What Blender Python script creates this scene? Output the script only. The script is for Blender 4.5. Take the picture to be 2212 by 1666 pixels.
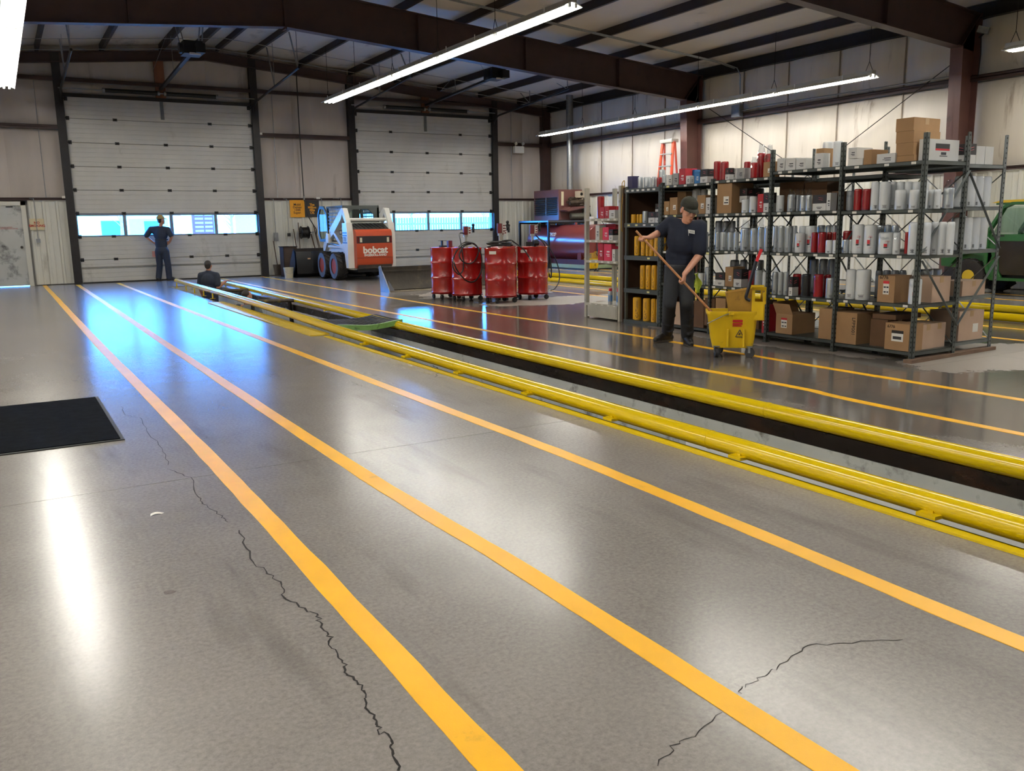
import bpy, bmesh, math, random
from mathutils import Vector, Matrix, Euler
R = math.radians
random.seed(7)
S = bpy.context.scene
COL = S.collection
for o in list(bpy.data.objects): bpy.data.objects.remove(o)

# ---------------------------------------------------------------- camera
W, H, FPX, CAMH = 2212.0, 1666.0, 1861.1, 1.40
YAW, PIT, ROLL = 0.530473, 0.1843037, -0.0156346
def _axes():
    cy, sy, cp, sp = math.cos(YAW), math.sin(YAW), math.cos(PIT), math.sin(PIT)
    fwd = Vector((sy*cp, cy*cp, -sp)); right = Vector((cy, -sy, 0)); up = right.cross(fwd)
    cr, sr = math.cos(ROLL), math.sin(ROLL)
    return cr*right+sr*up, -sr*right+cr*up, fwd
CR, CU, CF = _axes()
CAMPOS = Vector((0, 0, CAMH))
cam = bpy.data.cameras.new('camera'); camo = bpy.data.objects.new('camera', cam); COL.objects.link(camo)
cam.sensor_fit = 'HORIZONTAL'; cam.sensor_width = 36; cam.lens = FPX/W*36; cam.clip_end = 300; cam.clip_start = .05
m = Matrix((CR, CU, -CF)).transposed().to_4x4(); m.translation = CAMPOS
camo.matrix_world = m
S.camera = camo
# pixel -> world helpers (a pixel gives a direction, the plane gives the distance)
def ray(x, y): return CR*((x-W/2)/FPX) - CU*((y-H/2)/FPX) + CF
def hit(x, y, ax, val):
    d = ray(x, y); t = (val-CAMPOS[ax])/d[ax]; return CAMPOS+d*t
def fl(x, y, z=0.0): return hit(x, y, 2, z)
def onY(x, y, Y): return hit(x, y, 1, Y)
def onX(x, y, X): return hit(x, y, 0, X)
def dep(x, y, d):           # point at horizontal forward depth d
    r = ray(x, y); k = r.x*math.sin(YAW)+r.y*math.cos(YAW); return CAMPOS+r*(d/k)
# ---------------------------------------------------------------- world, exposure
wd = bpy.data.worlds.new('sky'); S.world = wd; wd.use_nodes = True
bg = wd.node_tree.nodes['Background']
bg.inputs[0].default_value = (.05, .32, 1.0, 1); bg.inputs[1].default_value = 34.0
S.view_settings.view_transform = 'Standard'; S.view_settings.look = 'None'
S.view_settings.gamma = 1; S.view_settings.use_curve_mapping = False
S.view_settings.exposure = 0.27
TUBE = 60.0        # emission of the fluorescent tubes

# ---------------------------------------------------------------- materials
def C(h):
    h = h.lstrip('#'); c = [int(h[i:i+2], 16)/255 for i in (0, 2, 4)]
    return tuple((x/12.92 if x <= .04045 else ((x+.055)/1.055)**2.4) for x in c)
MATS = {}
def mat(name, col, rough=.5, metal=0, var=0, vs=6, bump=0, bs=60, dirt=None, da=.5, ds=4, spec=.5, stretch=(1, 1, 1), coat=0, emit=None, es=0, alpha=1, rvar=0):
    """procedural principled material: base colour, noise variation, dirt mask, bump"""
    if name in MATS: return MATS[name]
    if isinstance(col, str): col = C(col)
    mt = bpy.data.materials.new(name); mt.use_nodes = True; nt = mt.node_tree; N = nt.nodes; L = nt.links
    p = N['Principled BSDF']; p.inputs['Roughness'].default_value = rough; p.inputs['Metallic'].default_value = metal
    p.inputs['Specular IOR Level'].default_value = spec; p.inputs['Coat Weight'].default_value = coat
    p.inputs['Base Color'].default_value = (*col, 1)
    mt.diffuse_color = (*col, 1)
    if emit: p.inputs['Emission Color'].default_value = (*emit, 1); p.inputs['Emission Strength'].default_value = es
    if alpha < 1: p.inputs['Alpha'].default_value = alpha
    tc = N.new('ShaderNodeTexCoord'); mp = N.new('ShaderNodeMapping'); mp.inputs['Scale'].default_value = stretch
    L.new(tc.outputs['Object'], mp.inputs[0])
    def noise(sc, det=4, ro=.55):
        n = N.new('ShaderNodeTexNoise'); n.inputs['Scale'].default_value = sc; n.inputs['Detail'].default_value = det; n.inputs['Roughness'].default_value = ro
        L.new(mp.outputs[0], n.inputs['Vector']); return n
    cur = None
    if var:
        n = noise(vs); rp = N.new('ShaderNodeValToRGB'); rp.color_ramp.elements[0].position = .3; rp.color_ramp.elements[1].position = .7
        rp.color_ramp.elements[0].color = (*[max(0, c*(1-var)) for c in col], 1); rp.color_ramp.elements[1].color = (*[min(1, c*(1+var)) for c in col], 1)
        L.new(n.outputs[0], rp.inputs[0]); cur = rp.outputs[0]
    if dirt is not None:
        if isinstance(dirt, str): dirt = C(dirt)
        n = noise(ds, 8, .65); rp = N.new('ShaderNodeValToRGB'); rp.color_ramp.elements[0].position = 1-da-.0; rp.color_ramp.elements[1].position = min(1, 1-da+.16)
        L.new(n.outputs[0], rp.inputs[0])
        mx = N.new('ShaderNodeMix'); mx.data_type = 'RGBA'; L.new(rp.outputs[0], mx.inputs[0])
        if cur: L.new(cur, mx.inputs[6])
        else: mx.inputs[6].default_value = (*col, 1)
        mx.inputs[7].default_value = (*dirt, 1); cur = mx.outputs[2]
    if cur: L.new(cur, p.inputs['Base Color'])
    if rvar:
        n = noise(vs*1.7); mr = N.new('ShaderNodeMapRange'); mr.inputs[3].default_value = max(.02, rough-rvar); mr.inputs[4].default_value = min(1, rough+rvar); mr.inputs[1].default_value = .3; mr.inputs[2].default_value = .7
        L.new(n.outputs[0], mr.inputs[0]); L.new(mr.outputs[0], p.inputs['Roughness'])
    if bump:
        n = noise(bs, 3); b = N.new('ShaderNodeBump'); b.inputs['Strength'].default_value = bump; b.inputs['Distance'].default_value = .01
        L.new(n.outputs[0], b.inputs['Height']); L.new(b.outputs[0], p.inputs['Normal'])
    MATS[name] = mt; return mt
def glass_mat(name, tint=(1, 1, 1), gl=.5):
    if name in MATS: return MATS[name]
    mt = bpy.data.materials.new(name); mt.use_nodes = True; nt = mt.node_tree; N = nt.nodes; L = nt.links
    N.remove(N['Principled BSDF']); out = N['Material Output']
    t = N.new('ShaderNodeBsdfTransparent'); t.inputs[0].default_value = (*tint, 1)
    g = N.new('ShaderNodeBsdfGlossy'); g.inputs['Roughness'].default_value = .03
    lw = N.new('ShaderNodeLayerWeight'); lw.inputs[0].default_value = .5; pw = N.new('ShaderNodeMath'); pw.operation = 'POWER'; pw.inputs[1].default_value = 5; L.new(lw.outputs['Facing'], pw.inputs[0]); f = N.new('ShaderNodeMath'); f.operation = 'MULTIPLY_ADD'; f.inputs[1].default_value = .94; f.inputs[2].default_value = .05; L.new(pw.outputs[0], f.inputs[0]); mth = N.new('ShaderNodeMath'); mth.operation = 'MULTIPLY'; mth.inputs[1].default_value = gl
    tc = N.new('ShaderNodeTexCoord'); nz = N.new('ShaderNodeTexNoise'); nz.inputs['Scale'].default_value = 3; L.new(tc.outputs['Object'], nz.inputs['Vector'])
    bp = N.new('ShaderNodeBump'); bp.inputs['Strength'].default_value = .02; L.new(nz.outputs[0], bp.inputs['Height']); L.new(bp.outputs[0], g.inputs['Normal'])
    L.new(f.outputs[0], mth.inputs[0]); x = N.new('ShaderNodeMixShader'); L.new(mth.outputs[0], x.inputs[0]); L.new(t.outputs[0], x.inputs[1]); L.new(g.outputs[0], x.inputs[2]); L.new(x.outputs[0], out.inputs[0])
    MATS[name] = mt; return mt

# ---------------------------------------------------------------- mesh builder
class MB:
    def __init__(s): s.v = []; s.f = []; s.m = []
    def add(s, vs, fs, mi=0):
        b = len(s.v); s.v += [Vector(v) for v in vs]; s.f += [tuple(i+b for i in f) for f in fs]; s.m += [mi]*len(fs); return s
    def box(s, x0, y0, z0, x1, y1, z1, mi=0, T=None):
        vs = [Vector((x, y, z)) for x in (x0, x1) for y in (y0, y1) for z in (z0, z1)]
        if T is not None: vs = [T@v for v in vs]
        return s.add(vs, [(0, 1, 3, 2), (4, 6, 7, 5), (0, 4, 5, 1), (2, 3, 7, 6), (0, 2, 6, 4), (1, 5, 7, 3)], mi)
    def cbox(s, c, d, rot=(0, 0, 0), mi=0):
        T = Matrix.Translation(c) @ Euler(rot).to_matrix().to_4x4()
        return s.box(-d[0]/2, -d[1]/2, -d[2]/2, d[0]/2, d[1]/2, d[2]/2, mi, T)
    def bar(s, a, b, w, h, mi=0, up=(0, 0, 1)):
        a, b = Vector(a), Vector(b); d = b-a; L = d.length; y = d.normalized(); u = Vector(up)
        x = y.cross(u)
        if x.length < 1e-4: x = y.cross(Vector((1, 0, 0)))
        x.normalize(); z = x.cross(y)
        T = Matrix((x, y, z)).transposed().to_4x4(); T.translation = a
        return s.box(-w/2, 0, -h/2, w/2, L, h/2, mi, T)
    def cyl(s, a, b, r0, r1=None, n=16, mi=0, caps=True):
        return s.loft([(a, r0), (b, r0 if r1 is None else r1)], n, mi, caps)
    def loft(s, secs, n=16, mi=0, caps=True):
        """secs: list of (point, radius) along an axis given by first->last direction"""
        pts = [Vector(p) for p, _ in secs]; fs = []; vs = []
        d = (pts[-1]-pts[0]).normalized(); u = Vector((0, 0, 1)) if abs(d.z) < .9 else Vector((1, 0, 0)); x = d.cross(u).normalized(); y = d.cross(x)
        for (p, r) in zip(pts, [q for _, q in secs]):
            for i in range(n):
                a = 2*math.pi*i/n; vs.append(p+x*(r*math.cos(a))+y*(r*math.sin(a)))
        for k in range(len(secs)-1):
            for i in range(n):
                j = (i+1) % n; fs.append((k*n+i, k*n+j, (k+1)*n+j, (k+1)*n+i))
        if caps:
            fs.append(tuple(range(n))[::-1]); fs.append(tuple(range((len(secs)-1)*n, len(secs)*n)))
        return s.add(vs, fs, mi)
    def lathe(s, prof, n=16, c=(0, 0, 0), mi=0):
        return s.loft([((c[0], c[1], c[2]+z), r) for r, z in prof], n, mi, True) if prof[0][1] < prof[-1][1] else s.loft([((c[0], c[1], c[2]+z), r) for r, z in prof[::-1]], n, mi, True)
    def ringloft(s, rings, mi=0, caps=True, closed=True):
        n = len(rings[0]); vs = [Vector(p) for r in rings for p in r]; fs = []
        for k in range(len(rings)-1):
            for i in range(n if closed else n-1):
                j = (i+1) % n; fs.append((k*n+i, k*n+j, (k+1)*n+j, (k+1)*n+i))
        if caps: fs.append(tuple(range(n))[::-1]); fs.append(tuple(range((len(rings)-1)*n, len(rings)*n)))
        return s.add(vs, fs, mi)
    def tube(s, pts, r, n=8, mi=0, closed=False):
        pts = [Vector(p) for p in pts]; K = len(pts); rings = []; prev = None
        for k in range(K):
            a = pts[(k-1) % K] if (closed or k > 0) else pts[k]; b = pts[(k+1) % K] if (closed or k < K-1) else pts[k]
            d = (b-a).normalized()
            if prev is None:
                u = Vector((0, 0, 1)) if abs(d.z) < .9 else Vector((1, 0, 0)); x = d.cross(u).normalized()
            else:
                x = prev-d*prev.dot(d)
                x = x.normalized() if x.length > 1e-5 else d.orthogonal().normalized()
            y = d.cross(x); prev = x; rr = r[k] if isinstance(r, (list, tuple)) else r
            rings.append([pts[k]+x*(rr*math.cos(2*math.pi*i/n))+y*(rr*math.sin(2*math.pi*i/n)) for i in range(n)])
        if closed: rings.append(rings[0])
        return s.ringloft(rings, mi, not closed)
    def prism(s, poly, fn, a0, a1, mi=0):
        """poly: 2d points, fn(u,v,w)->3d; extruded w from a0 to a1"""
        n = len(poly); vs = [fn(u, v, a0) for u, v in poly]+[fn(u, v, a1) for u, v in poly]
        fs = [(i, (i+1) % n, n+(i+1) % n, n+i) for i in range(n)]+[tuple(range(n))[::-1], tuple(range(n, 2*n))]
        return s.add(vs, fs, mi)
    def sph(s, c, r, n=12, mi=0, T=None):
        if not isinstance(r, (tuple, list)): r = (r, r, r)
        vs = [(0, 0, -1)]; K = n//2
        for k in range(1, K):
            t = math.pi*k/K-math.pi/2
            for i in range(n):
                a = 2*math.pi*i/n; vs.append((math.cos(t)*math.cos(a), math.cos(t)*math.sin(a), math.sin(t)))
        vs.append((0, 0, 1)); fs = []
        for i in range(n): fs.append((0, 1+(i+1) % n, 1+i))
        for k in range(K-2):
            for i in range(n): fs.append((1+k*n+i, 1+k*n+(i+1) % n, 1+(k+1)*n+(i+1) % n, 1+(k+1)*n+i))
        e = len(vs)-1; q = 1+(K-2)*n
        for i in range(n): fs.append((q+i, q+(i+1) % n, e))
        P = []
        for v in vs:
            p = Vector((v[0]*r[0], v[1]*r[1], v[2]*r[2]))
            if T is not None: p = T@p
            P.append(p+Vector(c))
        return s.add(P, fs, mi)
    def mesh(s, name, mats, smooth=True, ang=35, fix=True):
        me = bpy.data.meshes.new(name); me.from_pydata([tuple(v) for v in s.v], [], s.f)
        for mm in (mats if isinstance(mats, (list, tuple)) else [mats]): me.materials.append(mm)
        me.polygons.foreach_set('material_index', s.m)
        if fix:
            bm = bmesh.new(); bm.from_mesh(me); bmesh.ops.recalc_face_normals(bm, faces=bm.faces); bm.to_mesh(me); bm.free()
        if smooth:
            me.polygons.foreach_set('use_smooth', [True]*len(me.polygons)); me.set_sharp_from_angle(angle=R(ang))
        me.update(); return me
    def build(s, name, mats, parent=None, world=False, **k):
        return link(name, s.mesh(name, mats, **k), parent, world)
def link(name, me, parent=None, world=False):
    o = bpy.data.objects.new(name, me); COL.objects.link(o)
    if parent is not None:
        o.parent = parent
        if world: o.matrix_parent_inverse = parent.matrix_basis.inverted()
    return o
def tag(o, label=None, cat=None, group=None, kind=None):
    if label: o['label'] = label
    if cat: o['category'] = cat
    if group: o['group'] = group
    if kind: o['kind'] = kind
    return o
def thing(name, label, cat, loc=(0, 0, 0), rz=0, group=None, kind=None):
    o = bpy.data.objects.new(name, None); COL.objects.link(o); o.empty_display_size = .1
    o.matrix_basis = Matrix.Translation(loc) @ Matrix.Rotation(rz, 4, 'Z')
    return tag(o, label, cat, group, kind)
def struct(o): o['kind'] = 'structure'; return o
def copy_tree(o, parent=None):
    c = o.copy(); COL.objects.link(c)
    if parent is not None: c.parent = parent
    for ch in list(o.children): copy_tree(ch, c)
    return c
def place(o, loc, rz=0): o.matrix_basis = Matrix.Translation(loc) @ Matrix.Rotation(rz, 4, 'Z'); return o
_fonts = {}
def text(s, size, loc, xdir, ydir, mt, name, parent, depth=.002, align='CENTER', bold=0, spacing=1.0, line=1.0, world=True, sx=1.0):
    """flat lettering standing on a surface"""
    cu = bpy.data.curves.new(name, 'FONT'); cu.body = s; cu.size = size; cu.align_x = align; cu.align_y = 'CENTER'; cu.extrude = depth; cu.offset = bold
    cu.space_character = spacing; cu.space_line = line; cu.resolution_u = 3
    tmp = bpy.data.objects.new(name, cu); COL.objects.link(tmp)
    dg = bpy.context.evaluated_depsgraph_get(); me = bpy.data.meshes.new_from_object(tmp.evaluated_get(dg)); bpy.data.objects.remove(tmp); bpy.data.curves.remove(cu)
    x = Vector(xdir).normalized(); y = Vector(ydir).normalized(); z = x.cross(y)
    T = Matrix((x*sx, y, z)).transposed().to_4x4(); T.translation = Vector(loc); me.transform(T)
    me.materials.clear(); me.materials.append(mt)
    return link(name, me, parent, world)
def blob(name, prims, mt, parent=None, vox=.012, smooth=6, world=True):
    """union of tapered capsules / ellipsoids fused into one continuous skin"""
    b = MB()
    for p in prims:
        if p[0] == 'c':
            _, a, r0, c, r1 = p[:5]; a, c = Vector(a), Vector(c); n = 16
            b.sph(a, r0, n); b.sph(c, r1, n)
            if (c-a).length > 1e-4: b.loft([(a, r0), (c, r1)], n)
        elif p[0] == 'e':
            T = p[3] if len(p) > 3 else None; b.sph(p[1], p[2], 20, 0, T)
        elif p[0] == 'b':
            b.cbox(p[1], p[2], p[3] if len(p) > 3 else (0, 0, 0))
    me = b.mesh(name+'_src', mt, smooth=True, fix=True); o = bpy.data.objects.new(name, me); COL.objects.link(o)
    md = o.modifiers.new('r', 'REMESH'); md.mode = 'VOXEL'; md.voxel_size = vox; md.use_smooth_shade = True
    if smooth: ms = o.modifiers.new('s', 'SMOOTH'); ms.factor = .5; ms.iterations = smooth
    dg = bpy.context.evaluated_depsgraph_get(); dg.update()
    me2 = bpy.data.meshes.new_from_object(o.evaluated_get(dg)); bpy.data.objects.remove(o); bpy.data.meshes.remove(me)
    me2.name = name
    me2.materials.clear(); me2.materials.append(mt)
    me2.polygons.foreach_set('use_smooth', [True]*len(me2.polygons)); me2.polygons.foreach_set('material_index', [0]*len(me2.polygons))
    return link(name, me2, parent, world)
def spline(pts, n=8):
    """Catmull-Rom through pts"""
    P = [Vector(p) for p in pts]; out = []
    for i in range(len(P)-1):
        a = P[max(i-1, 0)]; b = P[i]; c = P[i+1]; d = P[min(i+2, len(P)-1)]
        for k in range(n):
            t = k/n; out.append(.5*((2*b)+(c-a)*t+(2*a-5*b+4*c-d)*t*t+(3*b-a-3*c+d)*t**3))
    out.append(P[-1]); return out
M = mat
# ================================================================= STRUCTURE
XL, XR, YB, YF, RX = -5.5, 17.1, -10.0, 26.4, 5.6
def zp(x): return 6.33-.088*abs(x-RX)          # underside of purlins
PIT1 = (3.62, 4.64, -9.0, 23.3); PIT2 = (11.72, 12.80, -9.0, 23.3)

# ---- floor material: sealed concrete
def floor_mat():
    mt = bpy.data.materials.new('sealed_concrete'); mt.use_nodes = True; nt = mt.node_tree; N = nt.nodes; L = nt.links; p = N['Principled BSDF']
    tc = N.new('ShaderNodeTexCoord'); O = tc.outputs['Object']
    def noise(s, d=6, r=.6, st=(1, 1, 1)):
        mp = N.new('ShaderNodeMapping'); mp.inputs['Scale'].default_value = st; L.new(O, mp.inputs[0])
        n = N.new('ShaderNodeTexNoise'); n.inputs['Scale'].default_value = s; n.inputs['Detail'].default_value = d; n.inputs['Roughness'].default_value = r; L.new(mp.outputs[0], n.inputs['Vector']); return n.outputs[0]
    def ramp(i, a, ca, b, cb):
        r = N.new('ShaderNodeValToRGB'); e = r.color_ramp.elements; e[0].position = a; e[0].color = (*ca, 1); e[1].position = b; e[1].color = (*cb, 1); L.new(i, r.inputs[0]); return r.outputs[0]
    def mix(f, a, b):
        x = N.new('ShaderNodeMix'); x.data_type = 'RGBA'; L.new(f, x.inputs[0]); L.new(a, x.inputs[6])
        if isinstance(b, tuple): x.inputs[7].default_value = (*b, 1)
        else: L.new(b, x.inputs[7])
        return x.outputs[2]
    def math_(op, a, b):
        x = N.new('ShaderNodeMath'); x.operation = op
        for i, q in enumerate((a, b)):
            if isinstance(q, (int, float)): x.inputs[i].default_value = q
            else: L.new(q, x.inputs[i])
        return x.outputs[0]
    k = (1, 1, 1); z = (0, 0, 0)
    base = ramp(noise(.55, 8, .62), .3, C('625e5b'), .72, C('8d8883'))
    fine = ramp(noise(55, 8, .75), .34, C('625e5b'), .66, C('9c9791'))
    hf = N.new('ShaderNodeValue'); hf.outputs[0].default_value = .42
    c = mix(hf.outputs[0], base, fine)
    speck = ramp(noise(160, 2, .5), .62, z, .75, k); c = mix(math_('MULTIPLY', speck, .25), c, C('a59d93'))
    # long tyre / mop smears along the bay
    sm = ramp(noise(1.5, 5, .6, (2.2, .35, 1)), .55, z, .75, k); c = mix(math_('MULTIPLY', sm, .55), c, C('4c4744'))
    # drips: scattered round dark oil spots
    vo = N.new('ShaderNodeTexVoronoi'); vo.inputs['Scale'].default_value = 1.7; L.new(O, vo.inputs['Vector'])
    wv = N.new('ShaderNodeTexWhiteNoise'); L.new(vo.outputs['Position'], wv.inputs['Vector'])
    thr = math_('MULTIPLY', math_('GREATER_THAN', wv.outputs['Value'], .55), math_('MULTIPLY', wv.outputs['Value'], .075))
    spot = math_('LESS_THAN', math_('ADD', vo.outputs['Distance'], math_('MULTIPLY', noise(30, 2), .03)), thr)
    c = mix(math_('MULTIPLY', spot, .45), c, C('403a37'))
    # worn, paler concrete around the rack end and under the drums
    wp = N.new('ShaderNodeSeparateXYZ'); L.new(O, wp.inputs[0])
    nz = noise(1.3, 6, .7)
    wear = None
    for (cx, cy, rx, ry) in ((8.8, 5.0, 1.5, .75), (9.1, 13.4, 1.9, .8), (8.6, 15.8, 1.6, 1.2), (7.7, 7.5, .35, 2.2)):
        dx = math_('DIVIDE', math_('SUBTRACT', wp.outputs[0], cx), rx); dy = math_('DIVIDE', math_('SUBTRACT', wp.outputs[1], cy), ry)
        d = math_('ADD', math_('MULTIPLY', dx, dx), math_('MULTIPLY', dy, dy)); d = math_('ADD', d, math_('MULTIPLY', math_('SUBTRACT', nz, .5), 2.4))
        mq = N.new('ShaderNodeMapRange'); mq.inputs[1].default_value = 1.0; mq.inputs[2].default_value = .62; L.new(d, mq.inputs[0]); q = mq.outputs[0]; wear = q if wear is None else math_('MAXIMUM', wear, q)
    c = mix(math_('MULTIPLY', wear, .62), c, C('a49c92'))
    wet = None; nw = noise(.7, 5, .6)
    for (cx, cy, rx, ry) in ((7.6, 7.5, 3.0, 8.5), (10.3, 6, 1.6, 9)):
        dx = math_('DIVIDE', math_('SUBTRACT', wp.outputs[0], cx), rx); dy = math_('DIVIDE', math_('SUBTRACT', wp.outputs[1], cy), ry)
        d = math_('ADD', math_('MULTIPLY', dx, dx), math_('MULTIPLY', dy, dy)); d = math_('ADD', d, math_('MULTIPLY', math_('SUBTRACT', nw, .5), 1.6))
        mr = N.new('ShaderNodeMapRange'); mr.inputs[1].default_value = 1.15; mr.inputs[2].default_value = .8; L.new(d, mr.inputs[0]); q = mr.outputs[0]; wet = q if wet is None else math_('MAXIMUM', wet, q)
    wet = math_('MULTIPLY', wet, math_('SUBTRACT', 1.0, wear))
    dk = N.new('ShaderNodeMix'); dk.data_type = 'RGBA'; dk.blend_type = 'MULTIPLY'; L.new(math_('MULTIPLY', wet, .62), dk.inputs[0]); L.new(c, dk.inputs[6]); dk.inputs[7].default_value = (.42, .38, .34, 1); c = dk.outputs[2]
    L.new(c, p.inputs['Base Color'])
    L.new(math_('SUBTRACT', math_('ADD', math_('MULTIPLY', wear, .25), .225), math_('MULTIPLY', wet, .10)), p.inputs['Roughness'])
    p.inputs['Specular IOR Level'].default_value = .5
    b = N.new('ShaderNodeBump'); b.inputs['Strength'].default_value = .06; b.inputs['Distance'].default_value = .004; L.new(noise(7, 6, .6), b.inputs['Height'])
    b2 = N.new('ShaderNodeBump'); b2.inputs['Strength'].default_value = .035; b2.inputs['Distance'].default_value = .02; L.new(noise(1.6, 3, .5, (.6, 2.2, 1)), b2.inputs['Height']); L.new(b.outputs[0], b2.inputs['Normal'])
    L.new(b2.outputs[0], p.inputs['Normal'])
    return mt
FLOOR = floor_mat()
b = MB(); J = [YB, -1.2, 5.05, 11.3, 17.55, 23.3, YF+.2]
for j in range(6):
    y0, y1 = J[j]+(.0025 if j else 0), J[j+1]-.0025
    cols = [(XL, XR)] if j == 5 else [(XL, PIT1[0]), (PIT1[1], PIT2[0]), (PIT2[1], XR+.1)]
    for x0, x1 in cols: b.box(x0, y0, -.18, x1, y1, 0)
b.box(XL, YB, -.2, PIT1[0], YF, -.17); b.box(PIT1[1], YB, -.2, PIT2[0], YF, -.17); b.box(PIT2[1], YB, -.2, XR, YF, -.17)
floor = struct(b.build('floor', FLOOR, smooth=False)); floor['label'] = 'grey sealed concrete shop floor with yellow lines'
# painted lines
YEL = M('lane_paint', 'f6b71c', .32, var=.07, vs=3, dirt='8a6a28', da=.36, ds=1.6, bump=.12, bs=300)
def lane(pts, w=.1):
    b = MB(); P = spline([(x, y, 0) for x, y in pts], 10); n = len(P); rg = random.Random(int(P[0].x*100))
    L_, R_ = [], []
    for p in P:
        L_.append((p.x-w/2+rg.uniform(-.003, .003), p.y, .0022)); R_.append((p.x+w/2+rg.uniform(-.003, .003), p.y, .0022))
    b.add(L_+R_, [(i, n+i, n+i+1, i+1) for i in range(n-1)])
    for k, E in ((0, L_), (n, R_)):
        q = [(x, y, 0) for x, y, z in E]; b.add(list(E)+q, [(i, i+1, n+i+1, n+i) for i in range(n-1)])
    return b.build('painted_line', YEL, floor, smooth=False)
lane([(.985, YB+.2), (.985, 0), (.985, 2), (1.0, 4), (1.0, 6.5), (.97, 12), (.98, 20), (.98, 26.3)])
lane([(1.72, YB+.2), (1.72, 0), (1.725, 2.7), (1.68, 4.5), (1.68, 8.2), (1.71, 16), (1.75, 25.9)])
lane([(2.81, YB+.2), (2.81, 0), (2.8, 1.4), (2.85, 2.8), (2.88, 4.4), (2.86, 6.4), (2.83, 10.4), (2.78, 17), (2.74, 25.9)])
lane([(5.65, YB+.2), (5.65, 2.9), (5.74, 5.1), (5.66, 7.6), (5.53, 12), (5.46, 17), (5.5, 25.9)], .085)
lane([(6.74, YB+.2), (6.74, 3.6), (6.76, 6.3), (6.84, 9.3), (6.7, 14), (6.7, 26.1)], .085)
for x in (10.05, 11.05, 14.9, 15.9): lane([(x, YB+.2), (x, 5), (x+.05, 12), (x+.1, 26)], .085)
# cracks in the slab
CRK = M('crack', '191614', .9, var=.2)
def crack(px, w0=.004, w1=.009):
    rg = random.Random(len(px)*7+int(px[0][0])); P = [fl(x, y) for x, y in px]; Q = []
    for i in range(len(P)-1):
        for k in range(5):
            t = k/5; p = P[i].lerp(P[i+1], t); j = .011 if k else .004; Q.append(Vector((p.x+rg.uniform(-j, j), p.y+rg.uniform(-j, j), 0)))
    Q.append(P[-1]); b = MB(); n = len(Q); A, B_ = [], []
    for i, p in enumerate(Q):
        d = (Q[min(i+1, n-1)]-Q[max(i-1, 0)]); s = Vector((-d.y, d.x, 0)).normalized(); w = rg.uniform(w0, w1)*.5
        A.append((p.x+s.x*w, p.y+s.y*w, .0011)); B_.append((p.x-s.x*w, p.y-s.y*w, .0011))
    b.add(A+B_, [(i, n+i, n+i+1, i+1) for i in range(n-1)])
    return b.build('floor_crack', CRK, floor, smooth=False)
crack([(262, 878), (272, 897), (306, 905), (316, 930), (352, 970), (363, 1005)], .003, .006)
crack([(365, 1015), (412, 1032), (428, 1075), (445, 1092), (480, 1115), (492, 1128)], .003, .007)
crack([(518, 1145), (530, 1180), (548, 1215), (575, 1235), (607, 1258), (610, 1285), (645, 1310), (683, 1327), (692, 1345), (712, 1372), (711, 1385), (730, 1420), (748, 1437), (750, 1460), (775, 1480), (792, 1500), (788, 1530), (812, 1560), (818, 1578), (848, 1600), (846, 1630), (860, 1666)], .004, .009)
crack([(1420, 1655), (1450, 1612), (1500, 1592), (1560, 1540)], .002, .004)
crack([(1600, 1500), (1612, 1478), (1660, 1455), (1700, 1430), (1745, 1395), (1840, 1390), (1950, 1382)], .002, .004)
crack([(935, 790), (950, 800), (940, 815), (965, 817)], .006, .012)

# ---- wall materials
VIN = M('vinyl_insulation', 'b5aca5', .55, var=.10, vs=1.2, dirt='6f6258', da=.40, ds=.9, stretch=(1.4, 1.4, .35), bump=.25, bs=4)
VIN2 = M('vinyl_insulation_light', 'cdc5b8', .5, var=.08, vs=1.2, dirt='8d7c6a', da=.42, ds=1.6, stretch=(2.2, 2.2, .25), bump=.25, bs=4)
LIN = M('white_liner', 'c9c8be', .42, var=.05, vs=2, dirt='96907f', da=.36, ds=1.5, stretch=(1, 1, .3))
BRN = M('primer_brown_steel', '3e2a27', .55, var=.18, vs=3, dirt='1f1714', da=.38, ds=2)
BRN2 = M('primer_brown_column', '5a3a34', .5, var=.15, vs=2.5, dirt='2c1e1a', da=.38, ds=2)
DKS = M('dark_steel', '221f20', .5, .3, var=.2, vs=8)
BLK = M('black_steel', '131314', .45, .2, var=.2, vs=9)
GAL = M('galvanized', '8d9092', .38, .8, var=.12, vs=14)
OUT = M('outer_sheet', '8d8a84', .7, var=.05)

def pillow(u0, u1, z0, z1, fn, parent, mt, depth=.05, top=None, name='insulation_panel', nu=8, nz=8, seed=0):
    """insulation blanket between girts, bulging into the room. fn(u, z, d) -> point"""
    rg = random.Random(seed+int(u0*37)+int(z0*91)); ph = [rg.uniform(0, 6) for _ in range(4)]; vs = []; fs = []
    for i in range(nu+1):
        for j in range(nz+1):
            a, c = i/nu, j/nz; u = u0+(u1-u0)*a; zt = z1 if top is None else min(z1, top(u)); z = z0+(zt-z0)*c
            e = (1-(2*a-1)**4)*(1-(2*c-1)**4); w = math.sin(u*5+ph[0]+z*.6)*.25+math.sin(z*4+ph[1])*.15+math.sin(u*11+ph[2])*.1
            vs.append(fn(u, z, depth*e*(1+w*.5)))
    for i in range(nu):
        for j in range(nz): q = i*(nz+1)+j; fs.append((q, q+nz+1, q+nz+2, q+1))
    return MB().add(vs, fs).build(name, mt, parent, fix=False, ang=60)
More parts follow.
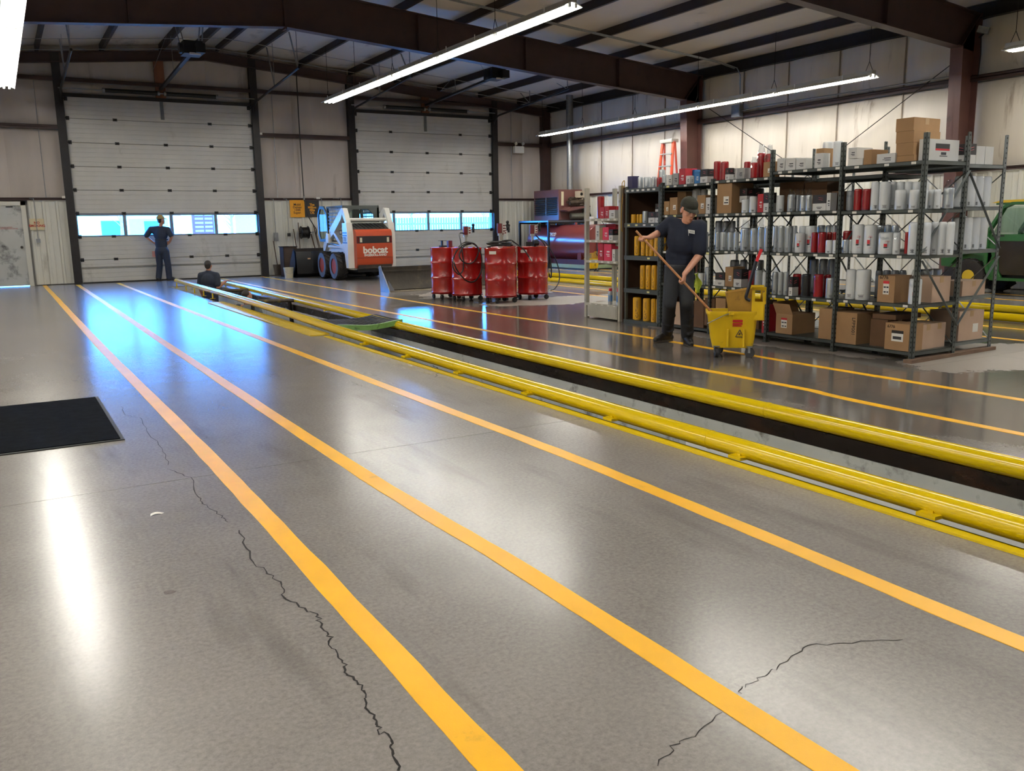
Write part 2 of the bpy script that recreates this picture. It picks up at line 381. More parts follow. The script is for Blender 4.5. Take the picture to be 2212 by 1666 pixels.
def liner(u0, u1, z1, fn, parent, z0=0.02):
    """ribbed steel liner panel"""
    prof = []; u = u0; n = max(1, round((u1-u0)/.305)); p = (u1-u0)/n
    for i in range(n):
        s = u0+i*p; prof += [(s, 0), (s+p*.08, .028), (s+p*.22, .028), (s+p*.30, 0), (s+p*.55, 0), (s+p*.58, .006), (s+p*.66, .006), (s+p*.69, 0)]
    prof.append((u1, 0)); k = len(prof)
    vs = [fn(a, z0, d) for a, d in prof]+[fn(a, z1, d) for a, d in prof]
    MB().add(vs, [(i, i+1, k+i+1, k+i) for i in range(k-1)]).build('liner_panel', LIN, parent, fix=False, ang=20)

# ---- far wall (the one with the overhead doors)
D1 = (1.90, 6.77); D2 = (9.92, 14.78); DH = 4.9; MD = (-.28, .70)
wall_far = struct(thing('wall_far', 'tan insulated end wall with two overhead doors', None, (0, YF, 0)))
b = MB()
for x0, x1, z0, z1 in ((XL-.2, MD[0], 0, 6.9), (MD[0], MD[1], 2.15, 6.9), (MD[1], D1[0], 0, 6.9), (D1[0], D1[1], DH, 6.9), (D1[1], D2[0], 0, 6.9), (D2[0], D2[1], DH, 6.9), (D2[1], XR+.2, 0, 6.9)):
    b.box(x0, YF+.1, z0-.02, x1, YF+.18, z1)
b.build('outer_sheet', OUT, wall_far, world=True)
ff = lambda u, z, d: (u, YF+.08-d, z)-Vector((0, YF, 0)) if 0 else Vector((u, .08-d, z))
rt = lambda x: zp(x)+.2
segs = [[XL, -3.9, -2.6, -1.3, .45, D1[0]-.12], [D1[1]+.14, 8.02, 8.62, D2[0]-.14], [D2[1]+.14, 16.1, XR]]
for sg in segs:
    for u0, u1 in zip(sg, sg[1:]):
        pillow(u0, u1, 2.27, 4.06, ff, wall_far, VIN, .07); pillow(u0, u1, 4.16, 5.29, ff, wall_far, VIN, .07); pillow(u0, u1, 5.36, 6.6, ff, wall_far, VIN, .05, top=rt)
for (a, c) in (D1, D2):
    q = [a-.12, a+1.2, a+2.44, a+3.7, c+.14]
    for u0, u1 in zip(q, q[1:]):
        pillow(u0, u1, 4.98, 5.29, ff, wall_far, VIN, .05); pillow(u0, u1, 5.36, 6.6, ff, wall_far, VIN, .05, top=rt)
fl_ = lambda u, z, d: Vector((u, -.02-d, z))
for u0, u1 in ((XL, -4.4), (-4.4, -3.4), (-3.4, -2.4), (-2.4, -1.4), (-1.4, MD[0]-.06), (.80, D1[0]-.14), (D1[1]+.16, 7.8), (7.8, 8.72), (8.72, D2[0]-.16), (D2[1]+.16, 15.7), (15.7, 16.6), (16.6, XR)):
    liner(u0, u1, 2.22, fl_, wall_far)
    MB().box(u0, -.05, 2.205, u1, -.015, 2.235).build('liner_cap', LIN, wall_far)
def girt(a, b_, z, parent, hgt=.11, dep_=.2, base=.06, ax='x', mt=BRN):
    bb = MB()
    if ax == 'x': bb.box(a, base-dep_, z-.008, b_, base, z+.008).box(a, base-dep_, z-hgt/2, b_, base-dep_+.012, z+hgt/2).box(a, base-dep_, z+hgt/2-.012, b_, base-dep_*.75, z+hgt/2)
    return bb.build('girt', mt, parent)
for sg in (( XL, D1[0]-.12), (D1[1]+.12, D2[0]-.12), (D2[1]+.12, XR)):
    girt(sg[0], sg[1], 4.11, wall_far); girt(sg[0], sg[1], 2.265, wall_far, .07, .14)
girt(XL, XR, 5.325, wall_far, .10, .22)
for (a, c) in (D1, D2):        # door jamb posts, header
    for x in (a-.10, c+.10):
        MB().box(x-.09, -.16, 0, x+.09, .08, zp(x)+.0).box(x-.10, -.17, 0, x+.10, -.15, zp(x)-.0).build('jamb_post', DKS, wall_far)
    MB().box(a-.05, -.12, DH, c+.05, .08, DH+.09).build('door_header', DKS, wall_far)
# end rafter (sloped beam on the end wall)
for s in (-1, 1):
    xe = XL if s < 0 else XR; bb = MB()
    for (dz0, dz1, w) in ((-.26, -.245, .16), (-.25, -.01, .012), (-.015, 0, .16)):
        pr = [(RX, zp(RX)+dz0), (xe, zp(xe)+dz0), (xe, zp(xe)+dz1), (RX, zp(RX)+dz1)]
        bb.prism(pr, lambda u, v, w_: Vector((u, w_, v)), -.14-w/2, -.14+w/2)
    bb.build('end_rafter', BRN, wall_far)
# corner post
MB().box(XR-.32, -.2, 0, XR-.02, .05, zp(XR)-.05).build('corner_post', BRN, wall_far)
for x in (15.55, 1.25, 7.4):
    MB().tube([(x, -.09, 2.3), (x, -.09, 5.2), (x+.03, -.12, 5.4)], .012, 6).build('conduit', GAL, wall_far)

# ---- right wall
wall_right = struct(thing('wall_right', 'tan insulated side wall with white ribbed liner', None, (XR, 0, 0)))
MB().box(.10, YB-.2, -.02, .18, YF+.2, 6.0).build('outer_sheet', OUT, wall_right)
fr = lambda u, z, d: Vector((.08-d, u, z))
F1, F2, F3, F4 = 18.62, 10.78, 2.94, -4.9
ys = [YB]; y = 24.9
cuts = sorted([YB, YF]+[24.95, 23.3, 21.7, 20.2, 17.1, 15.6, 14.1, 12.4, 9.4, 7.9, 6.4, 4.6, 1.4, -.4, -2.4, -6.4, -8.2]+[F1, F2, F3, F4])
for u0, u1 in zip(cuts, cuts[1:]):
    pillow(u0, u1, 2.37, 4.04, fr, wall_right, VIN2, .10); pillow(u0, u1, 4.17, 5.45, fr, wall_right, VIN2, .10); MB().box(.045, u0-.012, 2.37, .062, u0+.012, 5.3).build('seam_tape', M('seam_tape', '8c7f70', .6, var=.2, vs=3), wall_right)
f2 = lambda u, z, d: Vector((-.02-d, u, z)); y = YB
while y < YF-.05:
    y1 = min(YF, y+.92); liner(y, y1, 2.30, f2, wall_right); y = y1
MB().box(-.05, YB, 2.285, -.015, YF, 2.315).build('liner_cap', LIN, wall_right)
for z, h_, dp in ((4.10, .12, .2), (2.345, .07, .14)):
    MB().box(.06-dp, YB, z-.008, .06, YF, z+.008).box(.06-dp, YB, z-h_/2, .072-dp, YF, z+h_/2).box(.06-dp, YB, z+h_/2-.012, .06-dp*.7, YF, z+h_/2).build('girt', BRN, wall_right)
MB().box(-.02, YB, 5.22, .06, YF, 5.5).box(-.14, YB, 5.22, .06, YF, 5.235).build('eave_strut', DKS, wall_right)
# diagonal wind-bracing rods
for (ya, za, yb, zb) in ((F2+.1, 4.62, F1-.1, .3), (F1-.1, 4.62, F2+.1, .3)):
    MB().tube([(-.16, ya, za), (-.16, yb, zb)], .009, 6).build('bracing_rod', DKS, wall_right)
# ---- unseen walls close the shop
wall_left = struct(thing('wall_left', 'tan insulated side wall', None, (XL, 0, 0)))
MB().box(-.18, YB-.2, -.02, -.05, YF+.2, 6.0).build('outer_sheet', VIN2, wall_left)
MB().box(-.05, YB, 0, -.02, YF, 2.3).build('liner_panel', LIN, wall_left)
wall_back = struct(thing('wall_back', 'tan insulated end wall', None, (0, YB, 0)))
MB().box(XL, -.18, -.02, XR, -.05, 6.9).build('outer_sheet', VIN2, wall_back)
MB().box(XL, -.05, 0, XR, -.02, 2.3).build('liner_panel', LIN, wall_back)
# ---- ceiling: insulation blanket, purlins, rigid frames
INS = M('roof_insulation', 'c8c0b4', .6, var=.08, vs=.8, dirt='6a6057', da=.4, ds=1.0, stretch=(1, .5, 1), bump=.2, bs=3)
PX = [5.28, 6.80, 8.30, 9.83, 11.33, 12.84, 14.35, 15.86]; PXL = [5.92, 4.40, 2.90, 1.37, -.13, -1.64, -3.15, -4.66]
ceiling = struct(thing('ceiling', 'insulated metal roof on dark purlins', None, (0, 0, 6)))
b = MB(); xs = sorted(PX+PXL+[XL, XR, RX]); NY = 40
vs = []; fs = []; cols = []
for x0, x1 in zip(xs, xs[1:]):
    for t in ((0, .12, .5, .88) if x1 < XR else (0, .12, .5, .88, 1)): cols.append((x0+(x1-x0)*t, .035*math.sin(math.pi*t)))
for i, (x, sag) in enumerate(cols):
    for j in range(NY+1):
        y = YB+(YF+.1-YB)*j/NY; vs.append((x, y, zp(x)+.2-sag*(1+.5*math.sin(y*1.7+x*3))-6))
for i in range(len(cols)-1):
    for j in range(NY): q = i*(NY+1)+j; fs.append((q, q+1, q+NY+2, q+NY+1))
b.add(vs, fs).build('insulation_blanket', INS, ceiling, fix=False, ang=60)
b = MB()
for s, xe in ((-1, XL-.2), (1, XR+.2)):
    b.prism([(RX, zp(RX)+.26), (xe, zp(xe)+.26), (xe, zp(xe)+.30), (RX, zp(RX)+.30)], lambda u, v, w: Vector((u, w, v-6)), YB-.2, YF+.2)
b.build('roof_sheet', OUT, ceiling)
for x in PX+PXL:
    z = zp(x); s = 1 if x > RX else -1
    MB().box(x-.004, YB, z-6, x+.004, YF, z+.2-6).box(x-.07*(s > 0), YB, z-.004-6, x+.07*(s < 0), YF, z+.004-6).build('purlin', M('purlin_steel', '2b211f', .55, var=.2, vs=3), ceiling)
def frame(Y):
    o = struct(thing('ceiling_frame', 'dark brown tapered steel roof frame', None, (0, Y, 0)))
    def plate(poly, w, name):
        return MB().prism(poly, lambda u, v, w_: Vector((u, w_, v)), -w/2, w/2).build(name, BRN, o)
    for s in (-1, 1):
        xe = RX+s*(16.45-RX); xo = RX+s*(17.02-RX); zt = lambda x: zp(x)-.01
        zb = lambda x: 5.50-.0765*abs(x-RX)
        plate([(RX, zb(RX)), (xe, zb(xe)), (xo, zb(xo)), (xo, zt(xo)), (RX, zt(RX))], .012, 'rafter_web')
        plate([(RX, zb(RX)-.018), (xe, zb(xe)-.018), (xe, zb(xe)), (RX, zb(RX))], .22, 'rafter_flange')
        plate([(RX, zt(RX)-.018), (xo, zt(xo)-.018), (xo, zt(xo)), (RX, zt(RX))], .22, 'rafter_flange')
        # tapered column
        xi0, xi1 = RX+s*(16.62-RX), xe
        c = MB()
        c.prism([(xi0, 0), (xo, 0), (xo, zt(xo)), (xi1, zb(xe))], lambda u, v, w_: Vector((u, w_, v)), -.006, .006)
        c.prism([(xi0, 0), (xi0+s*.018, 0), (xi1+s*.018, zb(xe)), (xi1, zb(xe))], lambda u, v, w_: Vector((u, w_, v)), -.13, .13)
        c.prism([(xo-s*.018, 0), (xo, 0), (xo, zt(xo)), (xo-s*.018, zt(xo))], lambda u, v, w_: Vector((u, w_, v)), -.13, .13)
        c.box(min(xi0, xo)-.03, -.17, 0, max(xi0, xo)+.02, .17, .025)
        c.build('column', BRN2, o)
        a, b_ = (xi1, zb(xe)), (xo, zt(xo)); MB().bar((a[0], -.06, a[1]), (b_[0], -.06, b_[1]), .10, .012).build('knee_stiffener', BRN, o)
        for x in (8.6, 11.4, 14.2):
            xx = RX+s*(x-RX); MB().box(xx-.006, -.1, zb(xx), xx+.006, .1, zt(xx)).build('web_stiffener', BRN, o)
    MB().box(RX-.02, -.11, zb(RX)-.06, RX+.02, .11, zp(RX)-.01).build('ridge_plate', BRN, o)
    return o
for Y in (F1, F2, F3, F4): frame(Y)
# ================================================================= SERVICE PIT
PYEL = M('rail_yellow', 'd8b906', .17, var=.05, vs=3, dirt='8a741c', da=.30, ds=7, stretch=(1, .3, 1), coat=.2)
CONC = M('pit_concrete', 'abaeaa', .6, var=.12, vs=2, dirt='4a4540', da=.45, ds=4, bump=.2, bs=30)
OILY = M('oily_steel', '1d1510', .22, .35, var=.35, vs=6, dirt='3a2415', da=.45, ds=5, stretch=(1, .4, 1), bump=.3, bs=14, rvar=.12)
DIRTC = M('pit_floor_concrete', '6d6a64', .7, var=.15, vs=2, dirt='2a2622', da=.45, ds=3)
def pit(P, main):
    x0, x1, y0, y1 = P; o = struct(thing('service_pit', 'long concrete service pit in the floor', None, (x0, 0, 0)))
    MB().box(x0-.15, y0-.15, -1.65, x1+.15, y1+.15, -1.5).build('pit_floor', DIRTC, o, world=True)
    MB().box(x0-.15, y0-.1, -1.55, x0-.02, y1+.1, -.10).build('pit_wall', CONC, o, world=True)
    MB().box(x1-.012, y0-.1, -1.55, x1+.15, y1+.1, -.108).build('pit_wall', CONC, o, world=True)
    for y in (y0-.15, y1+.0): MB().box(x0-.15, y, -1.55, x1+.15, y+.15, -.02).build('pit_wall', CONC, o, world=True)
    # steel channels lining both lips
    for x, s in ((x0, -1), (x1, 1)):
        MB().box(x-.01, y0, -.105, x+.01, y1, -.0 if s > 0 else -.012).box(min(x, x+s*.05), y0, -.11, max(x, x+s*.05), y1, -.10).build('lip_channel', OILY if s > 0 else PYEL, o, world=True)
    return o
pit1 = pit(PIT1, True); pit2 = pit(PIT2, False)
# yellow edge angle at the near lip
MB().box(PIT1[0]-.065, -9, .0, PIT1[0]+.008, 10.9, .011).box(PIT1[0]-.003, -9, -.05, PIT1[0]+.008, 10.9, .011).build('edge_angle', PYEL, pit1, world=True)
def pipe_rail(path, label, r=.058, brk=None, bx=0, bside=-1):
    """a yellow guide pipe in welded lengths with support tabs"""
    o = thing('guide_rail', label, 'pit rail', path[0]); P = [Vector(p) for p in path]
    MB().tube(P, r, 20).build('pipe', PYEL, o, world=True)
    for p, q in zip(P[1:-1], P[2:]):
        d = (q-p).normalized(); MB().tube([p-d*.006, p+d*.006], r+.0025, 20).build('weld_bead', PYEL, o, world=True)
    for y in (brk or []):
        z = next((P[i].z+(P[i+1].z-P[i].z)*(y-P[i].y)/(P[i+1].y-P[i].y) for i in range(len(P)-1) if P[i].y <= y <= P[i+1].y), .05)
        c = P[0].x+bside*.0
        tw = .05 if z < .09 else .018; MB().box(c-.10*(bside < 0), y-tw, .0115, c+.10*(bside > 0), y+tw, .03 if z < .09 else .02).box(c+bside*.05-.012, y-.012, .01, c+bside*.05+.012, y+.012, max(.03, z-.015)).build('support_tab', PYEL, o, world=True)
    return o
pipe_rail([(3.73, -9, .056), (3.73, -3, .056), (3.73, 3.9, .056), (3.735, 7.4, .058), (3.75, 10.5, .07), (3.77, 13.5, .11), (3.79, 17.5, .135), (3.80, 23.1, .15)], 'yellow steel guide rail along the pit beside the three painted lines', brk=[-1.6, -.3, 1.0, 2.36, 3.6, 4.85, 6.0, 7.25, 8.5, 9.75, 18.3, 19.2, 20.2, 21.2, 22.4])
pipe_rail([(4.66, -9, .056), (4.66, -1, .056), (4.66, 4.3, .056), (4.66, 8.2, .056), (4.67, 11.2, .06), (4.70, 14, .08), (4.72, 18, .09), (4.74, 23.1, .10)], 'yellow steel guide rail on the drum side of the occupied pit', brk=[1, 5.4, 9, 14.2, 18.4, 21.8], bside=1)
pipe_rail([(11.76, -9, .056), (11.76, 2, .056), (11.76, 9, .056), (11.76, 15, .056), (11.76, 23.1, .056)], 'yellow guide rail of the second pit on the shelving side', brk=[2, 6, 10, 14, 18, 22])
pipe_rail([(12.83, -9, .06), (12.83, 5, .06), (12.83, 11, .06), (12.83, 17, .06), (12.83, 23.1, .06)], 'yellow guide rail of the second pit on the tank side', brk=[2, 6, 10, 14, 18, 22], bside=1)
# cover plates lying beside the near rail
PLT = M('plate_yellow', 'c9ab1d', .3, var=.1, vs=3, dirt='6b5c22', da=.40, ds=2.5, bump=.15, bs=20)
for y0, y1, x0 in ((11.05, 14.1, 3.42), (14.13, 17.4, 3.40)):
    o = MB().box(x0, y0, .001, 3.685, y1, .013).box(3.62, y0, .012, 3.68, y1, .02).build('floor_plate', PLT)
    tag(o, 'thin yellow steel plate beside the pit rail, %s' % ('next to the black mat' if y0 < 12 else 'farther from the black mat'), 'steel plate')
# black rubber mat bridging the pit
o = thing('pit_step_mat', 'black ridged rubber mat with green edge bridging the pit', 'rubber mat', (4.2, 11.4, .1))
b = MB()
nx, ny = 20, 10; vs = []; fs = []
def mz(u, v): return .128-.035*math.sin(math.pi*u)+.004*math.sin(9*u+5*v)
for i in range(nx+1):
    for j in range(ny+1): u, v = i/nx, j/ny; vs.append((3.76+.98*u, 11.0+.95*v+.08*u, mz(u, v)))
for i in range(nx):
    for j in range(ny): q = i*(ny+1)+j; fs.append((q, q+ny+1, q+ny+2, q+1))
k = len(vs); b.add(vs, fs); b.add([Vector(v)-Vector((0, 0, .02)) for v in vs], [f[::-1] for f in fs])
b.build('mat_sheet', M('rubber_mat', '15161a', .75, var=.3, vs=30, bump=.5, bs=160), o, world=True)
rg = [(3.76+.98*i/nx, 11.0+.08*i/nx, mz(i/nx, 0)) for i in range(nx+1)]
b = MB(); n = nx+1
b.ringloft([[(x, y-.03, z-.065), (x, y-.03, z+.004), (x, y+.02, z+.006), (x, y+.02, z-.065)] for x, y, z in rg]); b.build('edge_strip', M('green_paint', '6f9a52', .5, var=.15, vs=12, dirt='2c3a22', da=.45, ds=12), o, world=True)
for i in range(16):
    u = (i+.5)/16; z = mz(u, .5); MB().box(3.76+.98*u-.012, 11.06, z-.002, 3.76+.98*u+.012, 11.93, z+.007).build('ridge', M('rubber_mat', '15161a'), o, world=True)
# cross bars and legs inside the pit (work platform)
for y in (15.95, 19.4):
    o = thing('pit_crossbar', 'dark pipe crossbar with legs spanning the pit at the %s' % ('second opening from the mat' if y > 17 else 'first opening past the mat'), 'crossbar', (4.2, y, 0))
    MB().tube([(3.78, y, .10), (4.72, y, .075)], .035, 12).build('bar', M('worn_pipe', '4a4133', .4, .4, var=.3, vs=6, dirt='97812c', da=.42, ds=6), o, world=True)
    for x, dx in ((4.58, .06), (3.9, -.04)): MB().bar((x, y, .06), (x+dx, y-.1, -1.5), .06, .045).build('leg', BLK, o, world=True)
    MB().bar((4.0, y, -.45), (4.55, y, -.5), .04, .04).build('rung', GAL, o, world=True)
# steel grating step near the close end
o = thing('pit_grating', 'black steel grating step inside the pit with a bright nosing', 'grating', (4.1, .6, -.35))
b = MB()
MB().box(3.66, 1.72, -.40, 4.6, 1.76, -.36).build('nosing', M('bright_steel', 'b4b6b4', .35, .7, var=.1, vs=20), o, world=True)
for i in range(22): MB().box(3.66, .0+i*.078, -.41, 4.6, .006+i*.078, -.37).build('bearing_bar', BLK, o, world=True)
for x in (3.7, 4.55): MB().box(x-.02, -.1, -1.5, x+.02, -.06, -.4).box(x-.02, 1.7, -1.5, x+.02, 1.74, -.4).box(x-.02, -.1, -.44, x+.02, 1.74, -.40).build('frame_leg', BLK, o, world=True)
# white wall panels and pipe inside the pit
for y0, y1 in ((2.3, 3.0), (3.02, 4.6), (4.62, 5.1)):
    MB().box(PIT1[1]-.035, y0, -1.3, PIT1[1]-.012, y1, -.27).build('white_panel', M('white_board', 'dcdcd8', .4, var=.04, vs=3, dirt='6a6258', da=.28, ds=30), pit1, world=True)
# ================================================================= OVERHEAD DOORS
DW = M('door_white', 'b9b8b3', .45, var=.05, vs=2.5, dirt='8d8880', da=.37, ds=1.2, stretch=(1, 1, .5))
DFR = M('window_frame_grey', '6f7d8c', .4, var=.05)
PANE = glass_mat('window_glass', (.93, .97, 1), .6)
SEAM = [.03, .64, 1.26, 1.88, 2.50, 3.12, 3.74, 4.36, 4.93]
def overhead_door(nm, X0, X1, label):
    o = struct(thing(nm, label, None, ((X0+X1)/2, YF-.06, 0)))
    Y0 = YF-.055
    for k in range(8):
        z0, z1 = SEAM[k]+.003, SEAM[k+1]-.003
        if k == 2: continue
        # ribbed profile: shallow grooves along the section
        n = 5; prof = []
        for i in range(n):
            a = z0+(z1-z0)*i/n; c = z0+(z1-z0)*(i+1)/n
            prof += [(0, a+.002), (0, c-.014), (.006, c-.009), (.006, c-.004)]
        poly = prof+[(.05, z1), (.05, z0)]
        MB().prism(poly, lambda u, v, w: Vector((w, Y0+u, v)), X0, X1).build('door_section', DW, o, world=True)
    MB().box(X0-.06, Y0+.05, 0, X1+.06, Y0+.075, 1.285).box(X0-.06, Y0+.05, 1.82, X1+.06, Y0+.075, 4.98).build('light_leak_board', OUT, o, world=True)  # unseen backing boards added to block daylight leaking between the sections
    # window section
    z0, z1 = 1.263, 1.877; w = (X1-X0); n = 4; mw = .09; pw = (w-mw*3-.08)/4
    b = MB(); b.box(X0, Y0, z0, X1, Y0+.05, 1.29).box(X0, Y0, 1.815, X1, Y0+.05, z1)
    x = X0; b.box(X0, Y0, 1.29, X0+.04, Y0+.05, 1.815).box(X1-.04, Y0, 1.29, X1, Y0+.05, 1.815)
    sec = MB(); xs = []
    x = X0+.04
    for i in range(4):
        xs.append((x, x+pw)); x += pw
        if i < 3: b.box(x, Y0-.004, 1.28, x+mw, Y0+.05, 1.82)
        x += mw
    ws = b.build('window_section', DFR, o, world=True)
    for a, c in xs:
        MB().box(a, Y0+.02, 1.29, c, Y0+.026, 1.815).build('window_pane', PANE, ws)
    # hinges along every seam
    me = MB().box(-.055, -.012, -.035, .055, 0, -.004).box(-.055, -.012, .004, .055, 0, .035).cyl((-.03, -.012, 0), (.03, -.012, 0), .011, n=8).mesh('hinge', BLK)
    for k in range(1, 8):
        hx = [X0+1.21, X0+2.46, X0+3.69] if k > 2 else [X0+.9, X0+2.0, X0+2.9, X0+3.9]
        if k == 7: hx = [X0+1.21, X0+3.69]
        for x in hx:
            h = link('hinge', me, o); h.location = (x-(X0+X1)/2, Y0-(YF-.06), SEAM[k])
    mr = MB().box(-.05, -.02, -.05, .05, 0, .05).cyl((-.02, -.03, 0), (.12, -.03, 0), .018, n=8).mesh('roller_bracket', BLK)
    for k in range(1, 9):
        for x, s in ((X0+.05, -1), (X1-.05, 1)):
            h = link('roller_bracket', mr, o); h.location = (x-(X0+X1)/2, Y0-(YF-.06), SEAM[k]-(.08 if k == 8 else 0)); h.scale.x = s
    # grey lift-handle bar, black strip standing in for the dark gap under the door
    MB().box(X0, Y0-.022, .405, X1, Y0, .445).build('stiffener_bar', M('worn_grey_bar', '85857f', .4, .5, var=.1), o, world=True)
    MB().box(X0, Y0-.002, .0, X1, Y0+.05, .028).build('gap_shade_strip', BLK, o, world=True)
    for x in (X0+1.25, X0+2.5, X0+3.6): MB().tube([(x-.04, Y0, .62), (x-.04, Y0-.03, .62), (x+.04, Y0-.03, .62), (x+.04, Y0, .62)], .007, 6).build('handle', LIN, o, world=True)
    # tracks: grey angle, black vertical track, horizontal run with hangers
    for x, s in ((X0-.02, -1), (X1+.02, 1)):
        MB().box(x-.035, Y0-.03, 0, x+.035, Y0-.015, 4.9).build('jamb_angle', GAL, o, world=True)
        c = [(x+s*.05, Y0-.05, .1), (x+s*.05, Y0-.05, 4.55)]
        for i in range(1, 7):
            a = R(15*i); c.append((x+s*.05, Y0-.05-.45*(1-math.cos(a)), 4.55+.45*math.sin(a)))
        c.append((x+s*.05, Y0-4.6, 5.28))
        MB().tube(c, .032, 6).build('track', BLK, o, world=True)
        ze = zp(x)
        for yy in (4.5, 2.4):
            z = 5.0+.28*(yy/4.6)
            MB().bar((x+s*.05, Y0-yy, z), (x+s*.05, Y0-yy, ze), .035, .008).bar((x+s*.05, Y0-yy, z), (x+s*.05-.0, Y0-yy+.55, ze), .035, .008).build('track_hanger', GAL, o, world=True)
    # torsion spring, wooden plank, operator with trolley rail
    xm = (X0+X1)/2
    for x0, x1 in ((xm-1.42, xm-.1), (xm+.12, xm+1.45)):
        pts = []; n = 120
        MB().cyl((x0, Y0-.13, 5.10), (x1, Y0-.13, 5.10), .055, n=12).build('torsion_spring', BLK, o, world=True)
        for i in range(0, 26): pass
        MB().cyl((x0-.06, Y0-.13, 5.10), (x0, Y0-.13, 5.10), .065, n=12).cyl((x1, Y0-.13, 5.1), (x1+.06, Y0-.13, 5.1), .065, n=12).build('spring_cone', GAL, o, world=True)
    MB().cyl((X0-.1, Y0-.13, 5.10), (X1+.1, Y0-.13, 5.10), .016, n=8).build('torsion_shaft', GAL, o, world=True)
    MB().box(xm-.13, Y0-.06, 4.93, xm+.13, Y0-.01, zp(xm)-.25).build('spring_plank', M('stained_plywood', '6d4025', .6, var=.2, vs=4, stretch=(1, 1, .2)), o, world=True)
    MB().box(xm-.045, Y0-.02, 4.42, xm+.045, Y0, 4.92).build('top_bracket', M('dull_steel_grey', '6a6e70', .45, .6, var=.1), o, world=True)
    MB().bar((xm, Y0-.1, 5.22), (xm, Y0-4.4, 5.42), .09, .06).build('trolley_rail', DKS, o, world=True)
    m_ = MB().cbox((xm, Y0-4.6, 5.50), (.42, .5, .28)).cyl((xm-.28, Y0-4.6, 5.5), (xm-.2, Y0-4.6, 5.5), .12, n=14).cbox((xm+.12, Y0-4.95, 5.46), (.2, .2, .2)); m_.build('door_operator', BLK, o, world=True)
    MB().cbox((xm+.02, Y0-4.88, 5.35), (.24, .05, .04)).build('operator_plate', LIN, o, world=True)
    for x in (xm-.2, xm+.2):
        for yy in (4.4, 4.8): MB().bar((x, Y0-yy, 5.6), (x+(.12 if x > xm else -.12), Y0-yy+.1, zp(x)+.1), .035, .006).build('operator_hanger', GAL, o, world=True)
    MB().bar((xm-.5, Y0-2.2, 5.34), (xm-.1, Y0-2.2, zp(xm)), .035, .006).bar((xm, Y0-2.2, 5.34), (xm, Y0-2.2, zp(xm)), .035, .006).build('operator_hanger', GAL, o, world=True)
    return o
overhead_door('door_1', *D1, 'white sectional overhead door nearest the no smoking sign')
overhead_door('door_2', *D2, 'white sectional overhead door behind the orange loader')
# personnel door
d3 = struct(thing('door_3', 'stained white steel personnel door', None, (.2, YF, 0)))
DST = M('stained_door', 'b5b7b4', .45, var=.06, vs=2, dirt='3f4040', da=.46, ds=2.2)
MB().box(MD[0]+.05, YF-.03, .015, MD[1]-.06, YF+.03, 2.10).build('door_leaf', DST, d3, world=True)
MB().box(MD[0]-.04, YF-.06, 0, MD[0]+.05, YF+.1, 2.2).box(MD[1]-.06, YF-.06, 0, MD[1]+.05, YF+.1, 2.2).box(MD[0]-.04, YF-.06, 2.10, MD[1]+.05, YF+.1, 2.2).build('door_frame', LIN, d3, world=True)
MB().cyl((.56, YF-.03, 1.02), (.56, YF-.05, 1.02), .035, n=14).sph((.56, YF-.08, 1.02), .03).build('knob', M('knob_steel', '4c4a48', .3, .9, var=.05), d3, world=True)
MB().box(.30, YF-.035, 2.05, .46, YF-.055, 2.08).build('closer', BLK, d3, world=True)
RED = M('sign_red', 'a8221c', .5, var=.05)
text('THIS DOOR TO REMAIN\nUNLOCKED DURING BUSINESS HOURS', .036, (.20, YF-.034, 1.52), (1, 0, 0), (0, 0, 1), RED, 'door_lettering', d3)
# ================================================================= FLUORESCENT FIXTURES
WEN = M('white_enamel', 'd8d8d2', .35, var=.03)
def tube_mat():
    mt = M('fluorescent_tube', 'ffffff', .3, emit=(1.0, .96, .88), es=TUBE); return mt
TUB = tube_mat()
_fx = {}
def fixture_mesh(Ln):
    k = round(Ln, 3)
    if k in _fx: return _fx[k]
    ch = MB().box(-.055, 0, .0, .055, Ln-.012, .07).mesh('channel', M('channel_grey', 'a9a79f', .45, .2, var=.06))
    wing = [(-.055, .004), (-.165, -.05), (-.165, -.062), (-.16, -.062), (-.158, -.052), (-.05, -.002), (.05, -.002), (.158, -.052), (.16, -.062), (.165, -.062), (.165, -.05), (.055, .004)]
    rf = MB().prism(wing, lambda u, v, w: Vector((u, w, v)), .005, Ln-.017).mesh('reflector', WEN)
    tb = MB().cyl((0, .06, 0), (0, Ln-.07, 0), .019, n=10).mesh('tube', TUB)
    so = MB().box(-.02, 0, -.03, .02, .04, .035).mesh('lamp_holder', WEN)
    hg = MB().box(-.006, -.01, 0, .006, .01, .11).mesh('hook', WEN)
    _fx[k] = (ch, rf, tb, so, hg); return _fx[k]
def light_row(nm, X, Z, Ya, Yb, n, where, rods=(0, 2, 4)):
    Ln = (Yb-Ya)/n
    for i in range(n):
        y = Ya+i*Ln
        lab = '%s in the row %s' % (('end fluorescent strip light', 'second fluorescent strip light', 'middle fluorescent strip light', 'fourth fluorescent strip light', 'last fluorescent strip light')[i], where)
        o = thing('strip_light', lab, 'light fixture', (X, y, Z), 0, 'strip lights '+where)
        ch, rf, tb, so, hg = fixture_mesh(Ln)
        link('channel', ch, o); link('reflector', rf, o)
        for s in (-.055, .055):
            t = link('tube', tb, o); t.location = (s, 0, -.045)
            for yy, fz in ((.02, 1), (Ln-.07, 1)):
                q = link('lamp_holder', so, o); q.location = (s, yy, -.035)
        for yy in (Ln*.25, Ln*.75):
            q = link('hook', hg, o); q.location = (-.168, yy, -.055)
        zr = zp(X)-Z
        for yy in ([.12] if i else [.12])+([Ln-.15] if i == n-1 else []):
            MB().tube([(0, yy-.08, .07), (0, yy, .25), (0, yy, zr)], .006, 5).tube([(0, yy+.08, .07), (0, yy, .25)], .006, 5).build('hanger', DKS, o)
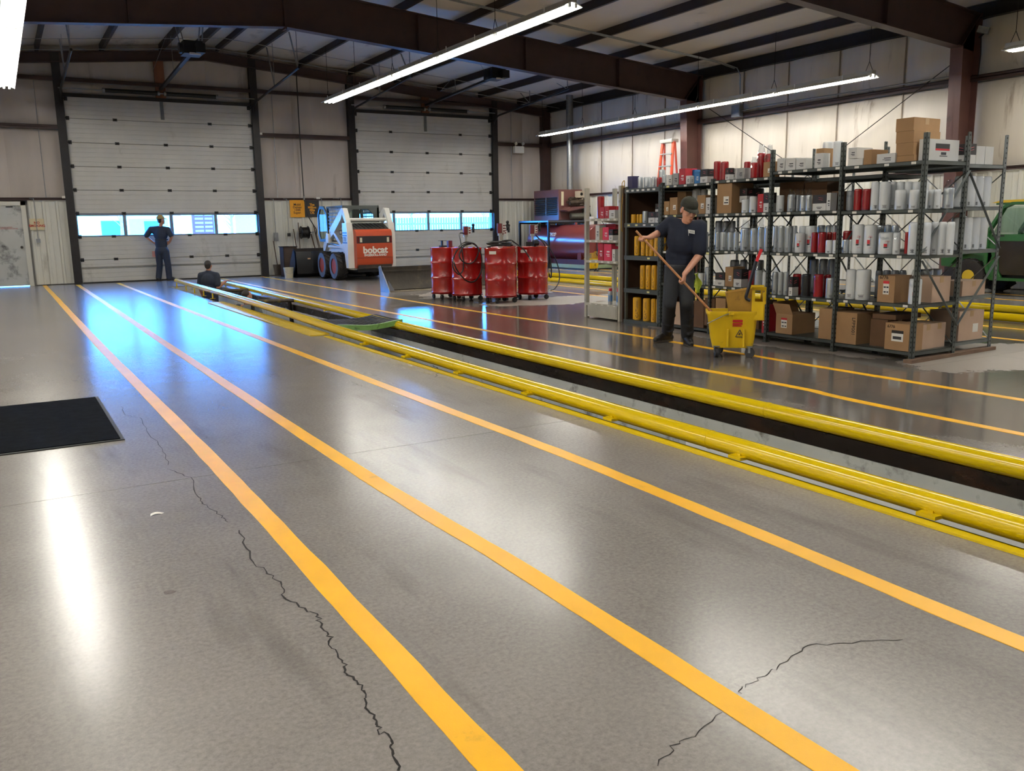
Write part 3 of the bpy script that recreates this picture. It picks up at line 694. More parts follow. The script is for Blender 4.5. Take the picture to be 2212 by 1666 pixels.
light_row('A', 8.03, 4.75, 11.63, 23.3, 5, 'above the drums')
light_row('B', 15.25, 4.22, 11.7, 24.0, 5, 'along the side wall past the brown column')
light_row('C', .58, 4.75, 12.3, 24.0, 5, 'above the first painted line')
light_row('D', 15.1, 4.22, -3.2, 9.0, 5, 'along the side wall near the tractor')
light_row('E', 8.03, 4.75, -3.0, 8.7, 5, 'over the near part of the pit')
light_row('F', .58, 4.75, -3.0, 8.7, 5, 'over the near part of the first line')
light_row('G', -3.6, 4.4, 2.0, 13.7, 5, 'along the far left bay')
# electrical conduits under the roof, junction box on the side wall
o = thing('conduit_run', 'twin grey electrical conduits crossing under the roof', 'conduit', (12, 17.0, 5.4))
for dy in (0, .09):
    P = [(6.2, 17.0+dy, zp(6.2)-.03), (11, 17.0+dy, zp(11)-.03), (16.2, 17.0+dy, zp(16.2)-.03), (16.8, 17.0+dy, zp(16.8)-.08)]
    if dy == 0: P += [(16.92, 17.0, 5.1), (16.94, 17.0, 4.4)]
    MB().tube(P, .014, 6).build('conduit_pipe', GAL, o, world=True)
o = thing('junction_box', 'grey square junction box on the side wall girt', 'junction box', (16.9, 17.05, 4.2))
MB().cbox((16.9, 17.05, 4.22), (.12, .3, .3)).build('box_body', GAL, o, world=True); MB().cbox((16.835, 17.05, 4.22), (.012, .27, .27)).build('cover', GAL, o, world=True)
MB().tube([(16.9, 16.9, 4.2), (16.9, 16.4, 4.24), (16.9, 10.95, 4.2)], .016, 6).build('conduit_pipe', GAL, o, world=True)
# light rods/wires between end-wall struts
for i, (y, z) in enumerate(((25.2, 5.75), (23.8, 5.95))):
    o = MB().tube([(XL+.2, y, zp(XL)-.12), (RX, y, zp(RX)-.12), (XR-.3, y, zp(XR)-.08)], .008, 5).build('cable_run', GAL); tag(o, 'thin cable strung under the roof, %s the end wall' % ('close to' if i == 0 else 'a step away from'), 'cable')
# emergency light on the end wall
o = thing('emergency_light', 'white emergency light box with two lamp heads', 'emergency light', (15.75, 26.2, 3.95))
MB().cbox((15.75, 26.16, 3.93), (.36, .14, .22)).build('box_body', WEN, o, world=True)
for x in (15.62, 15.9): MB().cyl((x, 26.16, 4.04), (x, 26.16, 4.1), .015, n=8).loft([((x, 26.2, 4.14), .03), ((x, 26.1, 4.13), .06), ((x, 26.085, 4.13), .055)], 12).build('lamp_head', M('lamp_chrome', 'c9c4b4', .25, .6, var=.03), o, world=True)
# security camera on the near column
o = thing('wall_camera', 'grey camera bracket on the brown column by the tractor', 'camera', (16.9, 10.5, 4.9))
MB().cbox((16.8, 10.48, 4.95), (.14, .2, .12), (.3, 0, .4)).build('camera_body', GAL, o, world=True); MB().tube([(16.9, 10.62, 4.85), (16.85, 10.5, 4.9)], .02, 6).tube([(16.85, 10.55, 4.85), (16.8, 10.5, 4.5), (16.85, 10.55, 4.1)], .01, 5).build('bracket', DKS, o, world=True)
# ================================================================= PARTS SHELVING
SGR = M('shelf_dark_green', '474d4a', .45, .2, var=.12, vs=8, dirt='26251f', da=.38, ds=6)
SGY = M('shelf_grey_green', '656b6b', .45, .2, var=.12, vs=8, dirt='2d2c27', da=.36, ds=6)
BEI = M('beige_steel', 'a9a596', .5, var=.08, vs=5, dirt='5d5648', da=.36, ds=7)
PEG = M('brown_hardboard', '4a3120', .6, var=.15, vs=4)
TAGM = M('shelf_tag', 'd6d4cb', .5, var=.05); TAGY = M('shelf_tag_yellow', 'd5cf8e', .5, var=.05)
HOLE = M('slot_hole', '0c0d0d', .9, var=.1)
FX = 7.66; PY = [5.25, 6.19, 7.15, 8.10, 9.05]; PYT = [2.20, 2.19, 2.19, 1.92, 1.92]
LV = [[.10, .57, 1.05, 1.49, 1.945], [.12, .56, 1.045, 1.50, 1.95], [.10, .615, 1.05, 1.50, 1.895], [.06, .605, 1.03, 1.50, 1.88]]
DPT = .70
_pm = {}
def slotted_post(h, mt, key):
    """perforated angle post, corner at origin, legs along +x and +y"""
    k = (round(h, 3), key)
    if k in _pm: return _pm[k]
    b = MB().box(0, 0, 0, .045, .004, h).box(0, 0, 0, .004, .038, h)
    z = .04
    while z < h-.02:
        b.box(.018, -.0012, z, .029, .0002, z+.018, 1).box(-.0012, .014, z, .0002, .024, z+.018, 1); z += .05
    b.box(-.012, -.012, 0, .055, .05, .006)
    _pm[k] = b.mesh('post', [mt, HOLE], smooth=False); return _pm[k]
def deck(x0, x1, y0, y1, z, mt, o, lip=.036):
    d = MB().box(x0, y0, z-.004, x1, y1, z)
    d.box(x0, y0, z-lip, x0+.004, y1, z).box(x1-.004, y0, z-lip, x1, y1, z).box(x0, y0, z-lip, x1, y0+.004, z).box(x0, y1-.004, z-lip, x1, y1, z)
    d.box(x0, y0, z-lip, x0+.02, y1, z-lip+.003)
    return d.build('shelf', mt, o, world=True, smooth=False)
tagme = {k: MB().box(-.003, -.026, -.012, 0, .026, .012).mesh('price_tag', m_) for k, m_ in (('w', TAGM), ('y', TAGY))}
def rack(label, X0, X1, ys, levels, tops, mt, key, tags=None, brace_end=True, braces=True):
    o = thing('storage_rack', label, 'shelving', ((X0+X1)/2, ys[0], 0))
    for i, y in enumerate(ys):
        for x, fx in ((X0, 1), (X1, -1)):
            p = link('post', slotted_post(tops[i]+(.03 if fx < 0 else 0), mt, key), o); p.matrix_parent_inverse = o.matrix_basis.inverted()
            p.location = (x, y, 0); p.scale = (fx, 1 if i < len(ys)-1 else 1, 1)
    for i in range(len(ys)-1):
        for j, z in enumerate(levels[i]):
            s = deck(X0+.005, X1-.005, ys[i]+.006, ys[i+1]-.004, z, mt, o)
            if tags:
                for t, kind in tags(i, j):
                    g = link('price_tag', tagme[kind], s); g.location = (X0+.0035, ys[i]+t*(ys[i+1]-ys[i]), z-.019); g.matrix_parent_inverse = o.matrix_basis.inverted() if 0 else Matrix(); 
        if braces:      # X bracing on the back plane
            for z0, z1 in ((.12, 1.0), (1.1, 1.85)):
                for a, c in ((0, 1), (1, 0)):
                    ya, yb = (ys[i], ys[i+1]) if a == 0 else (ys[i+1], ys[i])
                    MB().bar((X1-.012, ya+.02*(1-2*a), z0), (X1-.012, yb-.02*(1-2*a), z1), .004, .022, up=(1, 0, 0)).build('brace', mt, o, world=True)
    for i, y in enumerate(ys if brace_end else []):
        if i not in (0, len(ys)-1) and i % 1: continue
        sg = [(X0+.02, .20, X1-.02, .95), (X1-.02, 1.0, X0+.02, 1.75)] if key != 'r' else [(X1-.02, .20, X0+.02, .95), (X0+.02, 1.0, X1-.02, 1.75)]
        for xa, za, xb, zb in sg: pass
    return o
def tags_fn(i, j):
    if j == 0: return []
    n = {0: 3, 1: 5, 2: 6, 3: 5}[i]; rg = random.Random(i*10+j)
    return [((k+.5+rg.uniform(-.2, .2))/n, 'y' if (i == 3 and rg.random() < .3) else 'w') for k in range(n)]
rk = rack('dark slotted steel shelving run facing the mopping worker', FX, FX+DPT, PY, LV, PYT, SGR, 'f', tags_fn)
RY = [5.30, 6.22, 7.15, 8.10, 9.05]; LVR = [[.13, .60, 1.075, 1.51, 1.93]]+[[.12, .60, 1.06, 1.49, 1.88]]*3
rk2 = rack('grey slotted steel shelving run back to back on the tractor side', 8.40, 9.08, RY, LVR, [2.2, 2.17, 2.15, 2.0, 2.0], SGY, 'r', None, True, True)
# diagonal end braces seen on the open end (front unit and rear unit)
for (o_, X0, X1, y) in ((rk, FX, FX+DPT, 5.235), (rk2, 8.40, 9.08, 5.285)):
    fr_ = o_ is rk
    for xa, za, xb, zb in (((X0+.03, 1.08, X1-.01, 1.86), (X0+.03, 1.0, X1-.02, .32)) if fr_ else ((X1-.02, 1.08, X0+.02, 1.86), (X1-.02, 1.0, X0+.02, .32))):
        MB().bar((xa, y, za), (xb, y, zb), .004, .026, up=(0, 1, 0)).build('end_brace', SGY, o_, world=True)
for i, y in enumerate(PY[1:], 1):
    for xa, za, xb, zb in ((FX+.03, 1.08, FX+DPT-.01, 1.8), (FX+.03, 1.0, FX+DPT-.02, .2)):
        MB().bar((xa, y-.004, za), (xb, y-.004, zb), .004, .024, up=(0, 1, 0)).build('end_brace', SGR, rk, world=True)
# timber under the open end
o = MB().cbox((8.36, 5.28, .0), (1.55, .09, .035), (0, 0, .05)).build('timber_sill', M('old_timber', '6a5443', .75, var=.25, vs=6, stretch=(1, 6, 6))); o.location.z = .0185; tag(o, 'worn timber strip under the open end of the shelving', 'timber strip')
# --- deep shelf unit with brown hardboard side
LV5 = [.045, .49, .95, 1.40, 1.87]
o5 = thing('storage_rack', 'dark shelf unit with brown hardboard side holding yellow filters', 'shelving', (7.95, 9.07, 0))
for x, y, hh in ((FX, 9.09, 1.9), (FX, 9.80, 1.9), (FX+.62, 9.09, 1.9), (FX+.62, 9.80, 1.9)):
    MB().box(x-.0, y, 0, x+.035, y+.035, hh).build('post', SGR, o5, world=True)
for j, z in enumerate(LV5):
    s = MB().box(FX-.01, 9.09, z-.06, FX+.655, 9.84, z-.05).box(FX-.012, 9.09, z-.06, FX, 9.84, z).box(FX, 9.09, z-.006, FX+.655, 9.84, z).build('shelf', SGR, o5, world=True, smooth=False)
    n = (0, 1, 1, 4, 6)[j]
    for k in range(n):
        g = link('price_tag', tagme['y' if j < 3 or (j == 3 and k > 1) else 'w'], s); g.location = (FX-.012, 9.16+(k+.4)*.68/max(n, 2), z-.03)
for (x0, y0, x1, y1) in ((FX+.01, 9.835, FX+.65, 9.85), (FX+.64, 9.1, FX+.65, 9.84)):
    MB().box(x0, y0, .04, x1, y1, 1.88).build('side_panel' if y0 > 9.5 else 'back_panel', PEG, o5, world=True)
MB().box(FX-.015, 9.86, 0, FX+.64, 9.875, 1.89).build('side_panel', PEG, o5, world=True)
# --- beige end rack
o6 = thing('display_rack', 'beige slotted steel rack with red filter boxes at the shelving end', 'shelving', (8.0, 10.0, 0))
for x in (FX-.02, FX+.5):
    b = MB().box(x, 9.92, 0, x+.08, 9.965, 1.92).box(x, 10.75, 0, x+.06, 10.80, 1.92)
    z = .05
    while z < 1.88: b.box(x+.048, 9.9188, z, x+.056, 9.921, z+.02, 1).box(x+.064, 9.9188, z, x+.072, 9.921, z+.02, 1); z += .035
    b.build('upright', [BEI, HOLE], o6, world=True, smooth=False)
for z in (.22, .86, 1.16, 1.47):
    MB().box(FX-.02, 9.97, z-.012, FX+.5, 10.75, z).box(FX-.025, 9.97, z-.035, FX-.02, 10.75, z+.002).prism([(9.97, z-.012), (10.75, z-.012), (9.97, z-.11)], lambda u, v, w: Vector((w, u, v)), FX+.1, FX+.106).build('shelf', BEI, o6, world=True, smooth=False)
    for k in range(5):
        g = link('price_tag', tagme['w'], o6); g.matrix_parent_inverse = o6.matrix_basis.inverted(); g.location = (FX-.0255, 10.04+k*.15, z-.017)
MB().box(FX-.03, 9.97, .02, FX+.5, 10.7, .205).box(FX-.036, 9.99, .05, FX-.03, 10.68, .18).build('base_plinth', BEI, o6, world=True)
MB().box(FX+.3, 9.97, .25, FX+.31, 10.75, 1.9).build('back_panel', BEI, o6, world=True) if 0 else None
o = MB().tube(spline([(FX, 9.90, 1.88), (FX-.01, 9.9, 1.95), (FX+.02, 9.88, 1.97), (FX-.02, 9.885, 1.7), (FX-.025, 9.89, 1.35), (FX-.0, 9.89, 1.28), (FX-.03, 9.885, 1.33)], 6), .006, 5).build('strap_cord', M('strap_yellow', 'b08a2c', .6, var=.1)); tag(o, 'yellow cord hanging on the beige rack upright', 'cord')
# ================================================================= STOCK ON THE SHELVES
ITM = {
 's': M('can_silver', 'bcc2c6', .2, .5, coat=.4, var=.06, vs=3), 'w': M('can_white', 'd6dadc', .2, var=.03, coat=.6), 'r': M('can_red', '8f1117', .22, var=.08, coat=.3),
 'y': M('can_yellow', 'd9a21e', .4, var=.05), 'k': M('can_black', '1d1e20', .3, var=.1), 'g': M('can_grey', '8d9298', .3, .3, var=.08),
 'c': M('cardboard', '9c7a55', .8, var=.08, vs=4, bump=.1, bs=90), 'C': M('cardboard_pale', 'b59a84', .8, var=.06, vs=4), 'W': M('carton_white', 'c9c9c6', .55, var=.04), 'R': M('carton_red', 'a81a26', .5, var=.06),
 'K': M('carton_black', '1b181a', .5, var=.08), 'U': M('carton_blue', '2c6ea8', .5, var=.08), 'G': M('carton_grey', '9a9a98', .6, var=.08), 'P': M('carton_pink', 'd0304a', .5, var=.06), 'N': M('carton_navy', '2a2450', .5, var=.1), 'B': M('carton_brown_dark', '5b4028', .8, var=.12)}
INK = M('print_ink', '33333a', .6, var=.05); PINK = M('print_pink', 'd8606a', .5, var=.05); LRED = M('label_red', 'bf1e2a', .5, var=.04); LWH = M('label_white', 'dcdad2', .5, var=.03); TAPE = M('packing_tape', 'a98a62', .35, var=.05); PEN = M('marker_ink', '33261c', .6, var=.05)
DOME = M('filter_base', '5b5d60', .35, .6, var=.1)
BAG = glass_mat('clear_plastic', (.86, .88, .9), 1.5)
def unit_can(mt, name):
    pr = [(.90, 0), (.96, .004), (.97, .03), (1.0, .045), (1.0, .90), (.985, .94), (.93, .975), (.82, .993), (.45, 1.0), (.40, .996)]
    return MB().loft([((0, 0, z), r) for r, z in pr], 20).mesh(name, mt, ang=50)
UC = {k: unit_can(ITM[k], 'oil_filter') for k in 'swrykg'}
def arc(a0, a1, z0, z1, mt, r=1.006, n=6):
    b = MB(); vs = [(r*math.cos(a0+(a1-a0)*i/n), r*math.sin(a0+(a1-a0)*i/n), z) for z in (z0, z1) for i in range(n+1)]
    return b.add(vs, [(i, i+1, n+2+i, n+1+i) for i in range(n)]).mesh('print_label', mt, fix=False)
AC = -2.42
def lines_mesh(zs, w=.5, mt=INK, r=1.008):
    b = MB(); n = 4
    for k, (z, h, ww) in enumerate(zs):
        a0, a1 = AC-w*ww, AC+w*ww*.6; vs = [(r*math.cos(a0+(a1-a0)*i/n), r*math.sin(a0+(a1-a0)*i/n), q) for q in (z, z+h) for i in range(n+1)]
        b.add(vs, [(i, i+1, n+2+i, n+1+i) for i in range(n)])
    return b.mesh('printed_text', mt, fix=False)
PR_LINES = lines_mesh([(.07, .012, 1), (.10, .012, .7), (.13, .02, .9), (.17, .008, 1.1)]); PR_CODE = lines_mesh([(.06+.012*i, .007, .35) for i in range(9)])
PR_RED = arc(AC-.55, AC-.1, .34, .48, LRED); PR_BLK = arc(AC-.55, AC-.1, .28, .335, INK); PR_TXT = lines_mesh([(.56, .01, .9), (.60, .01, .7), (.2, .008, .6)], .5, LRED)
PR_SIDE = lines_mesh([(.3+.03*i, .012, .22) for i in range(10)])
RIM = MB().loft([((0, 0, .0), 1.012), ((0, 0, .03), 1.012)], 20).mesh('base_rim', DOME)
CATT = {}
def bent_text(s, size, vertical, mt, z, r=1.0, ang=AC, hw=1.0):
    cu = bpy.data.curves.new('t', 'FONT'); cu.body = s; cu.size = 1; cu.align_x = 'CENTER'; cu.align_y = 'CENTER'; cu.resolution_u = 2; cu.offset = .015
    t = bpy.data.objects.new('t', cu); COL.objects.link(t); dg = bpy.context.evaluated_depsgraph_get(); me = bpy.data.meshes.new_from_object(t.evaluated_get(dg)); bpy.data.objects.remove(t)
    for v in me.vertices:
        u, w = v.co.x*size, v.co.y*size
        if vertical: u, w = -w, u
        a = ang+u*hw; v.co = (r*1.006*math.cos(a), r*1.006*math.sin(a), z+w)
    me.materials.clear(); me.materials.append(mt); return me
CAT_V = bent_text('CAT', .20, True, INK, .28, hw=4.2); CAT_L = bent_text('ADVANCED\nHIGH EFFICIENCY', .05, True, INK, .70, hw=5.0)
def crumple(seed, r=1.0, h=.4, z=.95):
    rg = random.Random(seed); b = MB(); n = 12; rings = []
    for k in range(5):
        t = k/4; rr = r*(1.03-.25*t) if k < 3 else r*(.75-.4*(t-.5))
        rings.append([(rr*(1+rg.uniform(-.16, .16))*math.cos(6.283*i/n), rr*(1+rg.uniform(-.16, .16))*math.sin(6.283*i/n), z-.25*(1-t)+h*t+rg.uniform(-.05, .05)) for i in range(n)])
    return b.ringloft(rings, 0, False).mesh('plastic_bag', BAG, ang=10)
BAGS = [crumple(i) for i in range(5)]
ZA = lambda x, y: (1280+x/3.967, 280+y/3.967); ZC = lambda x, y: (1600+x/5.553, 260+y/5.553); ZD = lambda x, y: (1880+x/5.205, 240+y/5.205); ZE = lambda x, y: (1500+x/4.9, 460+y/4.9); ZF = lambda x, y: (1800+x/5.206, 500+y/5.206)
BAYN = {1: 'open-end bay', 2: 'second bay', 3: 'third bay', 4: 'fourth bay', 5: 'hardboard-sided unit', 6: 'beige rack', 7: 'rear rack'}
LVN = ['floor-level shelf', 'second shelf', 'middle shelf', 'fourth shelf', 'top shelf']; LVN6 = ['lowest shelf', 'second shelf', 'third shelf', 'top shelf']
NAMED = []; USED = {}
def free(bay, lv, zb, zt, x0, x1, y0, y1):
    for (a, b_, c, d, e, f) in USED.get(bay if bay < 5 else bay, []):
        if x0 < b_-.001 and x1 > a+.001 and y0 < d-.001 and y1 > c+.001 and zb < f-.002 and zt > e+.002: return False
    return True
def take(bay, *q): USED.setdefault(bay, []).append(q)
LEVS = {1: LV[0], 2: LV[1], 3: LV[2], 4: LV[3], 5: LV5, 6: [.22, .86, 1.16, 1.47], 7: LVR[0]}
CN = {'s': 'silver', 'w': 'white', 'r': 'red', 'y': 'yellow', 'k': 'black', 'g': 'grey'}
BN = {'c': 'brown cardboard box', 'C': 'pale cardboard box', 'W': 'white carton', 'R': 'red carton', 'K': 'black and white carton', 'U': 'blue carton', 'G': 'grey carton', 'P': 'pink carton', 'N': 'navy carton', 'B': 'dark cardboard box'}
def ppm(P): return FPX/((P.x*math.sin(YAW)+P.y*math.cos(YAW))*math.cos(PIT))
def shelfname(bay, lv): return (LVN6 if bay == 6 else LVN)[lv]+', '+BAYN[bay]
def can(bay, lv, kind, Z, x0, x1, yt, row=0, zb=None, n='', opt=''):
    px0, py = Z(x0, yt); px1, _ = Z(x1, yt); base = FX+.05; zb = LEVS[bay][lv] if zb is None else zb; xc = (px0+px1)/2; r = .05
    for step in range(26):
        front = base+row+step*.018
        for _ in range(4):
            X = front+r; P = onX(xc, py, X); r = (px1-px0)/2/ppm(P)*.985
        h = max(.06, P.z-zb+.004); lim = .66 if bay == 6 else .68
        if free(bay, lv, zb, zb+h, P.x-r, P.x+r, P.y-r, P.y+r) or front+2*r > FX+lim-.03: break
    take(bay, P.x-r, P.x+r, P.y-r, P.y+r, zb, zb+h)
    big = 'large ' if r > .062 else ('small ' if h < .17 else '')
    suf = {'f': ' with red square', 'p': ' in clear bag', 'c': ' with dark lettering'}.get(opt[:1], '')
    o = link('oil_filter', UC[kind]); o.location = (P.x, P.y, zb); o.scale = (r, r, h); o.rotation_euler.z = random.uniform(-.25, .25)
    tag(o, None, 'filter', '%s filters, %s' % (big+CN[kind]+suf, shelfname(bay, lv))); NAMED.append((o, '%s%s spin-on filter%s%s' % (big, CN[kind], suf, n), shelfname(bay, lv), P.y))
    if kind in 'sw' or 'f' in opt:
        if 'f' in opt:
            link('logo_square', PR_RED, o); link('logo_block', PR_BLK, o); link('red_print', PR_TXT, o); link('printed_text', PR_SIDE, o) if r > .05 else None
        else: link('printed_text', PR_LINES, o); link('barcode', PR_CODE, o) if random.random() < .4 else None
    if kind == 'y' and h > .15: link('lettering', CAT_V, o); link('small_lettering', CAT_L, o)
    if kind in 'rkg': link('base_rim', RIM, o)
    if 'p' in opt: link('plastic_bag', random.choice(BAGS), o)
    return o
def boxi(bay, lv, kind, Z, x0, x1, yt, d=.2, row=0, zb=None, n='', opt='', top=None):
    px0, py = Z(x0, yt); px1, _ = Z(x1, yt); zb = LEVS[bay][lv] if zb is None else zb
    for step in range(24):
        front = FX+.03+row+step*.018; A = onX(px0, py, front); B_ = onX(px1, py, front); y0, y1 = min(A.y, B_.y), max(A.y, B_.y); h = max(.03, (A.z+B_.z)/2-zb)
        if free(bay, lv, zb, zb+h, front, front+d, y0+.003, y1-.003) or front+d > FX+.66: break
    take(bay, front, front+d, y0, y1, zb, zb+h)
    o = mkbox((front, y0+.0015, zb), d, y1-y0-.003, h, kind, None, '%s, %s' % (BN[kind]+n, shelfname(bay, lv)), opt); NAMED.append((o, BN[kind]+n, shelfname(bay, lv), y0)); return o
def mkbox(p, d, w, h, kind, lab, grp, opt=''):
    if lab: take(7 if p[0] > 8.39 else 1, p[0], p[0]+d, p[1], p[1]+w, p[2], p[2]+h)
    """carton: front face towards -x, width along y"""
    o = thing('carton', lab, 'box', (p[0]+d/2, p[1]+w/2, p[2]), random.uniform(-.02, .02), grp); X, Y = d/2, w/2; e = .0012
    b = MB()
    if kind == 'K':
        MB().box(-X, -Y, h*.46, X, Y, h).build('upper_sleeve', ITM['K'], o); MB().box(-X, -Y, 0, X, Y, h*.46).build('lower_sleeve', ITM['W'], o)
        MB().bar((-X-e, -Y*.5, h*.66), (-X-e, Y*.1, h*.72), .002, h*.07, up=(1, 0, 0)).bar((-X-e, -Y*.5, h*.78), (-X-e, Y*.1, h*.84), .002, h*.07, up=(1, 0, 0)).build('logo', PINK, o)
        MB().bar((X*-.5, -Y-e, h*.66), (X*.3, -Y-e, h*.72), .002, h*.07, up=(0, 1, 0)).bar((X*-.5, -Y-e, h*.78), (X*.3, -Y-e, h*.84), .002, h*.07, up=(0, 1, 0)).build('logo', PINK, o)
        MB().box(-X-e, -Y*.4, h*.2, -X, Y*.4, h*.24).box(-X-e, -Y*.25, h*.12, -X, Y*.3, h*.16).build('printed_text', INK, o)
    else:
        g = .0015; b = MB(); b.box(-X, -Y, 0, X, Y, h-.002)
        b.box(-X, -Y, h-.002, -g, Y, h).box(g, -Y, h-.002, X, Y, h) if kind in 'cCWB' else b.box(-X, -Y, h-.002, X, Y, h)
        b.build('box_body', ITM[kind], o)
        if kind in 'cCB' and 't' in opt: MB().box(-.03, -Y-e, h-.06, .03, Y+e, h+e).build('tape', TAPE, o)
        if 'l' in opt: MB().box(-X-e, -Y*.62, h*.28, -X, Y*.1, h*.56).build('label', LWH, o); MB().box(-X-2*e, -Y*.55, h*.33, -X, Y*.0, h*.37).box(-X-2*e, -Y*.55, h*.42, -X, -Y*.2, h*.46).build('printed_text', INK, o)
        if 'L' in opt: MB().box(-X-e, -Y*.35, h*.3, -X, Y*.35, h*.7).build('label', LWH, o); MB().box(-X-2*e, -Y*.35, h*.7, -X, Y*.35, h*.8).build('label_header', LRED, o); MB().box(-X-2*e, Y*.0, h*.36, -X, Y*.25, h*.42).box(-X-2*e, -Y*.28, h*.36, -X, -Y*.1, h*.42).box(-X-2*e, Y*.02, h*.54, -X, Y*.28, h*.6).box(-X-2*e, -Y*.3, h*.54, -X, -Y*.05, h*.6).build('printed_text', INK, o)
        if kind in 'WGRPU' and 'l' not in opt and h > .07: MB().box(-X-e, -Y*.55, h*.5, -X, Y*.2, h*.58).box(-X-e, -Y*.55, h*.36, -X, Y*.35, h*.41).box(-X-e, -Y*.55, h*.26, -X, Y*.1, h*.31).build('printed_text', INK if kind in 'WG' else LWH, o)
    return o
def row(fn, bay, lv, kind, Z, yt, edges, **k):
    for a, c in zip(edges, edges[1:]): fn(bay, lv, kind, Z, a, c, yt, **k)

# ---------------- hardboard-sided unit (bay 5)
boxi(5, 4, 'N', ZA, 300, 342, 400, .12); row(can, 5, 4, 's', ZA, 410, [342, 388, 437]); row(can, 5, 4, 's', ZA, 410, [440, 500]); can(5, 4, 's', ZA, 503, 550, 408); can(5, 4, 'r', ZA, 550, 597, 412)
can(5, 3, 'y', ZA, 330, 376, 728); can(5, 3, 'y', ZA, 378, 404, 728, row=.04); can(5, 3, 'y', ZA, 402, 430, 728); can(5, 3, 's', ZA, 428, 478, 700); boxi(5, 3, 'K', ZA, 478, 535, 705, .12); boxi(5, 3, 'K', ZA, 537, 590, 705, .12); boxi(5, 3, 'K', ZA, 538, 588, 635, .12, zb=1.40+.115)
row(can, 5, 2, 'y', ZA, 915, [358, 410], opt='c'); row(can, 5, 2, 'y', ZA, 928, [415, 455], opt='c'); row(can, 5, 2, 'y', ZA, 930, [456, 488, 525], opt='c'); row(can, 5, 2, 'y', ZA, 930, [527, 575], opt='c')
row(can, 5, 1, 'y', ZA, 1165, [408, 456, 505, 553, 598], opt='c')
row(can, 5, 0, 'y', ZA, 1438, [345, 422], opt='c'); row(can, 5, 0, 'y', ZA, 1448, [432, 500], opt='c'); row(can, 5, 0, 'y', ZA, 1452, [502, 546, 590], opt='c')
# ---------------- bay 4 (behind the worker)
can(4, 4, 's', ZA, 600, 640, 390); boxi(4, 4, 'W', ZA, 642, 682, 388, .12); boxi(4, 4, 'G', ZA, 686, 738, 375, .14); boxi(4, 4, 'R', ZA, 742, 795, 335, .12); boxi(4, 4, 'P', ZA, 795, 838, 335, .12, row=.06); boxi(4, 4, 'W', ZA, 800, 836, 395, .05, n=' before the pink one'); boxi(4, 4, 'G', ZA, 838, 870, 402, .07, n=' of small size'); boxi(4, 4, 'U', ZA, 840, 878, 345, .1, row=.1); boxi(4, 4, 'U', ZA, 873, 920, 362, .09); boxi(4, 4, 'K', ZA, 923, 986, 340, .14); can(4, 4, 'w', ZA, 990, 1036, 340)
can(5, 4, 's', ZA, 568, 625, 345, row=.18, n=' behind the others')
boxi(4, 3, 'c', ZA, 612, 658, 615, .25, opt='l'); boxi(4, 3, 'c', ZA, 662, 727, 582, .25, opt='l'); boxi(4, 3, 'c', ZA, 728, 800, 532, .25, row=.1, n=' set further back'); can(4, 3, 'w', ZA, 855, 925, 515, row=.3); can(4, 3, 'w', ZA, 930, 990, 515, row=.3); boxi(4, 3, 'c', ZA, 898, 968, 562, .25, opt='l'); boxi(4, 3, 'W', ZA, 972, 1012, 582, .25)
row(can, 4, 2, 'y', ZA, 928, [600, 630], opt='c'); row(can, 4, 2, 's', ZA, 880, [940, 995]); row(can, 4, 2, 'g', ZA, 780, [930, 985], row=.3)
row(can, 4, 1, 'w', ZA, 1232, [905, 960]); can(4, 1, 's', ZA, 965, 1025, 1180, row=.05); can(4, 1, 'w', ZA, 880, 915, 1232, row=.2)
boxi(4, 0, 'C', ZA, 690, 762, 1480, .3, n=' beside the worker'); boxi(4, 0, 'B', ZA, 870, 955, 1470, .35); boxi(4, 0, 'B', ZA, 765, 860, 1490, .35)
# ---------------- bay 3
can(3, 4, 'r', ZA, 1040, 1103, 275); can(3, 4, 'r', ZA, 1102, 1168, 277); boxi(3, 4, 'K', ZA, 1138, 1172, 330, .08, n=' before red filters', row=-.02); boxi(3, 4, 'W', ZA, 1174, 1234, 333, .12); boxi(3, 4, 'G', ZA, 1238, 1298, 330, .12); can(3, 4, 'r', ZA, 1300, 1358, 278); can(3, 4, 'r', ZA, 1358, 1414, 285, opt='p'); can(3, 4, 'r', ZA, 1414, 1486, 205, row=.12, opt='p', n=' tall'); can(3, 4, 'r', ZA, 1486, 1555, 210, row=.12, opt='p', n=' tall'); boxi(3, 4, 'c', ZA, 1466, 1554, 276, .1, opt='l')
boxi(3, 3, 'c', ZA, 1070, 1196, 460, .35, opt='l', n=' of tall size'); can(3, 3, 'w', ZA, 1213, 1278, 605); can(3, 3, 'w', ZA, 1280, 1346, 600); boxi(3, 3, 'K', ZA, 1262, 1326, 505, .12, zb=1.50+.125, n=' on white filters', row=.02); boxi(3, 3, 'K', ZA, 1330, 1388, 505, .12, row=.14, zb=1.5); can(3, 3, 'w', ZA, 1347, 1414, 575); boxi(3, 3, 'R', ZA, 1416, 1466, 552, .12); boxi(3, 3, 'K', ZA, 1468, 1516, 540, .12); can(3, 3, 'g', ZA, 1405, 1470, 505, row=.3)
row(can, 3, 2, 's', ZA, 878, [1052, 1096, 1160, 1212, 1258]); [can(3, 2, 'g', ZA, a, c, 785, row=.26, n=' taller') for a, c in ((1052, 1118), (1118, 1178), (1178, 1228))]
[can(3, 2, 's', ZA, a, c, 845, opt=q) for a, c, q in ((1270, 1356, 'p'), (1358, 1420, 'p'))]; can(3, 2, 's', ZA, 1420, 1474, 840, opt='p'); can(3, 2, 's', ZA, 1476, 1530, 830)
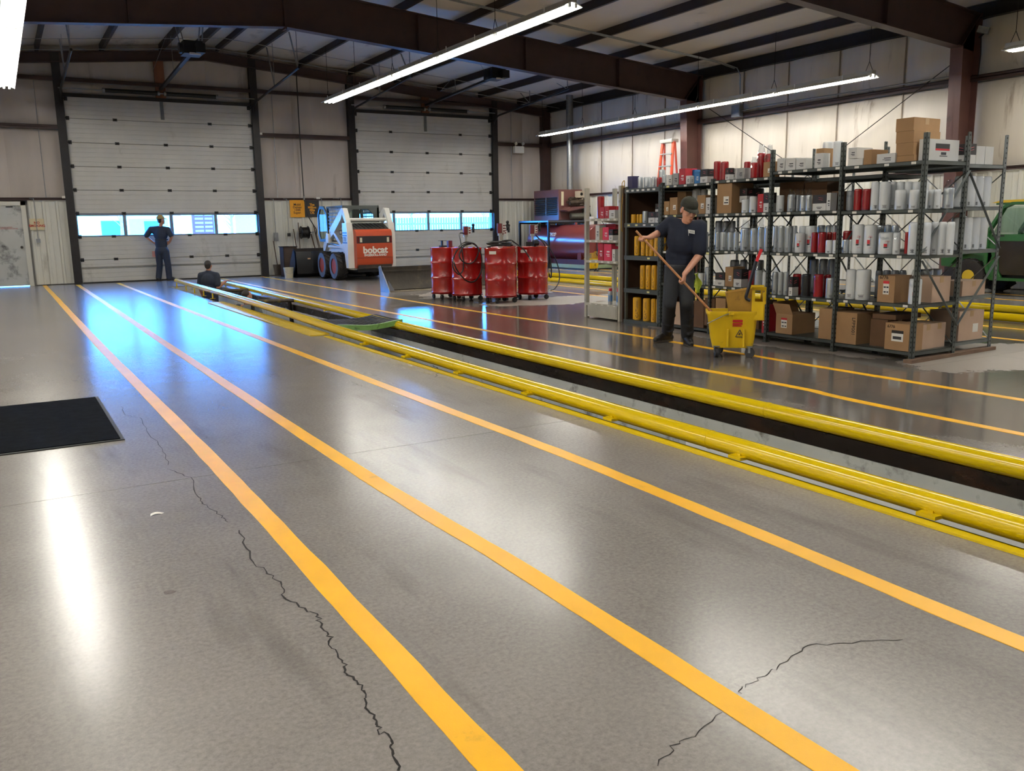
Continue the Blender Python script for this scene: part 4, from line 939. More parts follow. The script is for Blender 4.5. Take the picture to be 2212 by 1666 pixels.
boxi(3, 1, 'K', ZA, 1052, 1132, 1228, .14); boxi(3, 1, 'c', ZA, 1138, 1206, 1178, .2, opt='l'); boxi(3, 1, 'K', ZA, 1210, 1280, 1200, .14); can(3, 1, 'r', ZA, 1282, 1334, 1208); can(3, 1, 'r', ZA, 1336, 1390, 1208); can(3, 1, 's', ZA, 1392, 1455, 1205, opt='p'); can(3, 1, 'w', ZA, 1458, 1500, 1222)
[can(3, 1, 'g', ZA, a, c, 1120, row=.38) for a, c in ((1180, 1260), (1265, 1330), (1400, 1470))]
cb = boxi(3, 0, 'c', ZE, 225, 330, 905, .3, n=' lettered CAT'); text('CAT', .105, (FX+.0285, cb.location.y-.06, .26), (0, -1, 0), (0, 0, 1), INK, 'lettering', cb, bold=.006)
boxi(3, 0, 'B', ZE, 110, 218, 905, .3); boxi(3, 0, 'R', ZE, 722, 760, 975, .3, n=' standing upright'); boxi(3, 0, 'B', ZE, 560, 690, 930, .3, row=.2)
# ---------------- bay 2
boxi(2, 4, 'W', ZC, 440, 535, 455, .1); boxi(2, 4, 'W', ZC, 539, 660, 455, .1); boxi(2, 4, 'W', ZC, 666, 784, 455, .1); boxi(2, 4, 'c', ZC, 905, 1000, 338, .15, row=.16); boxi(2, 4, 'W', ZC, 890, 985, 395, .12, n=' standing tall'); can(2, 4, 'w', ZC, 990, 1118, 262); can(2, 4, 'w', ZC, 1120, 1226, 254)
can(2, 3, 'w', ZC, 430, 526, 903); can(2, 3, 's', ZC, 565, 655, 893, opt='p'); can(2, 3, 's', ZC, 655, 716, 900, row=.05, opt='p'); can(2, 3, 's', ZC, 716, 786, 903, opt='p'); can(2, 3, 's', ZC, 787, 860, 898, opt='p'); boxi(2, 3, 'K', ZC, 868, 1030, 895, .14); boxi(2, 3, 'W', ZC, 1034, 1084, 870, .1); boxi(2, 3, 'B', ZC, 1090, 1195, 850, .25, row=.05)
boxi(2, 3, 'B', ZC, 470, 760, 740, .2, row=.42, n=' at the back'); boxi(2, 3, 'B', ZC, 770, 1040, 740, .2, row=.42, n=' at the back')
[can(2, 2, 's', ZC, a, c, 1268) for a, c in ((398, 448), (450, 532), (534, 616))]; can(2, 2, 's', ZC, 616, 680, 1268, row=.06); can(2, 2, 'w', ZC, 655, 778, 1355, opt='f'); can(2, 2, 'w', ZC, 780, 918, 1268, opt='f', row=.08); can(2, 2, 'w', ZC, 705, 790, 1272, row=.14)
can(2, 2, 'r', ZC, 852, 928, 1348); can(2, 2, 'r', ZC, 932, 1034, 1346); can(2, 2, 'r', ZC, 1036, 1104, 1346, row=.13); can(2, 2, 'r', ZC, 1106, 1165, 1346, row=.13); can(2, 2, 'w', ZC, 1022, 1106, 1440); can(2, 2, 'w', ZC, 1108, 1168, 1440); [can(2, 2, 's', ZC, a, c, 1262, row=.3) for a, c in ((925, 1020), (1025, 1095), (1100, 1160))]
[can(2, 1, 's', ZE, a, c, 628, opt=q) for a, c, q in ((826, 888, 'p'), (889, 946, ''), (947, 1002, ''))]; boxi(2, 1, 'K', ZE, 1002, 1042, 680, .1); can(2, 1, 'r', ZE, 1045, 1136, 648, opt='p'); can(2, 1, 'k', ZE, 1140, 1240, 650); can(2, 1, 'r', ZE, 1268, 1374, 650, opt='p'); can(2, 1, 'r', ZE, 1378, 1450, 655, row=.14, opt='p'); can(2, 1, 's', ZE, 1396, 1488, 690)
[can(2, 1, 'g', ZE, a, c, 490, row=.42) for a, c in ((1225, 1320), (1325, 1420), (1422, 1500))]
cb = boxi(2, 0, 'c', ZE, 865, 1040, 1070, .38, opt='L', n=' with raised flaps'); w_ = .0
b = MB(); Yh = .5*abs(onX(*ZE(865, 1070), FX+.03).y-onX(*ZE(1040, 1070), FX+.03).y); hh = onX(*ZE(950, 1070), FX+.03).z-.12
b.bar((-.19, 0, hh), (-.25, 0, hh+.12), Yh*2, .003, up=(1, 0, 1)); b.build('flap', ITM['c'], cb); MB().bar((0, Yh, hh), (0, Yh+.05, hh+.13), .38, .003, up=(0, 1, 1)).build('flap', ITM['c'], cb)
boxi(2, 0, 'c', ZE, 1322, 1470, 1015, .35, n=' with a taped joint', opt='t')
# ---------------- bay 1 (open end)
boxi(1, 4, 'W', ZC, 1288, 1466, 462, .2); boxi(1, 4, 'W', ZC, 1292, 1395, 328, .25, zb=1.945+.075, n=' stacked on another'); boxi(1, 4, 'c', ZC, 1480, 1580, 352, .25); boxi(1, 4, 'W', ZD, 75, 285, 478, .12); 
y0 = onX(*ZD(505, 300), FX+.05).y; y1 = onX(*ZD(308, 300), FX+.05).y
for k, (za, zc, kk) in enumerate(((1.945, 2.005, 'c'), (2.007, 2.125, 'c'), (2.127, 2.235, 'c'), (2.237, 2.36, 'c'))):
    mkbox((FX+.05, y0+.01*k, za), .42, y1-y0, zc-za, kk, 'brown cardboard box on the top shelf at the open end, %s of the stack' % ('bottom', 'second', 'third', 'topmost')[k], 'stacked boxes on the top shelf', 't')
wbw = y0-5.325; wb = mkbox((FX+.10, 5.31, 1.945), .5, wbw, .205, 'W', 'white carton with a red and black emblem on the top shelf', 'cartons on the top end shelf', 'l')
MB().box(-.12, -wbw/2-.0015, .10, .10, -wbw/2, .165).build('emblem', ITM['K'], wb); MB().box(-.12, -wbw/2-.0018, .10, .10, -wbw/2, .118).build('emblem_band', LRED, wb); MB().box(-.03, -wbw/2-.0018, .06, .05, -wbw/2, .085).box(-.05, -wbw/2-.0018, .045, .07, -wbw/2, .052).build('printed_text', INK, wb)
[can(1, 3, 'r', ZC, a, c, 828) for a, c in ((1366, 1466), (1468, 1565))]; can(1, 3, 'g', ZC, 1275, 1362, 850, opt='p', row=.05)
[can(1, 3, 'w', ZD, a, c, 798) for a, c in ((18, 108), (112, 232))]; [can(1, 3, 'w', ZD, a, c, 798, row=.16) for a, c in ((225, 300), (302, 390), (392, 480), (482, 575), (578, 660))]
[can(1, 3, 'w', ZD, a, c, 888) for a, c in ((285, 405), (446, 555), (558, 650))]; [can(1, 3, 'w', ZD, a, c, 885, row=.12) for a, c in ((650, 722), (725, 800))]; can(1, 3, 's', ZD, 832, 945, 866, row=.2, opt='p')
can(1, 2, 's', ZC, 1225, 1300, 1434); can(1, 2, 's', ZC, 1302, 1346, 1434, row=.03); can(1, 2, 'w', ZC, 1348, 1488, 1252, opt='f'); can(1, 2, 'w', ZC, 1490, 1636, 1256, opt='f'); can(1, 2, 'r', ZC, 1232, 1345, 1330, row=.2)
can(1, 2, 'w', ZD, 100, 265, 1366, opt='fp'); can(1, 2, 'w', ZD, 262, 345, 1370, row=.04, opt='p'); [can(1, 2, 's', ZD, a, c, 1285, row=.2) for a, c in ((70, 160), (162, 245), (246, 325))]; can(1, 2, 'r', ZD, 395, 438, 1365, row=.1)
[can(1, 2, 'w', ZD, a, c, 1255, n=' tall') for a, c in ((440, 562), (566, 690))]; [can(1, 2, 'w', ZD, a, c, 1250, row=.16, n=' tall') for a, c in ((690, 775), (778, 865), (868, 955))]
[can(1, 1, 'w', ZF, a, c, 430) for a, c in ((150, 262), (264, 430))]; cb = boxi(1, 1, 'c', ZF, 508, 703, 498, .26, opt='L', n=' with a red headed label')
text('6776', .05, (-.1315, .03, .25), (0, -1, 0), (0, 0, 1), PEN, 'lettering', cb, world=False)
can(1, 1, 'w', ZF, 706, 850, 545, opt='fp', row=-.02); can(1, 1, 'w', ZF, 860, 1000, 535, opt='fp', row=-.02); mkbox((FX+.32, 5.30, .57), .30, .28, .255, 'C', 'pale cardboard box on the second shelf at the open end', 'box at the open end', 't')
[can(1, 1, 'g', ZF, a, c, 440, row=.36) for a, c in ((480, 560), (565, 650), (655, 740), (745, 825))]
cb = boxi(1, 0, 'c', ZF, 18, 270, 912, .36, n=' marked LFP9001'); text('LFP9001', .055, (-.1815, -.10, .19), (0, 0, -1), (0, -1, 0), PEN, 'lettering', cb, world=False)
cb = mkbox((FX+.02, 5.31, .10), .22, .27, .27, 'c', 'brown cardboard box marked 6776 on the floor-level shelf', 'box marked 6776', '')
MB().box(-.1115, -.07, .09, -.11, .06, .17).build('label', LWH, cb); MB().box(-.112, -.07, .17, -.1105, .06, .20).build('label_header', ITM['K'], cb); MB().box(-.112, -.05, .11, -.1112, .045, .14).build('barcode', INK, cb); text('6776', .042, (-.1115, .07, .235), (0, -1, 0), (0, 0, 1), PEN, 'lettering', cb, world=False)
mkbox((FX+.245, 5.32, .10), .19, .28, .25, 'C', 'pale cardboard box behind the 6776 box on the floor-level shelf', 'boxes behind 6776', 't'); mkbox((FX+.44, 5.33, .10), .20, .28, .25, 'C', 'stained pale cardboard box at the inner side of the floor-level shelf', 'boxes behind 6776 inner', 't')
mkbox((FX+.12, 5.63, .10), .4, .20, .28, 'B', 'dark cardboard box between the LFP9001 and 6776 boxes', 'dark box', 't'); mkbox((FX+.14, 5.56, .385), .42, .27, .05, 'B', 'flat cardboard box lying on the floor-level boxes', 'flat box')
# ---------------- rear rack, open end
for k, y in enumerate((5.36, 5.52, 5.68)):
    pass
for k in range(3):
    o = mkbox((8.46+.15*k, 5.34, 1.93), .14, .2, .20-.02*(k > 0), 'KWW'[k], ('black and white carton with pink emblem on the rear rack top', 'white carton on the rear rack top beside the black one', 'white carton at the outer side of the rear rack top')[k], 'cartons on the rear rack top')
for lvz, hh, nn in ((1.51, .31, 4), (1.075, .33, 4)):
    for k in range(nn):
        o = link('oil_filter', UC['w']); o.location = (8.52+.135*k, 5.42, lvz); o.scale = (.064, .064, hh); tag(o, '%s tall white filter from the front rack, %s, rear rack open end' % (['first', 'second', 'third', 'fourth'][k], 'fourth shelf' if lvz > 1.3 else 'middle shelf'), 'filter', 'rear rack filters %.2f' % lvz); link('barcode', PR_CODE, o)
mkbox((8.55, 5.34, .60), .40, .24, .155, 'C', 'low pale cardboard box on the second shelf of the rear rack', 'rear rack low box', 't')
for k in range(2):
    o = link('oil_filter', UC['s']); o.location = (8.50+.15*k, 5.72, .60); o.scale = (.066, .066, .27); tag(o, '%s silver filter from the front rack, behind the low rear rack box' % ['first', 'second'][k], 'filter', 'rear rack silver filters')
rb = mkbox((8.55, 5.34, .13), .42, .34, .31, 'C', 'large pale cardboard box on the floor-level shelf of the rear rack', 'rear rack large box', 't'); MB().box(.03, -.1715, .08, .12, -.17, .17).build('label', LWH, rb)
# ---------------- beige end rack
ZB = lambda x, y: (1120+x/6.407, 360+y/6.407)
boxi(6, 3, 'R', ZB, 1120, 1185, 560, .12); boxi(6, 3, 'R', ZB, 1190, 1250, 548, .12); boxi(6, 3, 'W', ZB, 1252, 1335, 600, .12, row=-.02); can(6, 3, 'r', ZB, 1090, 1192, 415, row=.25); boxi(6, 3, 'R', ZB, 1262, 1345, 550, .1, row=.14, n=' at the back')
boxi(6, 2, 'W', ZB, 1065, 1120, 810, .12); boxi(6, 2, 'c', ZB, 1122, 1162, 845, .1); boxi(6, 2, 'P', ZB, 1164, 1246, 840, .12); boxi(6, 2, 'K', ZB, 1250, 1306, 870, .12); boxi(6, 2, 'R', ZB, 1140, 1345, 795, .1, row=.16, n=' of long size')
boxi(6, 1, 'R', ZB, 1100, 1172, 1065, .12); boxi(6, 1, 'P', ZB, 1180, 1288, 1070, .14); boxi(6, 1, 'W', ZB, 1296, 1335, 1145, .1)
for k in range(3):
    o = link('spray_can', UC['s']); o.location = (FX+.06+.075*(k % 2), 10.05+.1*k, .22); o.scale = (.033, .033, .20); tag(o, '%s blue and silver aerosol can from the slotted upright, lowest beige shelf' % ['first', 'second', 'third'][k], 'spray can', 'aerosol cans on the beige rack')
    link('cap', MB().loft([((0, 0, .98), .8), ((0, 0, 1.2), .75)], 12).mesh('cap', LRED), o); link('blue_band', arc(0, 6.28, .25, .7, ITM['U'], 1.01, 16), o)

ORD = ['first', 'second', 'third', 'fourth', 'fifth', 'sixth', 'seventh', 'eighth', 'ninth', 'tenth', 'eleventh', 'twelfth', 'thirteenth', 'fourteenth']
_g = {}
for it in NAMED: _g.setdefault((it[1], it[2]), []).append(it)
for (desc, shelf), L_ in _g.items():
    L_.sort(key=lambda t: t[3])
    for i, it in enumerate(L_): it[0]['label'] = ('%s, %s' % (desc, shelf)) + (' from the open end' if it[2][-3:] == 'bay' and 'open-end' not in shelf else '') if len(L_) == 1 else '%s %s from the open end, %s' % (ORD[i], desc, shelf)
    if len(L_) == 1: del L_[0][0]['group']
# ================================================================= SKID STEER LOADER
LWT = M('loader_white', 'd3d3cc', .35, var=.04, vs=4, dirt='8f8a7c', da=.30, ds=5); ORG = M('loader_orange', 'a83f1c', .4, var=.06, vs=4, dirt='4a2f1c', da=.33, ds=5)
TIR = M('tyre_rubber', '24201d', .8, var=.25, vs=10, dirt='4d4338', da=.40, ds=6); TGR = M('tyre_sidewall', '5c5f63', .75, var=.15, vs=8)
BLU = M('stripe_blue', '2b5a8c', .4, var=.05); GLS = glass_mat('cab_glass', (.75, .85, .82), .35)
def knobby_wheel(r, w, rim_mt, side=-1, lugs=16, hub=.5, name='wheel', parent=None, loc=(0, 0, 0), face=None, rk=1.0):
    """wheel with axis along x; side = outward direction; returns tyre part with rim and lug sub-parts"""
    prof = [(r*.55*rk, -w/2*.8), (r*.72, -w/2), (r*.90, -w/2*.96), (r*.955, -w/2*.78), (r*.955, w/2*.78), (r*.90, w/2*.96), (r*.72, w/2), (r*.55*rk, w/2*.8)]
    n = 28; rings = [[(x, rr*math.cos(2*math.pi*i/n), rr*math.sin(2*math.pi*i/n)) for rr, x in prof] for i in range(n)]; rings.append(rings[0])
    b = MB(); b.ringloft(rings, 0, False)
    for i in range(lugs):
        for s in (-1, 1):
            a = 2*math.pi*(i+(.5 if s > 0 else 0))/lugs
            p = Vector((s*w*.26, r*.965*math.cos(a), r*.965*math.sin(a)))
            T = Matrix.Translation(p) @ Matrix.Rotation(a, 4, 'X') @ Matrix.Rotation(s*.6, 4, 'Y')
            T = Matrix.Translation(p) @ Matrix.Rotation(a, 4, 'X') @ Matrix.Rotation(s*R(38), 4, 'Y')
            b.box(-w*.27, -r*.04, -r*.04, w*.27, r*.04, r*.04, 0, T)
    t = b.build('tyre', TIR, parent, world=False); t.location = loc
    if face: 
        q = []
        for k in range(n): q.append(k)
        rr0, rr1 = r*.56, r*.90; xs = side*w*.505
        vs = [(xs, rr*math.cos(2*math.pi*i/n), rr*math.sin(2*math.pi*i/n)) for rr in (rr0, rr1) for i in range(n)]
        MB().add(vs, [(i, (i+1) % n, n+(i+1) % n, n+i) for i in range(n)]).build('sidewall', face, t)
    h = MB(); x0 = side*w*.36
    h.loft([((side*w*.44, 0, 0), r*.58*rk), ((side*w*.40, 0, 0), r*.56*rk), ((side*w*.15, 0, 0), r*.50*rk), ((side*w*.12, 0, 0), r*.18), ((side*w*.30, 0, 0), r*.15), ((side*w*.30, 0, 0), .01)], 24)
    rm = h.build('rim', rim_mt, t)
    bm_ = MB()
    for i in range(6): a = math.pi*i/3; bm_.cyl((side*w*.13, r*.32*rk*math.cos(a), r*.32*rk*math.sin(a)), (side*w*.19, r*.32*rk*math.cos(a), r*.32*rk*math.sin(a)), r*.035, n=6)
    bm_.build('wheel_bolts', DKS, t)
    return t
ld = thing('skid_steer_loader', 'white and orange skid steer loader with black bucket parked before the overhead door', 'loader', (8.6, 22.9, 0))
LB = (8.6, 22.9)
for x, s in ((7.93, -1), (9.27, 1)):
    for y in (22.72, 23.72): knobby_wheel(.375, .29, ORG, s, 16, parent=ld, loc=(x-LB[0], y-LB[1], .375), face=TGR)
Wd = dict(world=True)
# chassis
MB().box(8.12, 22.05, .28, 9.08, 24.25, .74).box(8.05, 22.0, .74, 9.15, 24.1, .95).build('chassis', LWT, ld, **Wd)
MB().box(8.2, 21.98, .22, 9.0, 23.9, .30).build('belly_pan', BLK, ld, **Wd)
# uprights at the rear, with slanted lower edge
for x0, x1 in ((7.93, 8.10), (9.11, 9.28)):
    pr = [(21.95, .34), (22.12, .34), (22.22, .80), (22.45, .86), (22.45, .95), (22.30, 1.0), (22.30, 1.52), (22.0, 1.52), (21.93, 1.2)]
    MB().prism(pr, lambda u, v, w: Vector((w, u, v)), x0, x1).build('upright', LWT, ld, **Wd)
    xo = x0 if x0 < 8.5 else x1
    # upper link and lift arm
    MB().prism([(22.0, 1.50), (22.12, 1.50), (22.36, 1.82), (22.34, 1.90), (22.24, 1.90)], lambda u, v, w: Vector((w, u, v)), x0+.02, x1-.02).build('upper_link', LWT, ld, **Wd)
    arm = [(22.22, 1.88), (22.34, 1.90), (23.0, 1.30), (23.75, 1.06), (23.98, .78), (23.90, .72), (23.62, .92), (23.50, .90), (23.02, 1.16), (22.58, 1.50), (22.38, 1.70)]
    MB().prism([(22.22, 1.86), (22.33, 1.91), (23.82, 1.12), (23.99, .88), (23.98, .76), (23.84, .76), (23.62, 1.00), (23.10, 1.22), (22.42, 1.62)], lambda u, v, w: Vector((w, u, v)), x0+.015, x1-.03).build('lift_arm', LWT, ld, **Wd)
    MB().prism([(23.10, 1.24), (23.0, 1.28), (22.42, .93), (22.50, .88), (22.58, .90)], lambda u, v, w: Vector((w, u, v)), x0+.02, x1-.04).build('arm_brace', LWT, ld, **Wd)
    MB().cyl((x0+.08, 23.55, .98), (x0+.08, 22.5, .90), .03, n=12).build('lift_cylinder', GAL, ld, **Wd)
    MB().box(x0+.03, 22.45, .86, x1-.02, 23.6, .92).build('fender', LWT, ld, **Wd)
MB().cyl((8.02, 22.18, 1.60), (9.2, 22.18, 1.60), .045, n=14).build('cross_tube', LWT, ld, **Wd)
# side decals
for z0, z1 in ((1.24, 1.28), (1.17, 1.21), (.985, 1.02)): MB().box(7.928, 21.97, z0, 7.931, 22.29, z1).build('stripe', BLU, ld, **Wd)
text('773', .15, (7.927, 22.14, 1.085), (0, -1, 0), (0, 0, 1), BLU, 'lettering', ld, bold=.004, sx=.95)
text('S', .07, (7.927, 23.25, 1.27), (0, -1, 0), (0, 0, 1), BLU, 'lettering', ld)
# engine bay: tailgate with rounded top, louvred cover
tg = [(21.78, .40), (21.74, .46), (21.74, 1.22), (21.77, 1.30), (21.85, 1.345), (22.05, 1.345), (22.05, .34), (21.84, .34)]
MB().prism(tg, lambda u, v, w: Vector((w, u, v)), 8.10, 9.11).build('tailgate', ORG, ld, **Wd)
MB().box(8.11, 21.734, .985, 9.10, 21.742, 1.17).build('light_panel', M('panel_black', '1d1a1a', .4, var=.1), ld, **Wd)
for x in (8.20, 8.955): MB().box(x, 21.728, 1.01, x+.06, 21.735, 1.13).build('work_light', M('lens_pale', 'c9c3ae', .3, var=.05), ld, **Wd)
for x in (8.13, 9.04): MB().box(x, 21.728, 1.0, x+.05, 21.735, 1.15).build('tail_light', M('lens_red', '5a1016', .25, var=.1), ld, **Wd)
MB().box(8.10, 21.732, .60, 9.11, 21.741, .612).build('panel_joint', M('joint_dark_steel', '6b2c14', .5, var=.1), ld, **Wd)  # thin darker strip marking the tailgate panel joint
MB().box(8.14, 21.76, .33, 9.08, 21.90, .42).build('bumper', M('dirty_bumper', '2b221b', .7, var=.3, vs=8), ld, **Wd)
text('bobcat', .245, (8.62, 21.737, .80), (1, 0, 0), (0, 0, 1), LWT, 'lettering', ld, bold=.009, sx=1.02)
text('INGERSOLL-RAND', .083, (8.62, 21.737, .672), (1, 0, 0), (0, 0, 1), LWT, 'small_lettering', ld, bold=.003, sx=.92)
cv = MB().prism([(21.92, 1.35), (22.3, 1.50), (22.75, 1.52), (22.75, 1.3), (21.92, 1.3)], lambda u, v, w: Vector((w, u, v)), 8.12, 9.10).build('engine_cover', M('cover_dark', '2a2a28', .5, .2, var=.15), ld, **Wd)
for i in range(8): MB().bar((8.22+.11*i, 21.96, 1.375), (8.16+.11*i, 22.28, 1.50), .02, .014).build('louvre', BLK, ld, **Wd)
MB().cyl((8.15, 22.32, 1.515), (9.05, 22.32, 1.515), .014, n=8).build('cover_handle', LWT, ld, **Wd)
MB().cyl((9.0, 22.05, 1.33), (9.0, 22.05, 1.43), .03, n=12).build('filler_cap', BLK, ld, **Wd)
# cab: posts, mesh sides, rear window, roof
CABM = M('cab_grey', '4a4f4c', .45, var=.1); MESHM = M('cab_mesh', '8e97a3', .4, .3, var=.08)
MB().box(8.08, 22.62, 1.93, 9.12, 23.95, 1.985).build('cab_roof', CABM, ld, **Wd)
for x in (8.10, 9.10):
    MB().bar((x, 22.66, 1.5), (x, 22.66, 1.95), .06, .06).build('cab_post', CABM, ld, **Wd); MB().bar((x, 23.9, .95), (x, 23.9, 1.95), .06, .06).build('cab_post', CABM, ld, **Wd)
    sd = MB()
    for i in range(9): sd.box(x-.004, 22.72+.13*i, 1.0, x+.004, 22.75+.13*i, 1.93)
    for j in range(10): sd.box(x-.004, 22.68, 1.02+.095*j, x+.004, 23.9, 1.05+.095*j)
    sd.build('side_screen', MESHM, ld, **Wd)
rw = MB()
ring = lambda y, sx, sz: [(8.60+sx*math.copysign(abs(math.cos(a))**.4, math.cos(a)), y, 1.74+sz*math.copysign(abs(math.sin(a))**.4, math.sin(a))) for a in [2*math.pi*i/28 for i in range(28)]]
def rrect(y, x0, x1, z0, z1): return [(x0, y, z0), (x1, y, z0), (x1, y, z1), (x0, y, z1)]
rw.box(8.08, 22.63, 1.52, 8.24, 22.67, 1.94).box(8.96, 22.63, 1.52, 9.12, 22.67, 1.94).box(8.24, 22.63, 1.88, 8.96, 22.67, 1.94).box(8.24, 22.63, 1.5, 8.96, 22.67, 1.57)
for sx, x in ((1, 8.24), (-1, 8.96)): rw.prism([(x, 1.88), (x+sx*.14, 1.88), (x, 1.74)], lambda u, v, w: Vector((u, w, v)), 22.63, 22.67)
rwo = rw.build('rear_window_frame', CABM, ld, **Wd); MB().box(8.2, 22.645, 1.55, 9.0, 22.652, 1.9).build('window_pane', GLS, rwo)
MB().box(8.35, 23.0, .95, 8.85, 23.2, 1.6).box(8.35, 23.0, .95, 8.85, 23.6, 1.1).build('seat', BLK, ld, **Wd)
# open glazed door swung out at the front corner
dr = [(23.42, 1.10), (23.50, 1.02), (23.90, 1.02), (23.98, 1.2), (23.98, 1.78), (23.86, 1.99), (23.62, 1.99), (23.44, 1.78)]
def scal(P, k):
    cx = sum(p[0] for p in P)/len(P); cz = sum(p[1] for p in P)/len(P); return [(cx+(p[0]-cx)*k, cz+(p[1]-cz)*k) for p in P]
dx = lambda u, v, w: Vector((7.93-(u-23.42)*.15+w, u, v))
A, B2 = dr, scal(dr, .84); b = MB(); n = len(A)
for w0, w1 in ((-.02, .02),):
    vs = [dx(*p, w0) for p in A]+[dx(*p, w0) for p in B2]+[dx(*p, w1) for p in A]+[dx(*p, w1) for p in B2]
    fs = []
    for i in range(n):
        j = (i+1) % n; fs += [(i, j, n+j, n+i), (2*n+i, 3*n+i, 3*n+j, 2*n+j), (i, 2*n+i, 2*n+j, j), (n+i, n+j, 3*n+j, 3*n+i)]
    b.add(vs, fs)
cd = b.build('cab_door', M('door_frame_dark', '23272c', .4, var=.1), ld, **Wd); MB().prism(scal(dr, .86), dx, -.004, .004).build('window_pane', GLS, cd)
MB().prism([(23.36, .98), (23.36, 1.2), (23.46, 1.26), (23.52, 1.0)], dx, -.05, .05).build('door_hinge_plate', LWT, ld, **Wd)
# bucket
bk = [(24.45, .12), (24.75, .02), (25.35, .02), (25.38, .04), (24.85, .10), (24.62, .28), (24.60, .62), (24.75, .80), (24.72, .83), (24.52, .74), (24.44, .45)]
MB().prism(bk, lambda u, v, w: Vector((w, u, v)), 7.30, 9.75).build('bucket_shell', BLK, ld, **Wd)
for x in (7.30, 9.73): MB().prism([(24.45, .12), (24.75, .02), (25.36, .03), (25.1, .45), (24.74, .82), (24.50, .72)], lambda u, v, w: Vector((w, u, v)), x, x+.02).build('bucket_end', BLK, ld, **Wd)
for x in (7.75, 8.35, 9.0): MB().prism([(24.44, .2), (24.52, .74), (24.46, .74), (24.38, .2)], lambda u, v, w: Vector((w, u, v)), x, x+.02).build('bucket_rib', BLK, ld, **Wd)
MB().box(8.25, 24.1, .2, 8.95, 24.45, .7).build('coupler', BLK, ld, **Wd)
MB().box(7.62, 24.435, .52, 7.70, 24.445, .56).build('decal', M('decal_tan', 'b08f70', .6, var=.1), ld, **Wd)

# ================================================================= SNOW PUSHER BLADE
sp = thing('snow_pusher', 'dirty steel pusher blade with a bare triangular end plate', 'plow blade', (8.5, 17.8, 0))
STL = M('bare_steel', '8d949c', .3, .7, var=.15, vs=5, dirt='5a4a3c', da=.34, ds=5); MUD = M('muddy_steel', '3a352e', .75, .1, var=.3, vs=3, dirt='5e5443', da=.45, ds=3.5, bump=.4, bs=20)
cr = [(17.62, .02), (17.80, .10), (17.90, .25), (17.92, .40), (17.86, .52), (17.80, .53), (17.84, .40), (17.82, .27), (17.74, .15), (17.60, .05)]
MB().prism(cr, lambda u, v, w: Vector((w, u, v)), 7.22, 9.95).build('moldboard', MUD, sp, **Wd)
MB().box(7.22, 17.82, .43, 9.95, 17.93, .54).build('top_tube', MUD, sp, **Wd)
for x in (7.20, 9.95): MB().prism([(17.45, .0), (17.95, .0), (18.02, .54), (17.94, .56), (17.5, .09)], lambda u, v, w: Vector((w, u, v)), x, x+.02).build('end_plate', STL, sp, **Wd)
MB().prism([(7.22, .02), (7.36, .02), (7.22, .25)], lambda u, v, w: Vector((u, w, v)), 17.52, 17.535).build('gusset', STL, sp, **Wd)
MB().box(7.24, 17.52, .004, 9.94, 17.66, .03).build('cutting_edge', M('worn_edge', 'a39986', .45, .5, var=.12), sp, **Wd)
for i in range(7): MB().cyl((7.5+.36*i, 17.58, .03), (7.5+.36*i, 17.58, .042), .018, n=8).build('edge_bolt', DKS, sp, **Wd)

# ================================================================= OIL DRUMS ON DOLLIES
DRM = M('drum_red', '9a1512', .24, var=.08, vs=3, coat=.35, dirt='5e0f0e', da=.33, ds=3); DTOP = M('drum_top_ochre', 'a9792f', .5, var=.15, vs=8); CAST = M('caster_rubber', '1b1a1b', .6, var=.1); HOS = M('hose_rubber', '101012', .45, var=.1)
pr = [(.26, .0), (.285, .008), (.292, .02), (.286, .034), (.286, .28), (.291, .29), (.297, .305), (.291, .32), (.286, .33), (.286, .57), (.291, .58), (.297, .595), (.291, .61), (.286, .62), (.286, .85), (.292, .862), (.293, .876), (.285, .882), (.272, .878)]
DM = MB().loft([((0, 0, z), r) for r, z in pr], 40).mesh('drum_body', DRM, ang=40)
DT = MB().loft([((0, 0, .868), .275), ((0, 0, .872), .275)], 32).cyl((.17, 0, .87), (.17, 0, .888), .03, n=10).mesh('drum_lid', DTOP)
DS = MB().loft([((0, 0, .0), .305), ((0, 0, .075), .305), ((0, 0, .075), .296), ((0, 0, .0), .296)], 32, caps=False).loft([((0, 0, .0), .30), ((0, 0, .008), .30)], 32).mesh('dolly_ring', DRM)
CM = MB().cyl((-.018, 0, .045), (.018, 0, .045), .045, n=14).box(-.024, -.012, .04, -.019, .012, .105).box(.019, -.012, .04, .024, .012, .105).box(-.03, -.03, .098, .03, .03, .108).mesh('caster', CAST)
def drum(x, y, label, tagside=None, rot=0):
    o = thing('oil_drum', label, 'drum', (x, y, 0), rot, 'red oil drums on dollies')
    d = link('dolly_ring', DS, o); d.location.z = .105
    for i in range(4):
        a = math.pi/4+i*math.pi/2; c = link('caster', CM, o); c.location = (.26*math.cos(a), .26*math.sin(a), 0); c.rotation_euler.z = a+i*.7
    q = link('drum_body', DM, o); q.location.z = .114; q = link('drum_lid', DT, o); q.location.z = .114
    if tagside is not None:
        n = 6; vs = [(.2885*math.cos(tagside+(i/n-.5)*.5), .2885*math.sin(tagside+(i/n-.5)*.5), z) for z in (.885, .94) for i in range(n+1)]
        MB().add(vs, [(i, i+1, n+2+i, n+1+i) for i in range(n)]).build('label', LWH, o, fix=False)
    return o
DA = (7.50, 15.28); DB = (7.62, 14.62); DC = (7.90, 13.82); DD = (8.72, 14.02); DE = (8.36, 14.55)
drum(*DA, 'red oil drum nearest the pusher blade'); drum(*DB, 'red oil drum with a hose loop over its side'); drum(*DC, 'red oil drum with a white label and coiled hoses on top', -2.6); drum(*DD, 'red oil drum with a hose hanging down to the floor', -2.75); drum(*DE, 'red oil drum hemmed in behind the labelled ones')
